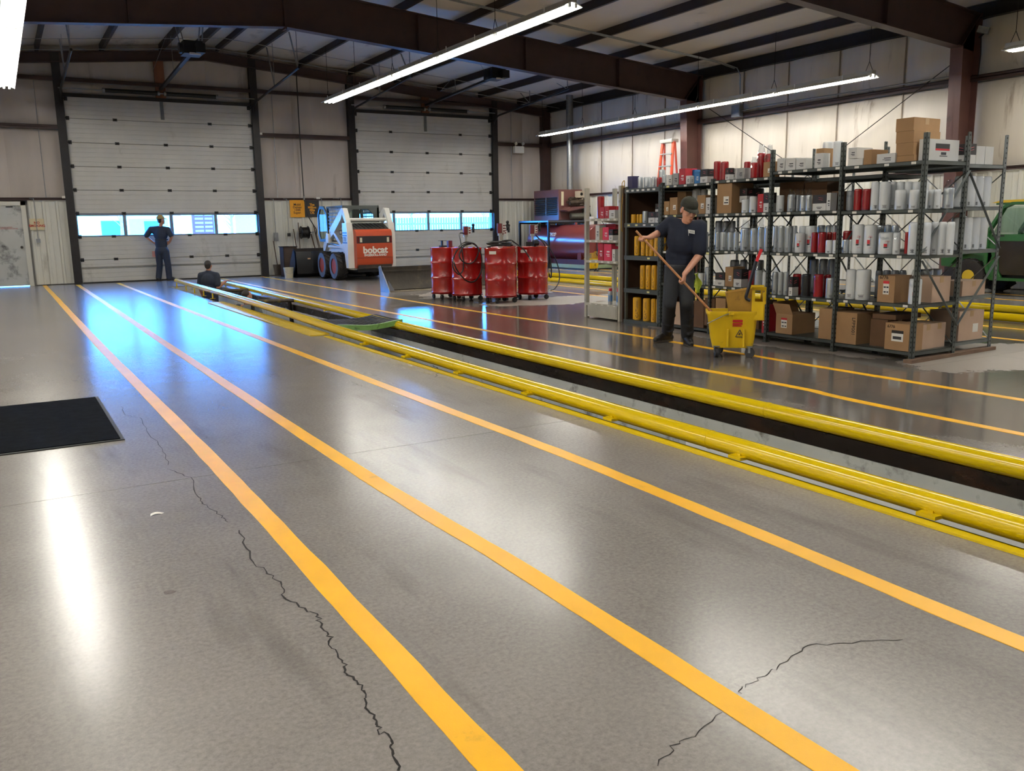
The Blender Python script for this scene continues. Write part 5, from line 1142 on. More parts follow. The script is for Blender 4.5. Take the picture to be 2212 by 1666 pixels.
PRED = M('pump_red', '6d1618', .35, var=.08); ALU = M('pump_alloy', 'b5b5ad', .3, .7, var=.08)
def pump(p, h, label, air=True, s=1):
    x, y = p; z = .99; o = thing('drum_pump', label, 'oil pump', (x, y, z))
    MB().cyl((x, y, z), (x, y, z+.04), .04, n=14).cyl((x, y, z), (x, y, z+h*.55), .024, n=12).build('stem', ALU, o, **Wd)
    MB().cyl((x, y, z+h*.5), (x, y, z+h*.62), .045, n=14).build('collar', ALU, o, **Wd)
    MB().cyl((x, y, z+h*.60), (x, y, z+h), .055, n=16).build('air_motor', ALU, o, **Wd)
    MB().box(x-.075, y-.07, z+h*.60, x+.0, y-.03, z+h).build('motor_shield', PRED, o, **Wd); MB().box(x+.02, y-.072, z+h*.63, x+.07, y-.04, z+h*.98).build('decal_plate', LWH, o, **Wd)
    for k in range(3): MB().box(x+.027, y-.075, z+h*(.66+.11*k), x+.063, y-.071, z+h*(.72+.11*k)).build('decal', PRED, o, **Wd)
    if air:
        MB().tube([(x+.05, y, z+h*.9), (x+.12, y-.02, z+h*.92), (x+.15, y-.02, z+h*.92)], .012, 6).cyl((x+.15, y-.02, z+h*.7), (x+.15, y-.02, z+h*1.0), .022, n=10).sph((x+.15, y-.02, z+h*1.05), .03).cyl((x+.12, y-.05, z+h*.86), (x+.18, y+.01, z+h*.86), .018, n=8).build('regulator', BLK, o, **Wd)
    return o
pump(DB, .40, 'red and silver pump on the drum with the hose loop'); pump((DC[0]+.06, DC[1]+.1), .44, 'tall silver pump on the drum with the white label'); pump(DD, .40, 'pump with warning decals on the drum by the second pit'); pump((DE[0]+.05, DE[1]+.1), .38, 'red pump on the drum hemmed in at the back')
o = thing('drum_gauge', 'low red meter box on the drum nearest the blade', 'meter', (DA[0]-.05, DA[1]-.05, .99)); MB().box(DA[0]+.02, DA[1]-.12, .985, DA[0]+.10, DA[1]-.04, 1.12).build('meter_body', PRED, o, **Wd); MB().box(DA[0]-.14, DA[1]-.12, .985, DA[0]-.02, DA[1]-.03, 1.03).box(DA[0]-.16, DA[1]-.12, 1.12, DA[0]-.02, DA[1]-.03, 1.126).bar((DA[0]-.1, DA[1]-.08, 1.03), (DA[0]-.1, DA[1]-.08, 1.12), .06, .02).build('bracket', DKS, o, **Wd)
def hose(pts, label, r=.012, nz=True):
    o = thing('hose', label, 'hose', pts[0]); MB().tube(spline(pts, 8), r, 8).build('hose_line', HOS, o, **Wd)
    if nz:
        p = Vector(pts[-1]); q = Vector(pts[-2]); d = (p-q).normalized(); MB().cyl(p-d*.02, p+d*.07, .016, .012, n=10).build('nozzle', ALU, o, **Wd)
    return o
cx, cy = DB
def loop(c, rx, rz, z, yoff, n, ph=0, tw=0): return [(c[0]+rx*math.cos(ph+2*math.pi*i/n)*.92, c[1]+yoff-.0+tw*i/n, z+rz*math.sin(ph+2*math.pi*i/n)) for i in range(n+1)]
hose([(cx-.03, cy-.05, 1.25), (cx-.18, cy-.1, 1.26), (cx-.24, cy-.25, 1.1), (cx-.23, cy-.31, .8), (cx-.25, cy-.33, .6), (cx-.35, cy-.34, .52), (cx-.45, cy-.32, .65), (cx-.42, cy-.32, .85), (cx-.3, cy-.3, 1.0), (cx-.1, cy-.25, 1.08), (cx+.05, cy-.28, 1.05), (cx+.15, cy-.32, .85), (cx+.12, cy-.34, .55), (cx-.02, cy-.35, .38), (cx-.2, cy-.35, .40), (cx-.38, cy-.34, .6), (cx-.44, cy-.34, .75)], 'black hose looped down the side of the second drum', .0125)
hose([(cx-.25, cy-.2, 1.02), (cx-.1, cy-.12, 1.09), (cx+.08, cy-.1, 1.07), (cx+.1, cy-.31, .95), (cx-.02, cy-.335, .74), (cx-.2, cy-.335, .72), (cx-.32, cy-.335, .85), (cx-.2, cy-.28, 1.02), (cx+.0, cy-.22, 1.07)], 'black hose coil resting on the second drum rim', .0125)
cx, cy = DC
P = []
for k in range(46): a = k*.55; rr = .20+.02*math.sin(k*1.3); P.append((cx-.02+rr*math.cos(a)*1.15, cy-.02+rr*math.sin(a)*.8, 1.02+.012*(k/6)+.02*math.sin(k*.9)))
P += [(cx+.22, cy-.1, 1.10), (cx+.34, cy-.22, .98), (cx+.40, cy-.28, .88), (cx+.45, cy-.3, .80)]
hose(P, 'black hoses coiled on top of the labelled drum', .0125)
cx, cy = DD
hose([(cx+.05, cy-.05, 1.2), (cx+.12, cy-.02, 1.15), (cx+.25, cy, 1.05), (cx+.38, cy, .8), (cx+.42, cy, .55), (cx+.40, cy-.02, .4), (cx+.33, cy-.08, .42), (cx+.30, cy-.1, .50)], 'black hose draped over the rim of the drum by the second pit', .0125)
hose([(cx-.02, cy-.08, 1.1), (cx+.2, cy, 1.12), (cx+.42, cy+.05, .95), (cx+.62, cy+.08, .62), (cx+.66, cy+.08, .35), (cx+.52, cy+.03, .17), (cx+.34, cy-.05, .15)], 'single black hose bowing out beside the yellow rail', .010)
o = thing('drum_valve', 'black valve head on the drum by the second pit', 'valve', (DD[0], DD[1]-.1, .99)); MB().cbox((DD[0]-.12, DD[1]-.1, 1.045), (.1, .1, .08), (0, 0, .4)).cyl((DD[0]-.05, DD[1]-.1, 1.06), (DD[0]+.06, DD[1]-.1, 1.06), .05, n=12).cyl((DD[0], DD[1]-.1, .985), (DD[0], DD[1]-.1, 1.06), .03, n=10).build('valve_body', BLK, o, **Wd)
# ================================================================= WASTE OIL HEATER AND TANK
MAR = M('tank_maroon', '76302a', .28, var=.07, vs=2, coat=.25, dirt='3b1a18', da=.34, ds=2); HMR = M('heater_maroon', '6a4440', .4, var=.06)
tk = thing('oil_tank', 'maroon horizontal oil tank on a low platform', 'tank', (16.0, 23.6, 0))
TX, TZ, TR = 16.15, .80, .58
MB().loft([((TX, 21.95, TZ), TR-.03), ((TX, 21.93, TZ), TR-.005), ((TX, 21.95, TZ), TR+.004), ((TX, 22.0, TZ), TR), ((TX, 25.3, TZ), TR), ((TX, 25.35, TZ), TR+.004), ((TX, 25.36, TZ), TR-.03)], 44).build('tank_shell', MAR, tk, **Wd)
MB().loft([((TX, 23.55, TZ), TR+.004), ((TX, 23.60, TZ), TR+.004)], 44, caps=False).build('weld_seam', MAR, tk, **Wd)
for y in (22.3, 24.9): MB().box(TX-.5, y, .16, TX+.5, y+.2, .5).build('saddle', MAR, tk, **Wd)
MB().box(TX-.62, 21.9, .15, TX+.62, 25.5, .30).build('skid_pan', M('pan_maroon', '4a2024', .4, var=.08), tk, **Wd)
MB().box(TX-.66, 21.8, .04, TX+.66, 25.6, .15).build('platform', M('platform_green', '93a57f', .5, var=.1, vs=3, dirt='c0b24a', da=.36, ds=1), tk, **Wd)
MB().box(TX-.68, 21.75, .0, TX+.68, 25.65, .04).build('platform_base', BLK, tk, **Wd)
for y in (22.6, 23.3, 24.4, 25.0): MB().cyl((TX, y, TZ+TR-.02), (TX, y, TZ+TR+.07), .045, n=12).build('filler_neck', MAR, tk, **Wd)
a = R(152); P = Vector((TX+math.cos(a)*(TR+.006), 23.9, TZ+math.sin(a)*(TR+.006)))
text('OSCO', .16, P, (0, -1, 0), (-math.sin(a)*-1*-1, 0, math.cos(a)*-1), LWH, 'lettering', tk, bold=.006) if 0 else text('OSCO', .15, P, (0, -1, 0), (math.sin(a), 0, -math.cos(a)), LWH, 'lettering', tk, bold=.006)
o = tk
MB().tube([(TX-.15, 21.93, 1.1), (TX-.18, 21.9, .7), (TX-.16, 21.92, .35)], .012, 6).build('sight_tube', DKS, tk, **Wd)
ht = thing('unit_heater', 'maroon waste oil heater with louvred front above the tank', 'heater', (16.5, 25.0, 1.5))
x0, x1, y0, y1, z0, z1 = 16.02, 16.95, 24.1, 25.62, 1.53, 2.52
MB().box(x0+.03, y0, z0, x1, y1, z1).box(x0, y0, z1-.24, x0+.03, y1, z1).box(x0, y0, z0, x0+.03, y1, z0+.16).box(x0, y0, z0+.16, x0+.03, y0+.07, z1-.24).box(x0, y1-.05, z0+.16, x0+.03, y1, z1-.24).build('cabinet', HMR, ht, **Wd)
MB().box(x0+.028, y0+.07, z0+.16, x0+.034, y1-.05, z1-.24).build('outlet_cavity', BLK, ht, **Wd)
MB().box(x0-.01, y0+.74, z0+.16, x0+.02, y0+.79, z1-.24).build('mullion', GAL, ht, **Wd)
for i in range(8):
    z = z0+.19+.068*i; MB().cbox((x0+.0, (y0+y1)/2+.01, z), (.07, y1-y0-.13, .006), (0, R(25), 0)).build('louvre', GAL, ht, **Wd)
MB().box(16.12, y0-.03, 2.0, 16.2, y0, 2.45).build('side_label', M('label_cream', 'd8cfae', .5, var=.04), ht, **Wd)
MB().prism([(16.05, 1.85), (16.25, 1.95), (17.0, 1.98), (17.0, 1.95), (16.1, 1.80)], lambda u, v, w: Vector((u, w, v)), y0-.42, y0).build('burner_shelf', HMR, ht, **Wd)
bu = MB(); rg = random.Random(3)
for i in range(16): bu.cyl((16.25+rg.random()*.6, y0-.1-rg.random()*.25, 2.0+rg.random()*.25), (16.25+rg.random()*.6, y0-.1-rg.random()*.25, 2.0+rg.random()*.25), .03+rg.random()*.035, n=10)
bu.box(16.35, y0-.3, 2.0, 16.8, y0-.08, 2.2).build('burner', M('burner_metal', '4a4036', .4, .5, var=.3, vs=9, dirt='a08f78', da=.42, ds=9), ht, **Wd)
MB().box(16.6, y0-.36, 2.25, 16.9, y0-.1, 2.46).build('control_box', M('control_cream', 'b5a893', .5, var=.08), ht, **Wd); MB().cyl((16.68, y0-.37, 2.36), (16.68, y0-.35, 2.36), .05, n=14).build('control_dial', BLK, ht, **Wd)
MB().cyl((16.35, y0-.2, 1.66), (16.8, y0-.3, 1.66), .10, n=16).loft([((16.8, y0-.3, 1.66), .13), ((16.95, y0-.35, 1.68), .15), ((17.0, y0-.4, 1.68), .10)], 16).build('blower', M('blower_grey', '6f6f64', .4, .5, var=.12), ht, **Wd)
MB().cyl((16.86, y0-.5, 1.66), (16.90, y0-.42, 1.66), .09, n=16).build('blower_inlet', BLK, ht, **Wd)
fp = thing('flue_pipe', 'galvanized flue pipe rising from the heater to the roof', 'flue', (16.6, 23.95, 2.5))
MB().cyl((16.6, 24.3, 2.52), (16.6, 24.3, 4.55), .095, n=18).build('lower_pipe', GAL, fp, **Wd); MB().cyl((16.6, 24.3, 4.5), (16.6, 24.3, 5.55), .115, n=18).cyl((16.6, 24.3, 4.62), (16.6, 24.3, 4.66), .125, n=18).build('upper_pipe', GAL, fp, **Wd)
for z in (3.2, 3.9): MB().cyl((16.6, 24.3, z), (16.6, 24.3, z+.02), .099, n=18).build('joint_band', GAL, fp, **Wd)
fr2 = thing('steel_stand', 'black tube stand carrying the heater over the tank', 'stand', (16.2, 24.6, 0))
for x, y in ((15.46, 23.86), (15.46, 25.66), (16.98, 23.86), (16.98, 25.66)): MB().box(x-.03, y-.03, 0, x+.03, y+.03, 1.48).build('leg', BLK, fr2, **Wd)
MB().box(15.43, 23.83, 1.47, 17.01, 25.69, 1.52).build('top_frame', M('stand_top', '5a6068', .35, .4, var=.1), fr2, **Wd)
for y in (23.86, 25.66): MB().box(15.46, y-.02, 1.42, 16.98, y+.02, 1.47).build('rail', BLK, fr2, **Wd)
o = thing('tank_meter', 'white meter box on top of the maroon tank', 'meter', (16.1, 22.5, 1.38)); MB().box(16.0, 22.32, 1.37, 16.14, 22.5, 1.62).build('meter_body', WEN, o, **Wd)
for k in range(4): MB().box(15.998, 22.36, 1.44+.03*k, 16.0, 22.46, 1.455+.03*k).build('vent_slot', INK, o, **Wd)
MB().cyl((16.25, 22.35, 1.36), (16.25, 22.35, 1.48), .05, n=12).build('pump_body', DKS, o, **Wd); MB().cyl((16.05, 22.62, 1.36), (16.05, 22.62, 1.55), .035, n=10).build('filter_bowl', PRED, o, **Wd); MB().tube(spline([(16.2, 22.3, 1.56), (16.3, 22.15, 1.5), (16.35, 22.05, 1.35), (16.3, 21.95, 1.3)], 5), .012, 6).build('supply_hose', BLK, o, **Wd)
# ================================================================= STEP LADDER
lo = thing('step_ladder', 'tall orange fibreglass step ladder leaning by the brown column', 'ladder', (16.35, 18.85, 0))
ORL = M('ladder_orange', 'b9401a', .4, var=.06); LAL = M('ladder_alloy', 'b9bab0', .35, .5, var=.06)
for s in (-1, 1):
    MB().bar((16.0, 19.05+s*.40, 0), (16.30, 19.05+s*.22, 3.6), .03, .085, up=(0, 1, 0)).build('front_rail', ORL, lo, **Wd)
    MB().bar((16.62, 19.05+s*.36, 0), (16.36, 19.05+s*.22, 3.6), .025, .06, up=(0, 1, 0)).build('rear_rail', ORL, lo, **Wd)
for k in range(10):
    z = .3+.33*k; w = .40-.18*z/3.6; x = 16.0+.30*z/3.6; MB().box(x-.045, 19.05-w, z-.015, x+.045, 19.05+w, z+.015).build('step', LAL, lo, **Wd)
    for s in (-1, 1): MB().bar((x, 19.05+s*w, z-.10), (x, 19.05+s*(w-.12), z-.015), .01, .01).build('step_brace', LAL, lo, **Wd)
MB().box(16.22, 18.80, 3.57, 16.46, 19.30, 3.66).build('top_cap', LAL, lo, **Wd)
# ================================================================= UTILITY VEHICLE
GRN = M('vehicle_green', '1d5a24', .35, var=.08, vs=3, coat=.2); VYL = M('vehicle_yellow', 'd3b021', .35, var=.05)
uv = thing('utility_vehicle', 'green cab utility vehicle with yellow roof and wheel hub', 'vehicle', (16.3, 8.6, 0)); vb = (16.3, 8.6)
SX = 15.55; EX = 16.65
for y in (9.62, 7.75):
    for x, s in ((SX+.10, -1), (EX-.10, 1)): knobby_wheel(.33, .24, VYL, s, 14, parent=uv, loc=(x-vb[0], y-vb[1], .33), rk=.62)
MB().box(SX+.15, 7.2, .28, EX-.15, 10.2, .48).build('chassis', BLK, uv, **Wd)
hood = [(9.35, .60), (9.35, 1.0), (9.6, .98), (10.1, .84), (10.28, .72), (10.25, .5), (10.0, .48)]
MB().prism(hood, lambda u, v, w: Vector((w, u, v)), SX+.12, EX-.12).build('hood', GRN, uv, **Wd)
for x0, x1 in ((SX, SX+.26), (EX-.26, EX)):
    MB().prism([(9.2, .72), (9.3, .95), (9.6, .92), (9.95, .75), (10.05, .6), (9.98, .55), (9.85, .70), (9.62, .76), (9.38, .70), (9.25, .55)], lambda u, v, w: Vector((w, u, v)), x0, x1).build('front_fender', GRN, uv, **Wd)
    xi = x0+.02 if x0 < 16 else x1-.06
    # cab door: frame ring with upper and lower panes
    A = [(9.20, .30), (9.30, .55), (9.30, 1.15), (9.05, 1.58), (8.9, 1.64), (8.12, 1.64), (8.08, .30)]
    sh = lambda u, v, w: Vector((xi+w, u, v))
    d = MB()
    for (a, c) in zip(A, A[1:]+A[:1]): d.bar((xi, a[0], a[1]), (xi, c[0], c[1]), .05, .10, up=(1, 0, 0))
    d.box(xi-.025, 8.1, .98, xi+.025, 9.28, 1.10).box(xi-.02, 8.1, .3, xi+.02, 8.2, 1.0).prism([(9.28, .5), (9.28, 1.02), (9.12, 1.02), (9.06, .45), (9.0, .33), (9.18, .33)], sh, -.02, .02)
    dd = d.build('cab_door', GRN, uv, **Wd); MB().prism([(9.22, 1.13), (9.02, 1.55), (8.15, 1.58), (8.15, 1.13)], sh, -.004, .004).build('window_pane', glass_mat('vehicle_glass', (.8, .88, .84), 1.0), dd)
    MB().prism([(9.12, .98), (9.06, .45), (9.0, .38), (8.28, .38), (8.2, .98)], sh, -.005, .005).build('lower_panel', M('smoked_panel', '2c2722', .15, var=.25, vs=3), dd)
    MB().bar((xi, 8.62, 1.1), (xi, 8.50, 1.58), .01, .03).build('window_divider', BLK, dd)
    MB().box(xi-.03, 9.0, 1.06, xi-.02, 9.22, 1.085).build('door_handle', BLK, dd)
rf = [(9.28, 1.655), (9.1, 1.70), (8.0, 1.715), (7.9, 1.66)]
MB().prism(rf, lambda u, v, w: Vector((w, u, v)), SX-.02, EX+.02).build('roof', VYL, uv, **Wd); MB().box(SX, 7.95, 1.62, EX, 9.2, 1.658).build('roof_frame', GRN, uv, **Wd)
MB().prism([(9.28, 1.0), (9.06, 1.6), (9.05, 1.6), (9.27, 1.0)], lambda u, v, w: Vector((w, u, v)), SX+.06, EX-.06).build('windshield', glass_mat('vehicle_glass'), uv, **Wd)
MB().box(SX+.15, 8.1, .5, EX-.15, 8.5, .85).box(SX+.15, 8.05, .8, EX-.15, 8.2, 1.35).build('seat', BLK, uv, **Wd)
MB().box(SX+.05, 6.85, .62, EX-.05, 7.95, .68).box(SX+.05, 6.85, .62, SX+.09, 7.95, .98).box(EX-.09, 6.85, .62, EX-.05, 7.95, .98).box(SX+.05, 6.85, .62, EX-.05, 6.89, .98).box(SX+.05, 7.9, .62, EX-.05, 7.95, 1.1).build('cargo_bed', GRN, uv, **Wd)
MB().tube([(16.0, 8.95, .95), (16.0, 8.8, 1.0)], .02, 6).tube([(16.0+.17*math.cos(t*.5236), 8.78, 1.02+.17*math.sin(t*.5236)) for t in range(12)], .014, 6, closed=True).build('steering_wheel', BLK, uv, **Wd)
# ================================================================= MOP BUCKETS
BYL = M('bucket_yellow', 'd9b413', .4, var=.08, vs=6, dirt='6b5413', da=.40, ds=7, stretch=(1, 1, .6)); WRG = M('wringer_brown', 'a07a2c', .55, var=.15, vs=6, dirt='5d4520', da=.45, ds=8); HND = M('handle_navy', '161a26', .35, var=.1); GRIP = M('grip_red', 'c8202a', .4, var=.05)
def mop_bucket(loc, rz, label, sc=1.0):
    """local: long axis x (front -x .. wringer end +x), y towards the viewer is -y"""
    o = thing('mop_bucket', label, 'mop bucket', loc, rz)
    o.matrix_basis = o.matrix_basis @ Matrix.Scale(sc, 4)
    def rr(x0, x1, y, z, n=5, c=.06):
        P = []
        for cx, cy, a0 in ((x1-c, y-c, 0), (x0+c, y-c, 90), (x0+c, -y+c, 180), (x1-c, -y+c, 270)):
            for i in range(n+1): a = R(a0+90*i/n); P.append((cx+c*math.cos(a), cy+c*math.sin(a), z))
        return P
    b = MB(); b.ringloft([rr(-.21, .20, .13, .10), rr(-.235, .215, .15, .20), rr(-.27, .235, .175, .44), rr(-.285, .24, .185, .46), rr(-.285, .24, .185, .485), rr(-.265, .225, .165, .485), rr(-.25, .21, .15, .30), rr(-.21, .19, .12, .12)], 0, True); b.build('tub', BYL, o)
    MB().ringloft([rr(-.24, .2, .14, .375), rr(-.24, .2, .14, .38)]).build('water', M('mop_water', '4a4436', .08, var=.05), o)
    for x in (-.06, .10): MB().box(x-.008, -.195, .12, x+.008, -.150, .30).build('rib', BYL, o)
    # wringer: brown inner basket with yellow end housing, lever
    w = MB(); w.ringloft([[(-.05, -.10, .46), (.17, -.12, .46), (.17, .12, .46), (-.05, .10, .46)], [(-.09, -.12, .67), (.20, -.15, .72), (.20, .15, .72), (-.09, .12, .67)], [(-.08, -.11, .67), (.19, -.14, .72), (.19, .14, .72), (-.08, .11, .67)], [(-.04, -.09, .48), (.16, -.11, .48), (.16, .11, .48), (-.04, .09, .48)]], 0, True); w.build('wringer_basket', WRG, o)
    e = MB(); yy = .165
    e.box(.17, -yy, .40, .30, -yy+.012, .56).box(.17, yy-.012, .40, .30, yy, .56).box(.288, -yy, .40, .30, yy, .56).box(.17, -yy, .395, .30, yy, .405)
    for (x0, x1, z0, z1) in ((.17, .30, .56, .585), (.17, .20, .585, .70), (.28, .31, .585, .68), (.17, .31, .70, .735)):
        e.prism([(x0, z0), (x1, z0), (x1, z1), (x0, z1)], lambda u, v, w_: Vector((u, w_, v)), -yy, -yy+.014).prism([(x0, z0), (x1, z0), (x1, z1), (x0, z1)], lambda u, v, w_: Vector((u, w_, v)), yy-.014, yy)
    e.box(.296, -yy, .56, .31, yy, .70).box(.17, -yy, .70, .31, -yy+.05, .735).box(.17, yy-.05, .70, .31, yy, .735).build('wringer_housing', BYL, o)
    MB().tube(spline([(.15, -.185, .60), (.11, -.195, .63), (.13, -.195, .72), (.19, -.19, .98), (.20, -.19, 1.02)], 5), .017, 10).build('lever', HND, o)
    MB().bar((.20, -.19, 1.0), (.245, -.19, 1.12), .028, .04, up=(0, 1, 0)).build('lever_grip', GRIP, o)
    MB().tube([(-.27, -.19, .36), (-.1, -.20, .45), (-.03, -.19, .47)], .005, 6).build('bail', GAL, o)
    MB().cbox((-.03, -.187, .47), (.05, .03, .035)).build('bail_boss', BYL, o)
    # emblem: red stripes, warning triangle
    for z0, z1, w_ in ((.375, .40, 1), (.348, .366, 1), (.330, .342, .9)): MB().add([(-.015, -.1735-.0035*(z0-.3)/.1, z0), (.085*w_, -.1735-.0035*(z0-.3)/.1, z0), (.085*w_, -.1735-.0035*(z1-.3)/.1-.004, z1), (-.015, -.1735-.0035*(z1-.3)/.1-.004, z1)], [(0, 1, 2, 3)]).build('emblem_stripe', LRED, o)
    t = MB(); P = [(.02, .22), (.10, .22), (.06, .295)]
    yv = lambda z: -.152-.103*(z-.2)-.004
    for a, c in zip(P, P[1:]+P[:1]): t.bar((a[0], yv(a[1]), a[1]), (c[0], yv(c[1]), c[1]), .007, .003, up=(0, 1, 0))
    t.bar((.052, yv(.24), .24), (.066, yv(.26), .26), .012, .003, up=(0, 1, 0)); t.build('warning_triangle', INK, o)
    cm = MB().cyl((-.016, 0, .05), (.016, 0, .05), .05, n=16).mesh('caster_wheel', M('caster_grey', '2a2a2c', .6, var=.15)); fk = MB().box(-.024, -.012, .05, -.018, .012, .12).box(.018, -.012, .05, .024, .012, .12).box(-.03, -.03, .11, .03, .03, .12).mesh('caster_fork', GAL)
    for x, y, a in ((-.17, -.12, .2), (.17, -.13, 1.2), (-.14, .12, 1.0), (.18, .13, .4)):
        w = link('caster_wheel', cm, o); w.location = (x, y, 0); w.rotation_euler.z = a; f = link('caster_fork', fk, o); f.location = (x, y, 0); f.rotation_euler.z = a
    return o
MBL = (6.60, 6.62, 0); MBR = math.atan2(6.40-6.76, 6.78-6.38)
mop_bucket(MBL, MBR, 'yellow mop bucket with wringer and red lever grip beside the worker')
mop_bucket((15.28, 21.2, 0), -.2, 'small yellow mop bucket standing by the maroon tank', .78)
# ================================================================= PEOPLE
SKIN = M('skin', 'c58f76', .5, var=.05, vs=30); SKIN2 = M('skin_tan', 'a8765c', .5, var=.05, vs=30); HAIR = M('hair_dark', '1d1612', .6, var=.2, vs=60, bump=.3, bs=150)
NAVY = M('shirt_navy', '121a2e', .8, var=.12, vs=12, bump=.25, bs=14); WNAV = M('workwear_navy', '1e2738', .8, var=.12, vs=10, bump=.25, bs=12); TRS = M('trousers_charcoal', '22252b', .8, var=.15, vs=10, bump=.3, bs=12); BOOT = M('boot_leather', '15120f', .55, var=.25, vs=10); SOLE = M('boot_sole', '3a332b', .8, var=.2); CAPM = M('cap_olive_camo', '2a2a20', .8, var=.3, vs=25, dirt='4d4636', da=.42, ds=20); CAPT = M('cap_tan', '9c8a58', .8, var=.15, vs=20)
V = Vector
def frame_of(fwd):
    f = V(fwd).normalized(); u = V((0, 0, 1)); r = f.cross(u).normalized(); u = r.cross(f).normalized(); return r, f, u       # right, forward, up
def hand(wrist, tip_dir, palm_n, thumb_side, curl, s=1.0, grip=None):
    """capsule set for a hand: palm, four jointed fingers of unequal length, thumb leaving the side of the palm.
    curl bends the fingers towards palm_n"""
    P = []; d = V(tip_dir).normalized(); n = V(palm_n); n = (n-d*n.dot(d)).normalized(); t = V(thumb_side); t = (t-d*t.dot(d)-n*t.dot(n)).normalized(); w = V(wrist)
    k = w+d*.085*s                                  # knuckle line
    for i, off in enumerate((.033, .011, -.011, -.031)):
        P.append(('c', w+d*.012*s+t*off*.55*s, .017*s, k+t*off*s, .0125*s))
    for i, (off, L) in enumerate(((.034, .072), (.011, .080), (-.011, .075), (-.032, .060))):
        p = k+t*off*s; seg = (L*.45*s, L*.32*s, L*.26*s); a = 0; c = curl[i] if isinstance(curl, (list, tuple)) else curl
        for j, Ls in enumerate(seg):
            a += c*(.75, 1.0, .8)[j]; q = p+(d*math.cos(a)+n*math.sin(a))*Ls; r0 = (.0095, .0088, .008)[j]*s; P.append(('c', p, r0, q, r0*.94)); p = q
    tb = w+d*.025*s+t*.030*s; a1 = (d*.62+t*.70+n*.25).normalized(); q = tb+a1*.038*s; P.append(('c', tb, .0135*s, q, .0115*s)); a2 = (d*.75+t*.15+n*.65).normalized(); q2 = q+a2*.034*s; P.append(('c', q, .011*s, q2, .0095*s)); q3 = q2+(d*.55-t*.15+n*.8).normalized()*.025*s; P.append(('c', q2, .0095*s, q3, .008*s))
    return P
def head_prims(c, fwd, up, s=1.0):
    """skull, jaw, nose, brow, lips, ears"""
    f = V(fwd).normalized(); u = V(up); u = (u-f*u.dot(f)).normalized(); r = f.cross(u).normalized(); c = V(c); T = Matrix((r, f, u)).transposed().to_3x3()
    at = lambda x, y, z: c+r*x*s+f*y*s+u*z*s
    e = lambda x, y, z, a, b, d: ('e', at(x, y, z), (a*s, b*s, d*s), T)
    P = [e(0, -.012, .035, .076, .094, .088), e(0, .02, -.03, .064, .072, .075), e(0, .045, -.075, .045, .042, .040), e(0, .078, -.092, .020, .016, .016)]
    P += [('c', at(0, .082, .018), .009*s, at(0, .097, -.020), .0115*s), e(0, .089, -.025, .016, .012, .009)]
    P += [('c', at(-.035, .080, .030), .012*s, at(.035, .080, .030), .012*s), e(-.042, .062, -.018, .022, .02, .02), e(.042, .062, -.018, .022, .02, .02)]
    P += [('c', at(-.018, .088, -.058), .007*s, at(.018, .088, -.058), .007*s), ('c', at(-.015, .086, -.070), .008*s, at(.015, .086, -.070), .008*s)]
    for x in (-.078, .078): P += [e(x, -.008, -.005, .010, .020, .032)]
    return P, at, T
def face_parts(o, at, s=1.0):
    for x in (-.030, .030):
        MB().sph(at(x, .0735, .010), .0115*s, 12).build('eye', M('eye_white', 'cfc8be', .3, var=.02), o, world=True); MB().sph(at(x, .0815, .007), .0055*s, 10).build('iris', M('iris_dark', '2a211c', .3, var=.05), o, world=True)
        b = MB().tube([at(x*.5, .092, .032), at(x, .091, .037), at(x*1.5, .082, .031)], .0045*s, 6); b.build('eyebrow', HAIR, o, world=True)
    MB().tube([at(-.020, .092, -.062), at(-.007, .0955, -.0615), at(.007, .0955, -.0615), at(.020, .092, -.062)], .0035*s, 6).build('lips', M('lips', '9c5a50', .5, var=.05), o, world=True)
def cap_parts(o, at, T, mt, s=1.0, name='cap', back=False):
    c = at(0, -.012, .060); f = T.col[1]; r = T.col[0]; u = T.col[2]; sg = 1
    b = MB(); rings = []; n = 24
    for k in range(7):
        t = k/6*math.pi/2; rings.append([c+V(r)*(.086*s*math.cos(t)*math.cos(2*math.pi*i/n))+V(f)*(.103*s*math.cos(t)*math.sin(2*math.pi*i/n))+V(u)*(.085*s*math.sin(t)+.0*s) for i in range(n)])
    rings[-1] = [c+V(u)*.086*s+(p-c-V(u)*.085*s)*.02 for p in rings[-1]]
    rings.insert(0, [p-V(u)*.016*s for p in rings[0]])
    b.ringloft(rings, 0, False); cp = b.build(name, mt, o, world=True, ang=50)
    vs = []; m_ = 12
    for k in range(5):
        for i in range(m_+1):
            a = math.pi*(.14+.72*i/m_); e = k/4; L = (.100+.075*e*math.sin(math.pi*i/m_)**.6); vs.append(c+V(r)*(.086+.004*e)*s*math.cos(a)*1.0+V(f)*s*(L*math.sin(a) if e == 0 else (.100*math.sin(a)+.062*e*math.sin(math.pi*i/m_)**.6))+V(u)*s*(-.010-.012*e*e - .012*abs(math.cos(a))*e))
    fs = [(k*(m_+1)+i, k*(m_+1)+i+1, (k+1)*(m_+1)+i+1, (k+1)*(m_+1)+i) for k in range(4) for i in range(m_)]
    b = MB().add(vs, fs); b.add([v-V(u)*.004*s for v in vs], [q[::-1] for q in fs]); b.build('cap_brim', mt, cp)
    MB().sph(c+V(u)*.087*s, .007*s, 8).build('cap_button', mt, cp)
    return cp
def hair_parts(o, at, T, s=1.0, low=-.06):
    P = [('e', at(0, -.026, .040), (.080*s, .090*s, .088*s), T), ('e', at(0, -.055, -.01), (.068*s, .050*s, .065*s), T)]
    return blob('hair', P, HAIR, o, .008, 3)
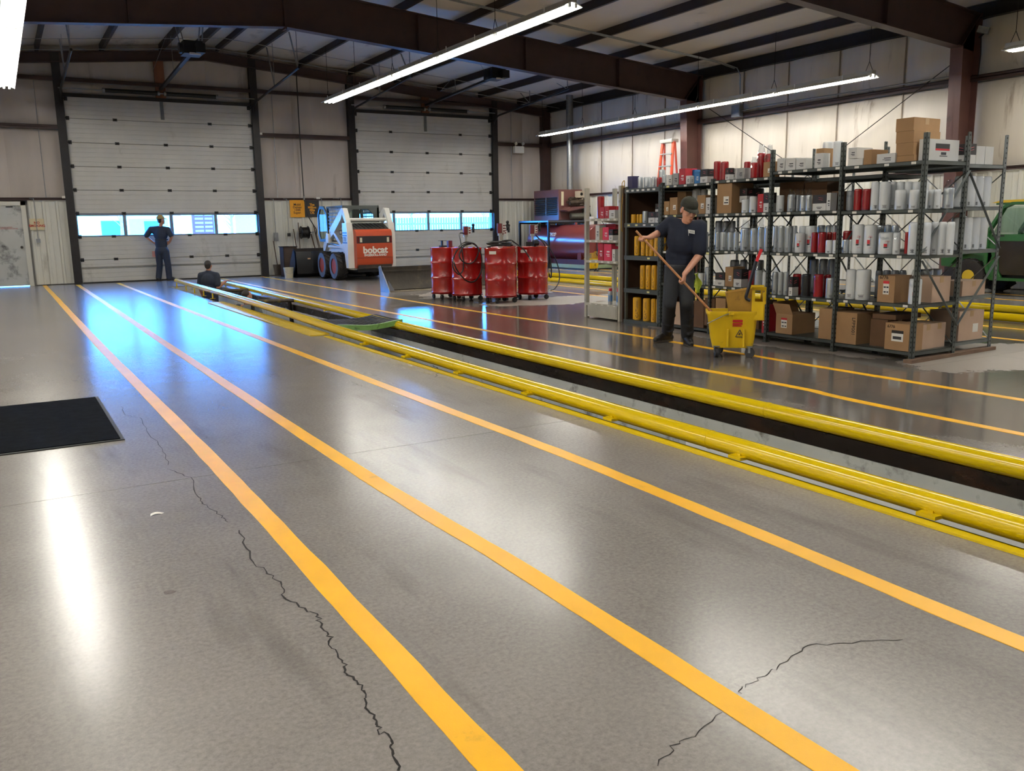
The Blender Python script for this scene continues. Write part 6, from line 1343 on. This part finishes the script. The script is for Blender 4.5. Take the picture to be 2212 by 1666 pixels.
# ---------------------------------------------------------------- worker with the mop (faces the viewer)
D0 = 9.62                       # forward depth of his standing line
def W1(x, y, d=0): return dep(x, y, D0+d)
m1 = thing('person', 'worker in navy t-shirt and cap leaning on a wooden mop handle', 'person', (6.46, 7.42, 0))
rv = V((math.cos(YAW), -math.sin(YAW), 0)); tv = V((-math.sin(YAW), -math.cos(YAW), 0))      # image right, towards the viewer
pel = W1(1466, 578, .02); chest = W1(1474, 512, -.03); neck = W1(1481, 478, -.07); hd = W1(1487, 455, -.12)
shL = W1(1449, 481, .02); shR = W1(1512, 489, -.08)         # image-left / image-right shoulder
elL = W1(1424, 503, .10); wrL = W1(1399, 513, -.10)
elR = W1(1510, 552, -.10); wrR = W1(1483, 594, -.26)
hipL = W1(1454, 585, .02); hipR = W1(1481, 585, .02)
knL = W1(1446, 655, -.06); anL = fl(1441, 738); anL.z = .085
knR = W1(1483, 655, -.06); anR = fl(1484, 745); anR.z = .085
MOPT = W1(1374, 499, -.20); MOPB = V((6.46, 6.74, .42))
fwd1 = (tv*.90+rv*.30-V((0, 0, .42))).normalized()           # gaze: down to the bucket
# body skin
hp, at1, T1 = head_prims(hd, fwd1, V((0, 0, 1))-tv*.15, 1.02)
hdir = (MOPB-MOPT).normalized()
def near_on(p): t = (p-MOPT).dot(hdir); return MOPT+hdir*t
gL = near_on(W1(1388, 515, -.2)); gR = near_on(W1(1474, 612, -.3))
wrL = gL+rv*.075+V((0, 0, -.0))+tv*-.035; wrR = gR+V((0, 0, .075))+rv*.02-tv*.03
prim = hp+[('c', neck-V((0, 0, .03)), .058, hd-V((0, 0, .06)), .054), ('c', chest, .10, pel, .085), ('c', shL, .06, elL, .043), ('c', elL, .043, wrL, .028), ('c', shR, .06, elR, .043), ('c', elR, .043, wrR, .028), ('c', shL, .06, shR, .06)]
prim += hand(wrL, (gL-wrL)+V((0, 0, .01))-rv*.02, tv*-.2+V((0, 0, -1)), V((0, 0, 1))*.3+hdir*-1, [1.25, 1.3, 1.3, 1.35], .98)
prim += hand(wrR, (gR-wrR)*1+V((0, 0, -.03)), -rv*.7-tv*.4, hdir*1+tv*.3, [1.2, 1.25, 1.3, 1.3], .98)
prim += [('c', hipL, .07, knL, .05), ('c', knL, .048, anL, .036), ('c', hipR, .07, knR, .05), ('c', knR, .048, anR, .036), ('c', pel, .08, hipL, .07), ('c', pel, .08, hipR, .07)]
bd = blob('body', prim, SKIN, m1, .0065, 4); face_parts(m1, at1, 1.02); hair_parts(m1, at1, T1, .99); cp = cap_parts(m1, at1, T1, CAPM, 1.06)
# t-shirt: torso and loose short sleeves
mL = shL.lerp(elL, .82); mR = shR.lerp(elR, .80); wst = W1(1468, 570, .02)
TM1 = Matrix((rv, tv*-1, V((0, 0, 1)))).transposed().to_3x3()
tp = [('e', chest+V((0, 0, -.03)), (.172, .122, .20), TM1), ('e', wst+V((0, 0, .08)), (.160, .118, .17), TM1), ('e', wst+V((0, 0, .01)), (.160, .120, .10), TM1), ('c', shL, .074, mL, .074), ('c', shR, .076, mR, .082), ('c', shL, .068, neck-V((0, 0, .055)), .064), ('c', shR, .070, neck-V((0, 0, .055)), .064), ('c', shL, .074, chest, .115), ('c', shR, .074, chest, .115), ('c', neck-V((0, 0, .05)), .066, neck-V((0, 0, .02)), .064)]
ts = blob('t_shirt', tp, NAVY, m1, .009, 5)
# shirt logo: small white flag emblem on the chest
lg = chest+rv*.075+tv*.134+V((0, 0, .055)); rl = (rv*.93+tv*-.25+V((0, 0, -.12))).normalized(); ul = V((0, 0, 1))
bl = MB(); 
for (a, c, z0, z1) in ((-.035, .035, -.016, .018), ): bl.add([lg+rl*a+ul*z0, lg+rl*c+ul*(z0-.004), lg+rl*c+ul*z1, lg+rl*(a-.006)+ul*(z1+.002)], [(0, 1, 2, 3)])
bl.add([lg+rl*-.045+ul*.02, lg+rl*-.039+ul*.02, lg+rl*-.036-ul*.045, lg+rl*-.040-ul*.045], [(0, 1, 2, 3)])
lo1 = bl.build('shirt_logo', LWH, ts); 
text('R.F.N', .020, lg+tv*.002-ul*.001, rl, ul, NAVY, 'logo_lettering', ts, depth=.0005)
# trousers and belt
tr = [('c', pel+V((0, 0, .02)), .118, hipL, .095), ('c', pel+V((0, 0, .02)), .118, hipR, .095), ('c', hipL, .097, knL, .078), ('c', knL, .077, anL+V((0, 0, .03)), .070), ('c', hipR, .097, knR, .078), ('c', knR, .077, anR+V((0, 0, .03)), .072), ('e', pel, (.162, .122, .12), TM1)]
for k_, (kn, an) in enumerate(((knL, anL), (knR, anR))):
    for j in range(4): q = kn.lerp(an, .15+.22*j); tr.append(('c', q+rv*.05*(1 if j % 2 else -1)+tv*.03, .028, q+rv*.01+tv*.055-V((0, 0, .02)), .026))
blob('trousers', tr, TRS, m1, .010, 6)
bb = MB(); n = 24; cb_ = W1(1466, 574, .02); Tm = [cb_+rv*(.158*math.cos(2*math.pi*i/n))+tv*(.118*math.sin(2*math.pi*i/n)) for i in range(n)]
bb.ringloft([[p-V((0, 0, .028)) for p in Tm], [p+V((0, 0, .012)) for p in Tm]], 0, False).build('belt', M('belt', '3a3a42', .5, var=.1), m1, world=True)
def boot(an, toe, nm_parent):
    d = V((toe[0], toe[1], 0)).normalized(); b = [('c', an+V((0, 0, .10)), .058, an+V((0, 0, -.01)), .055), ('c', an-d*.045-V((0, 0, .035)), .045, an+d*.13-V((0, 0, .045)), .042), ('c', an+d*.02, .05, an+d*.12-V((0, 0, .035)), .045), ('c', an+d*.12-V((0, 0, .045)), .043, an+d*.175-V((0, 0, .05)), .034)]
    bo = blob('boot', b, BOOT, nm_parent, .008, 4); z = .0
    s_ = V((-d.y, d.x, 0)); P = []
    for i in range(20):
        a = 2*math.pi*i/20; q = an+d*(.06+.145*math.cos(a))+s_*(.047*math.sin(a)); P.append((q.x, q.y))
    MB().ringloft([[(x, y, .002) for x, y in P], [(x, y, .026) for x, y in P]]).build('sole', SOLE, bo); return bo
boot(anL, (rv*-.86+tv*.5), m1); boot(anR, (rv*.05+tv*1), m1)
# yellow rag in the back pocket
rg_ = W1(1505, 590, .02); vs = []; nr = 14
for i in range(nr+1):
    for j in range(6): vs.append(rg_+rv*(.018*math.sin(i*.55+j*.8)+.013*j-.035+.03*i/nr)+tv*(.018*math.cos(i*.6+j*1.9))-V((0, 0, .0155*i+.01*math.sin(j*1.5))))
b = MB().add(vs, [(i*6+j, i*6+j+1, (i+1)*6+j+1, (i+1)*6+j) for i in range(nr) for j in range(5)]); rg = b.build('cleaning_rag', M('rag_lime', 'b9c84a', .9, var=.15), ang=80); tag(rg, 'lime yellow rag hanging from the mopping worker pocket', 'rag')
mp = thing('mop', 'wooden mop handle held by the worker, head in the yellow bucket', 'mop', MOPB)
MB().tube([MOPT, MOPT.lerp(MOPB, .5), MOPB], .0125, 10).build('handle', M('mop_wood', 'a06a3c', .5, var=.15, vs=8, stretch=(1, 1, 4)), mp, world=True)
b = MB(); rgm = random.Random(5)
for i in range(26): a = rgm.uniform(0, 6.28); q = MOPB+V((.05*math.cos(a)+.03, .05*math.sin(a)-.02, -.12-rgm.random()*.05)); b.tube([MOPB, MOPB.lerp(q, .5)+V((.015*math.cos(a), .015*math.sin(a), .005)), q], .008, 5)
b.build('mop_head', M('mop_cotton', '8a8272', .9, var=.2), mp, world=True)

# ---------------------------------------------------------------- worker standing at the overhead door (back view, hands on hips)
D2_ = dep(352, 608, 1); 
g0 = fl(354, 607); D2d = g0.x*math.sin(YAW)+g0.y*math.cos(YAW)
def W2(x, y, d=0): return dep(x, y, D2d+d)
m2 = thing('person', 'worker in navy uniform and tan cap standing hands on hips by the door', 'person', (g0.x, g0.y, 0))
K = D2d/FPX
av = V((math.sin(YAW), math.cos(YAW), 0))
hd2 = W2(348, 476); nk2 = W2(347, 489); sl = W2(326, 495); sr = W2(363, 496); el = W2(315, 511, -.05); er = W2(371, 511, -.05); wl = W2(332, 524, .05); wr = W2(367, 522, .05)
pv = W2(349, 536); hl = W2(343, 543); hr = W2(357, 543); kl = W2(345, 573); kr = W2(363, 573); al = W2(343, 603); ar = W2(366, 602); al.z = ar.z = .09
hp, at2, T2 = head_prims(hd2, av*.7+rv*.7+V((0, 0, .05)), (0, 0, 1), 1.0)
pr2 = hp+[('c', nk2, .055, hd2-V((0, 0, .05)), .052), ('c', sl, .055, el, .043), ('c', el, .042, wl, .03), ('c', sr, .055, er, .043), ('c', er, .042, wr, .03), ('c', nk2-V((0, 0, .15)), .085, pv, .08), ('c', hl, .07, kl, .05), ('c', kl, .048, al, .036), ('c', hr, .07, kr, .05), ('c', kr, .048, ar, .036), ('c', hl, .07, hr, .07), ('c', pv, .08, hl, .07), ('c', sl, .055, sr, .055)]
pr2 += hand(wl, rv+V((0, 0, -.5)), av, V((0, 0, 1)), .5)+hand(wr, -rv*.8+V((0, 0, -.6)), av, V((0, 0, 1)), .5)
blob('body', pr2, SKIN2, m2, .012, 3); hair_parts(m2, at2, T2); cap_parts(m2, at2, T2, CAPT, 1.06)
Tb = Matrix((rv, av, V((0, 0, 1)))).transposed().to_3x3()
sh2 = [('e', W2(347, 506), (.20, .135, .20), Tb), ('e', W2(348, 526), (.165, .13, .24), Tb), ('e', W2(350, 541), (.175, .135, .13), Tb), ('c', sl, .075, sl.lerp(el, .85), .075), ('c', sr, .075, sr.lerp(er, .8), .075), ('c', sl, .07, nk2-V((0, 0, .05)), .07), ('c', sr, .07, nk2-V((0, 0, .05)), .07), ('c', sl, .075, W2(347, 506), .13), ('c', sr, .075, W2(347, 506), .13)]
blob('shirt', sh2, WNAV, m2, .014, 4)
blob('trousers', [('e', pv-V((0, 0, .05)), (.175, .135, .16), Tb), ('c', hl, .105, kl, .085), ('c', kl, .085, al, .08), ('c', hr, .105, kr, .085), ('c', kr, .085, ar, .082)], WNAV, m2, .014, 4)
MB().cbox(W2(333, 549, -.02), (.09, .05, .16), (0, 0, -YAW)).build('pocket_rag', M('rag_pink', 'b07a70', .8, var=.1), m2, world=True)
n = 24; cbl = W2(349, 518); Tm = [cbl+rv*(.178*math.cos(2*math.pi*i/n))+av*(.14*math.sin(2*math.pi*i/n)) for i in range(n)]
MB().ringloft([[p-V((0, 0, .02)) for p in Tm], [p+V((0, 0, .02)) for p in Tm]], 0, False).build('belt', TRS, m2, world=True)
boot(al, (-rv*.15+av*.9), m2); boot(ar, (rv*.7+av*.6), m2)
# ---------------------------------------------------------------- mechanic standing in the pit, back view
D3d = V((4.18, 21.3, 0)).dot(V((math.sin(YAW), math.cos(YAW), 0)))
def W3(x, y, d=0): return dep(x, y, D3d+d)
hd3 = W3(450, 574); nk3 = W3(450, 586); sl3 = W3(434, 595); sr3 = W3(468, 595); el3 = W3(432, 622, .05); er3 = W3(471, 621, -.05)
m3 = thing('person', 'mechanic in navy workwear standing chest deep in the service pit', 'person', (W3(450, 640).x, W3(450, 640).y, -1.5))
wr3 = W3(487, 608, .04); pv3 = V((nk3.x, nk3.y, nk3.z-.58))
hp, at3, T3 = head_prims(hd3, av+V((0, 0, .05)), (0, 0, 1), 1.0)
kn3 = [pv3+rv*s*.1-V((0, 0, .42)) for s in (-1, 1)]; an3 = [V((k.x, k.y, -1.41)) for k in kn3]
p3 = hp+[('c', nk3, .055, hd3-V((0, 0, .05)), .052), ('c', sl3, .055, el3, .045), ('c', el3, .042, W3(440, 645, .15), .03), ('c', sr3, .055, er3, .045), ('c', er3, .042, wr3, .03), ('c', nk3-V((0, 0, .15)), .085, pv3, .08), ('c', sl3, .055, sr3, .055)]
for k, a in zip(kn3, an3): p3 += [('c', pv3, .07, k, .05), ('c', k, .048, a, .036)]
p3 += hand(wr3, rv*.9+V((0, 0, .25)), V((0, 0, -1)), av, .25)+hand(W3(440, 645, .15), V((0, 0, -1)), rv, av, .5)
blob('body', p3, SKIN2, m3, .012, 3); hair_parts(m3, at3, T3)
Tz = V((nk3.x, nk3.y, 0))
blob('shirt', [('e', V((nk3.x, nk3.y, nk3.z-.22)), (.20, .135, .21), Tb), ('e', V((nk3.x, nk3.y, nk3.z-.45)), (.175, .135, .26), Tb), ('c', sl3, .075, sl3.lerp(el3, .85), .078), ('c', sr3, .075, sr3.lerp(er3, .75), .078), ('c', sl3, .07, nk3-V((0, 0, .05)), .07), ('c', sr3, .07, nk3-V((0, 0, .05)), .07), ('c', nk3-V((0, 0, .06)), .066, nk3-V((0, 0, .01)), .064)], WNAV, m3, .014, 4)
blob('trousers', [('e', pv3, (.17, .13, .14), Tb)]+[('c', pv3+rv*s*.09, .10, k, .085) for s, k in zip((-1, 1), kn3)]+[('c', k, .085, a, .078) for k, a in zip(kn3, an3)], WNAV, m3, .014, 4)
for a in an3: boot(V((a.x, a.y, .085)), av, m3).location.z -= 1.5
# ---------------------------------------------------------------- second mechanic low in the pit, only the head shows
D4d = V((4.25, 17.2, 0)).dot(V((math.sin(YAW), math.cos(YAW), 0)))
hd4 = dep(534, 641, D4d); m4 = thing('person', 'mechanic in the pit with only the dark haired head above the rail', 'person', (hd4.x, hd4.y, -1.5))
hp, at4, T4 = head_prims(hd4, av*.6+rv*.75+V((0, 0, -.1)), (0, 0, 1), 1.0)
nk4 = hd4-V((0, 0, .13)); pv4 = nk4-V((0, 0, .50))-tv*.1
kk = [pv4+rv*s*.12-tv*-.22-V((0, 0, .24)) for s in (-1, 1)]; aa = [V((k.x-tv.x*.12, k.y-tv.y*.12, -1.41)) for k in kk]
p4 = hp+[('c', nk4, .055, hd4-V((0, 0, .05)), .052), ('c', nk4-V((0, 0, .15)), .085, pv4, .08)]
for s, k, a in zip((-1, 1), kk, aa): p4 += [('c', nk4+rv*s*.18-V((0, 0, .08)), .055, nk4+rv*s*.24-V((0, 0, .34)), .045), ('c', nk4+rv*s*.24-V((0, 0, .34)), .042, nk4+rv*s*.14+tv*.16-V((0, 0, .42)), .03), ('c', pv4, .07, k, .05), ('c', k, .048, a, .036)]+hand(nk4+rv*s*.14+tv*.16-V((0, 0, .42)), tv, -rv*s, V((0, 0, 1)), .5)
p4 += [('c', nk4+rv*-.18-V((0, 0, .08)), .055, nk4+rv*.18-V((0, 0, .08)), .055)]
blob('body', p4, SKIN2, m4, .012, 3); hair_parts(m4, at4, T4); face_parts(m4, at4)
blob('shirt', [('e', nk4-V((0, 0, .22)), (.20, .135, .21), Tb), ('e', nk4-V((0, 0, .45)), (.175, .135, .24), Tb)]+[('c', nk4+rv*s*.18-V((0, 0, .08)), .075, nk4+rv*s*.23-V((0, 0, .30)), .075) for s in (-1, 1)], M('shirt_grey', '5a6268', .8, var=.1), m4, .014, 4)
blob('trousers', [('e', pv4, (.17, .14, .14), Tb)]+[('c', pv4+rv*s*.09, .10, k, .085) for s, k in zip((-1, 1), kk)]+[('c', k, .085, a, .078) for k, a in zip(kk, aa)], WNAV, m4, .014, 4)
for a in aa: boot(V((a.x, a.y, .085)), av, m4).location.z -= 1.5
# ================================================================= WALL FITTINGS, TOOLS, SMALL THINGS
Yw_ = YF-.075
# entrance mat
p0, p1, p2 = fl(212, 858), fl(268, 951), fl(0, 880)
o = thing('entrance_mat', 'black ribbed rubber backed floor mat beside the first painted line', 'floor mat', (-.5, (p0.y+p1.y)/2, 0))
MATM = M('mat_pile', '101216', .95, spec=.05, var=.35, vs=14, bump=.6, bs=220); 
MB().box(-2.0, p1.y, .0, p0.x, p0.y, .006).build('rubber_edge', M('mat_edge', '0e0f10', .6, var=.1), o, world=True); MB().box(-1.985, p1.y+.03, .006, p0.x-.025, p0.y-.03, .011).build('pile', MATM, o, world=True)
# paper scrap
q = fl(345, 1112); b = MB(); n = 8; vs = []
for i in range(n+1):
    t = i/n; x = q.x-.045+.09*t; y = q.y+.018*math.sin(t*3.4); w = .012*(1-abs(t-.35))*1.1; vs += [(x, y-w, .002+.004*math.sin(t*6)), (x+.004, y+w, .004+.006*math.sin(t*4+1))]
o = b.add(vs, [(2*i, 2*i+2, 2*i+3, 2*i+1) for i in range(n)]).build('paper_scrap', LWH); tag(o, 'curled white paper scrap on the bare concrete', 'litter')
# signs
def sign(x0, x1, z0, z1, mt, label, txt, tm, size, line=1.0, bold=.002):
    o = thing('wall_sign', label, 'sign', ((x0+x1)/2, Yw_, z0)); MB().box(x0, Yw_-.006, z0, x1, Yw_, z1).build('sign_panel', mt, o, world=True)
    text(txt, size, ((x0+x1)/2, Yw_-.0075, (z0+z1)/2), (1, 0, 0), (0, 0, 1), tm, 'lettering', o, depth=.001, line=line, bold=bold); return o
AMB = M('sign_amber', 'e09a10', .45, var=.04); BKS = M('sign_black', '151416', .45, var=.06)
sign(7.75, 8.20, 1.73, 2.24, AMB, 'amber oil brand sign with black lettering', 'Mobil\nDelvac\n1300\nSuper.', BKS, .098, .82, .0015)
sign(8.21, 8.66, 1.735, 2.225, BKS, 'black oil slogan sign with amber lettering', 'The\nMillion\nMile\nOil.', AMB, .098, .82, .003)
sign(.80, 1.135, 1.46, 1.755, M('sign_cream', 'c9bd98', .5, var=.05), 'cream no smoking sign with red lettering', 'NO\nSMOKING', RED, .083, .95, .003)
# conduits with boxes on the liner
def drop(x, z, bw, bh, label, mt=GAL, top=2.26):
    o = thing('outlet_box', label, 'electrical box', (x, Yw_, z)); MB().tube(spline([(x-.10, Yw_-.03, top+.02), (x-.03, Yw_-.03, top), (x, Yw_-.03, top-.08), (x, Yw_-.03, z+bh)], 5), .011, 6).build('conduit_pipe', GAL, o, world=True)
    MB().box(x-bw/2, Yw_-.09, z, x+bw/2, Yw_, z+bh).build('box_body', mt, o, world=True); MB().box(x-bw/2+.01, Yw_-.096, z+.01, x+bw/2-.01, Yw_-.09, z+bh-.01).build('cover', mt, o, world=True)
drop(.955, 1.13, .10, .10, 'grey outlet box below the no smoking sign'); drop(7.26, 1.03, .12, .25, 'tall grey switch box above the leaning shovel'); drop(7.66, 1.16, .07, .10, 'small dark outlet box beside the amber sign', DKS)
o = thing('wall_conduit', 'grey conduit bending down beside the black sign', 'conduit', (8.75, Yw_, 1.5)); MB().tube(spline([(8.5, Yw_-.04, 2.29), (8.66, Yw_-.04, 2.28), (8.74, Yw_-.04, 2.18), (8.75, Yw_-.03, .8)], 5), .011, 6).build('conduit_pipe', GAL, o, world=True)
o = thing('wall_conduit', 'grey conduit bending down behind the loader cab', 'conduit', (9.4, Yw_, 1.5)); MB().tube(spline([(9.1, Yw_-.04, 2.29), (9.28, Yw_-.04, 2.28), (9.36, Yw_-.04, 2.18), (9.37, Yw_-.03, .8)], 5), .011, 6).build('conduit_pipe', GAL, o, world=True)
# ceiling cable drop feeding the hose reel
o = thing('supply_hose', 'black supply hose dropping from the roof to the hose reel', 'hose', (8.1, 26.1, 2.3)); MB().tube(spline([(8.12, 26.1, 5.9), (8.12, 26.12, 4.2), (8.13, 26.1, 2.4), (8.14, 26.08, 2.2), (8.2, 26.05, 1.8), (8.34, 26.0, 1.5), (8.42, 25.98, 1.35), (8.42, 26.0, 1.2)], 6), .016, 7).build('hose_line', HOS, o, world=True)
MB().cyl((8.13, 26.1, 2.24), (8.13, 26.1, 2.34), .024, n=10).build('coupling', GAL, o, world=True)
# hose reel
o = thing('hose_reel', 'black hose reel mounted on the liner under the signs', 'hose reel', (8.08, 26.1, 1.27))
def disc(x, r, w, name): MB().loft([((x, 26.05, 1.27), r*.93), ((x+w*.2, 26.05, 1.27), r), ((x+w*.8, 26.05, 1.27), r), ((x+w, 26.05, 1.27), r*.93)], 26).build(name, BLK, o, world=True)
disc(7.95, .19, .025, 'flange'); disc(8.17, .19, .025, 'flange')
for k in range(6): MB().tube([(7.99+.032*k, 26.05+.145*math.cos(t*.3142), 1.27+.145*math.sin(t*.3142)) for t in range(20)], .017, 6, closed=True).build('hose_wrap', HOS, o, world=True)
MB().cyl((7.9, 26.05, 1.27), (8.26, 26.05, 1.27), .03, n=10).box(8.18, 26.02, 1.22, 8.24, 26.3, 1.32).build('bracket', DKS, o, world=True); MB().tube([(8.26, 26.05, 1.27), (8.34, 26.03, 1.28), (8.42, 26.0, 1.28)], .012, 6).build('inlet_pipe', GAL, o, world=True)
# shovels and bars leaning on the wall
WOODH = M('tool_handle', '4a3526', .6, var=.2, vs=5)
def shovel(x, ztop, dx, label, blade=True, w=.27, h=.32):
    o = thing('shovel', label, 'shovel', (x, 26.1, 0)); b0 = V((x+dx, 26.02, .03)); t = V((x, 26.27, ztop))
    d = (t-b0).normalized(); MB().tube([b0+d*(h*.75), t], .016, 8).build('handle', WOODH, o, world=True)
    if blade:
        c = b0; r = V((1, 0, 0)); rows = []
        for k in range(5):
            e = k/4; rows.append([c+d*(h*e)+r*(w/2*u*(.92+.08*e))+V((0, -.02*(1-u*u)+.0, 0)) for u in (-1, -.5, 0, .5, 1)])
        vs = [p for q in rows for p in q]; vs2 = [p+V((0, .004, 0)) for p in vs]; fs = [(k*5+i, k*5+i+1, (k+1)*5+i+1, (k+1)*5+i) for k in range(4) for i in range(4)]
        MB().add(vs, fs).add(vs2, [f[::-1] for f in fs]).build('blade', M('shovel_blade', '3b352e', .5, .4, var=.25, vs=8), o, world=True)
    return o
shovel(7.17, 1.03, .035, 'square blade shovel leaning under the tall switch box')
for x, zt, dx, lb in ((7.96, 1.57, -.08, 'long straight bar leaning left of the hose reel'), (7.80, 1.38, .05, 'short bar leaning left of the hose reel'), (8.42, 1.52, .19, 'long bar leaning right of the hose reel'), (8.46, 1.40, .22, 'thin bar leaning right of the hose reel'), (8.34, 1.22, .17, 'thick short bar leaning right of the hose reel')):
    o = thing('pry_bar', lb, 'bar', (x, 26.1, 0)); MB().tube([(x+dx, 25.95, .03), (x, 26.27, zt)], .02 if 'thick' in lb else .014, 8).build('shaft', WOODH, o, world=True); MB().cyl((x+dx, 25.95, .0), (x+dx*.9, 25.98, .12), .022, n=8).build('tip', DKS, o, world=True)
# tool box tray and grey bucket beside the loader bucket
o = thing('tool_crate', 'brown metal crate with rags behind the loader bucket', 'crate', (7.4, 25.65, 0))
c = MB(); x0, x1, y0, y1, z1 = 7.22, 7.62, 25.45, 25.85, .86
for a in ((x0, y0, x1, y0+.012), (x0, y1-.012, x1, y1), (x0, y0, x0+.012, y1), (x1-.012, y0, x1, y1)): c.box(a[0], a[1], .0, a[2], a[3], z1)
c.box(x0, y0, .0, x1, y1, .02).build('crate_body', M('crate_brown', '3a2a20', .6, var=.2), o, world=True); MB().box(x0-.02, y0-.02, z1, x1+.02, y0, z1+.02).box(x0-.02, y1, z1, x1+.02, y1+.02, z1+.02).box(x0-.02, y0, z1, x0, y1, z1+.02).box(x1, y0, z1, x1+.02, y1, z1+.02).build('rim', DKS, o, world=True)
blob('rag', [('e', V((7.5, 25.6, .84)), (.12, .08, .05)), ('e', V((7.45, 25.68, .82)), (.08, .09, .05))], M('rag_tan', 'b08a74', .9, var=.2), o, .015, 2)
o = thing('plastic_pail', 'pale plastic pail on the floor beside the loader bucket', 'pail', (7.13, 24.72, 0)); MB().loft([((7.13, 24.72, 0), .115), ((7.13, 24.72, .26), .14), ((7.13, 24.72, .28), .147), ((7.13, 24.72, .30), .147), ((7.13, 24.72, .30), .132), ((7.13, 24.72, .03), .108)], 22).build('pail_body', M('pail_cream', 'bdb49a', .6, var=.12, dirt='6b6250', da=.38, ds=8), o, world=True); MB().tube([(6.99, 24.72, .28), (7.03, 24.62, .16), (7.13, 24.59, .12), (7.23, 24.62, .16), (7.27, 24.72, .28)], .004, 5).build('bail', GAL, o, world=True)
# small wall tags on the girts
for x, z in ((1.68, 2.31), (6.98, 4.14), (8.62, 2.3)):
    o = MB().box(x-.06, YF-.165, z-.03, x+.06, YF-.16, z+.03).build('wall_tag', LWH); tag(o, {1.68: 'white tag on the girt above the no smoking sign', 6.98: 'white tag on the upper girt between the doors', 8.62: 'white tag on the girt above the black sign'}[x], 'tag')
# ================================================================= OUTSIDE (seen through the door windows)
gy = YF+.25
o = MB().box(-30, gy, -.15, 70, 90, -.02).build('ground', M('outside_concrete', 'e6e2da', .9, var=.06, vs=1)); struct(o); o.name = 'ground'
def house(x, y, w, d, h, mt, rm, label, doorm=None):
    o = thing('house', label, 'building', (x, y, 0)); MB().box(x, y, -.02, x+w, y+d, h).build('walls', mt, o, world=True)
    MB().prism([(x-.4, h), (x+w+.4, h), (x+w/2, h+w*.22)], lambda u, v, w_: V((u, w_, v)), y-.4, y+d+.4).build('roof', rm, o, world=True)
    for k in range(3):
        a = x+w*(.12+.3*k); f = MB().box(a, y-.05, 1.0, a+w*.14, y+.02, 2.1).build('window', M('ext_window', '70808c', .3, var=.05), o, world=True); MB().box(a+.05, y-.07, 1.05, a+w*.14-.05, y-.045, 2.05).build('pane', M('ext_pane', '5a6670', .1, var=.05), f)
    if doorm: MB().box(x+w*.62, y-.06, 0, x+w*.9, y+.02, 2.2).build('garage_door', doorm, o, world=True)
    return o
EX1 = M('ext_tan', 'f2ece4', .9, var=.05); EX2 = M('ext_brick', 'd09a90', .9, var=.1, vs=6); EX3 = M('ext_blue', '2a4a66', .8, var=.05); EXR = M('ext_roof', 'd0c8c4', .9, var=.1); EXG = M('ext_green', 'c8dcd0', .8, var=.05)
house(2.5, 66, 9, 7, 2.8, EX1, EXR, 'low tan house across the street behind the first door', EXG)
house(16, 62, 8, 7, 2.8, EX2, EXR, 'brick house across the street between the two doors', EXG); house(33, 58, 11, 7, 2.9, EX1, EXR, 'tan house with garage seen through the second door', EXG)
o = thing('shop_board', 'blue roadside billboard panel with a pale picture', 'billboard', (15.5, 50, 0)); MB().box(14.2, 50, .6, 18.6, 50.15, 4.0).build('panel', EX3, o, world=True); MB().box(14.6, 49.96, 1.6, 16.2, 50, 3.2).build('picture', M('ext_white', 'd0d0cc', .7, var=.1), o, world=True)
for x in (14.6, 18.2): MB().box(x, 50.05, -.02, x+.12, 50.17, .6).build('post', DKS, o, world=True)
sg = thing('roadside_sign', 'maroon changeable letter board on a post outside', 'sign', (9.1, 46, 0)); MB().box(8.55, 46, .95, 9.65, 46.12, 2.9).build('board', M('ext_maroon', '7a2438', .6, var=.05), sg, world=True); MB().box(8.9, 46.0, 2.9, 9.3, 46.1, 3.1).build('crest', M('ext_pale', 'b9a8b0', .6, var=.05), sg, world=True); MB().box(9.04, 46.02, -.02, 9.16, 46.1, .95).build('post', DKS, sg, world=True)
for k in range(7): MB().box(8.68, 45.99, 1.1+.2*k, 9.08, 46, 1.19+.2*k).box(9.16, 45.99, 1.1+.2*k, 9.52, 46, 1.19+.2*k).build('letter_row', M('ext_pale', 'b9a8b0'), sg, world=True)
for i, x in enumerate((3.2, 6.1, 12.2, 20.5, 24.0, 29.5)):
    o = thing('bare_tree', ('thin bare tree on the far verge', 'forked bare tree by the letter board', 'bare tree beside the billboard', 'bare tree near the brick house', 'slim bare tree by the fence', 'bare tree behind the fence')[i], 'tree', (x, 54, 0)); rgt = random.Random(i); b = MB()
    b.tube([(x, 54, 0), (x+.1, 54, 1.6), (x+.05, 54, 3.4)], [.11, .08, .04], 7); o_t = b.build('trunk', M('ext_bark', 'c0a8a0', .9, var=.2), o, world=True); b = MB()
    for k in range(22):
        a = rgt.uniform(0, 6.28); z0 = rgt.uniform(1.0, 3.2); L_ = rgt.uniform(.5, 1.3); p = V((x+.08, 54, z0)); q = p+V((math.cos(a)*L_, math.sin(a)*L_, L_*.8)); b.tube([p, p.lerp(q, .5)+V((0, 0, .08)), q], [.03, .018, .006], 5)
    b.build('branches', M('ext_bark', 'c0a8a0'), o, world=True)
fe = thing('board_fence', 'grey board fence outside the second door', 'fence', (26, 47, 0)); fm = MB().box(-.06, 0, 0, .06, .025, 1.9).mesh('fence_board', M('ext_fence', '8a8f98', .9, var=.15))
for k in range(46): q = link('fence_board', fm, fe); q.matrix_parent_inverse = fe.matrix_basis.inverted(); q.location = (19.5+.135*k*1.25, 47, 0)
for z in (.5, 1.5): MB().box(19.4, 47.03, z, 27.4, 47.07, z+.08).build('fence_rail', M('ext_fence', '8a8f98'), fe, world=True)
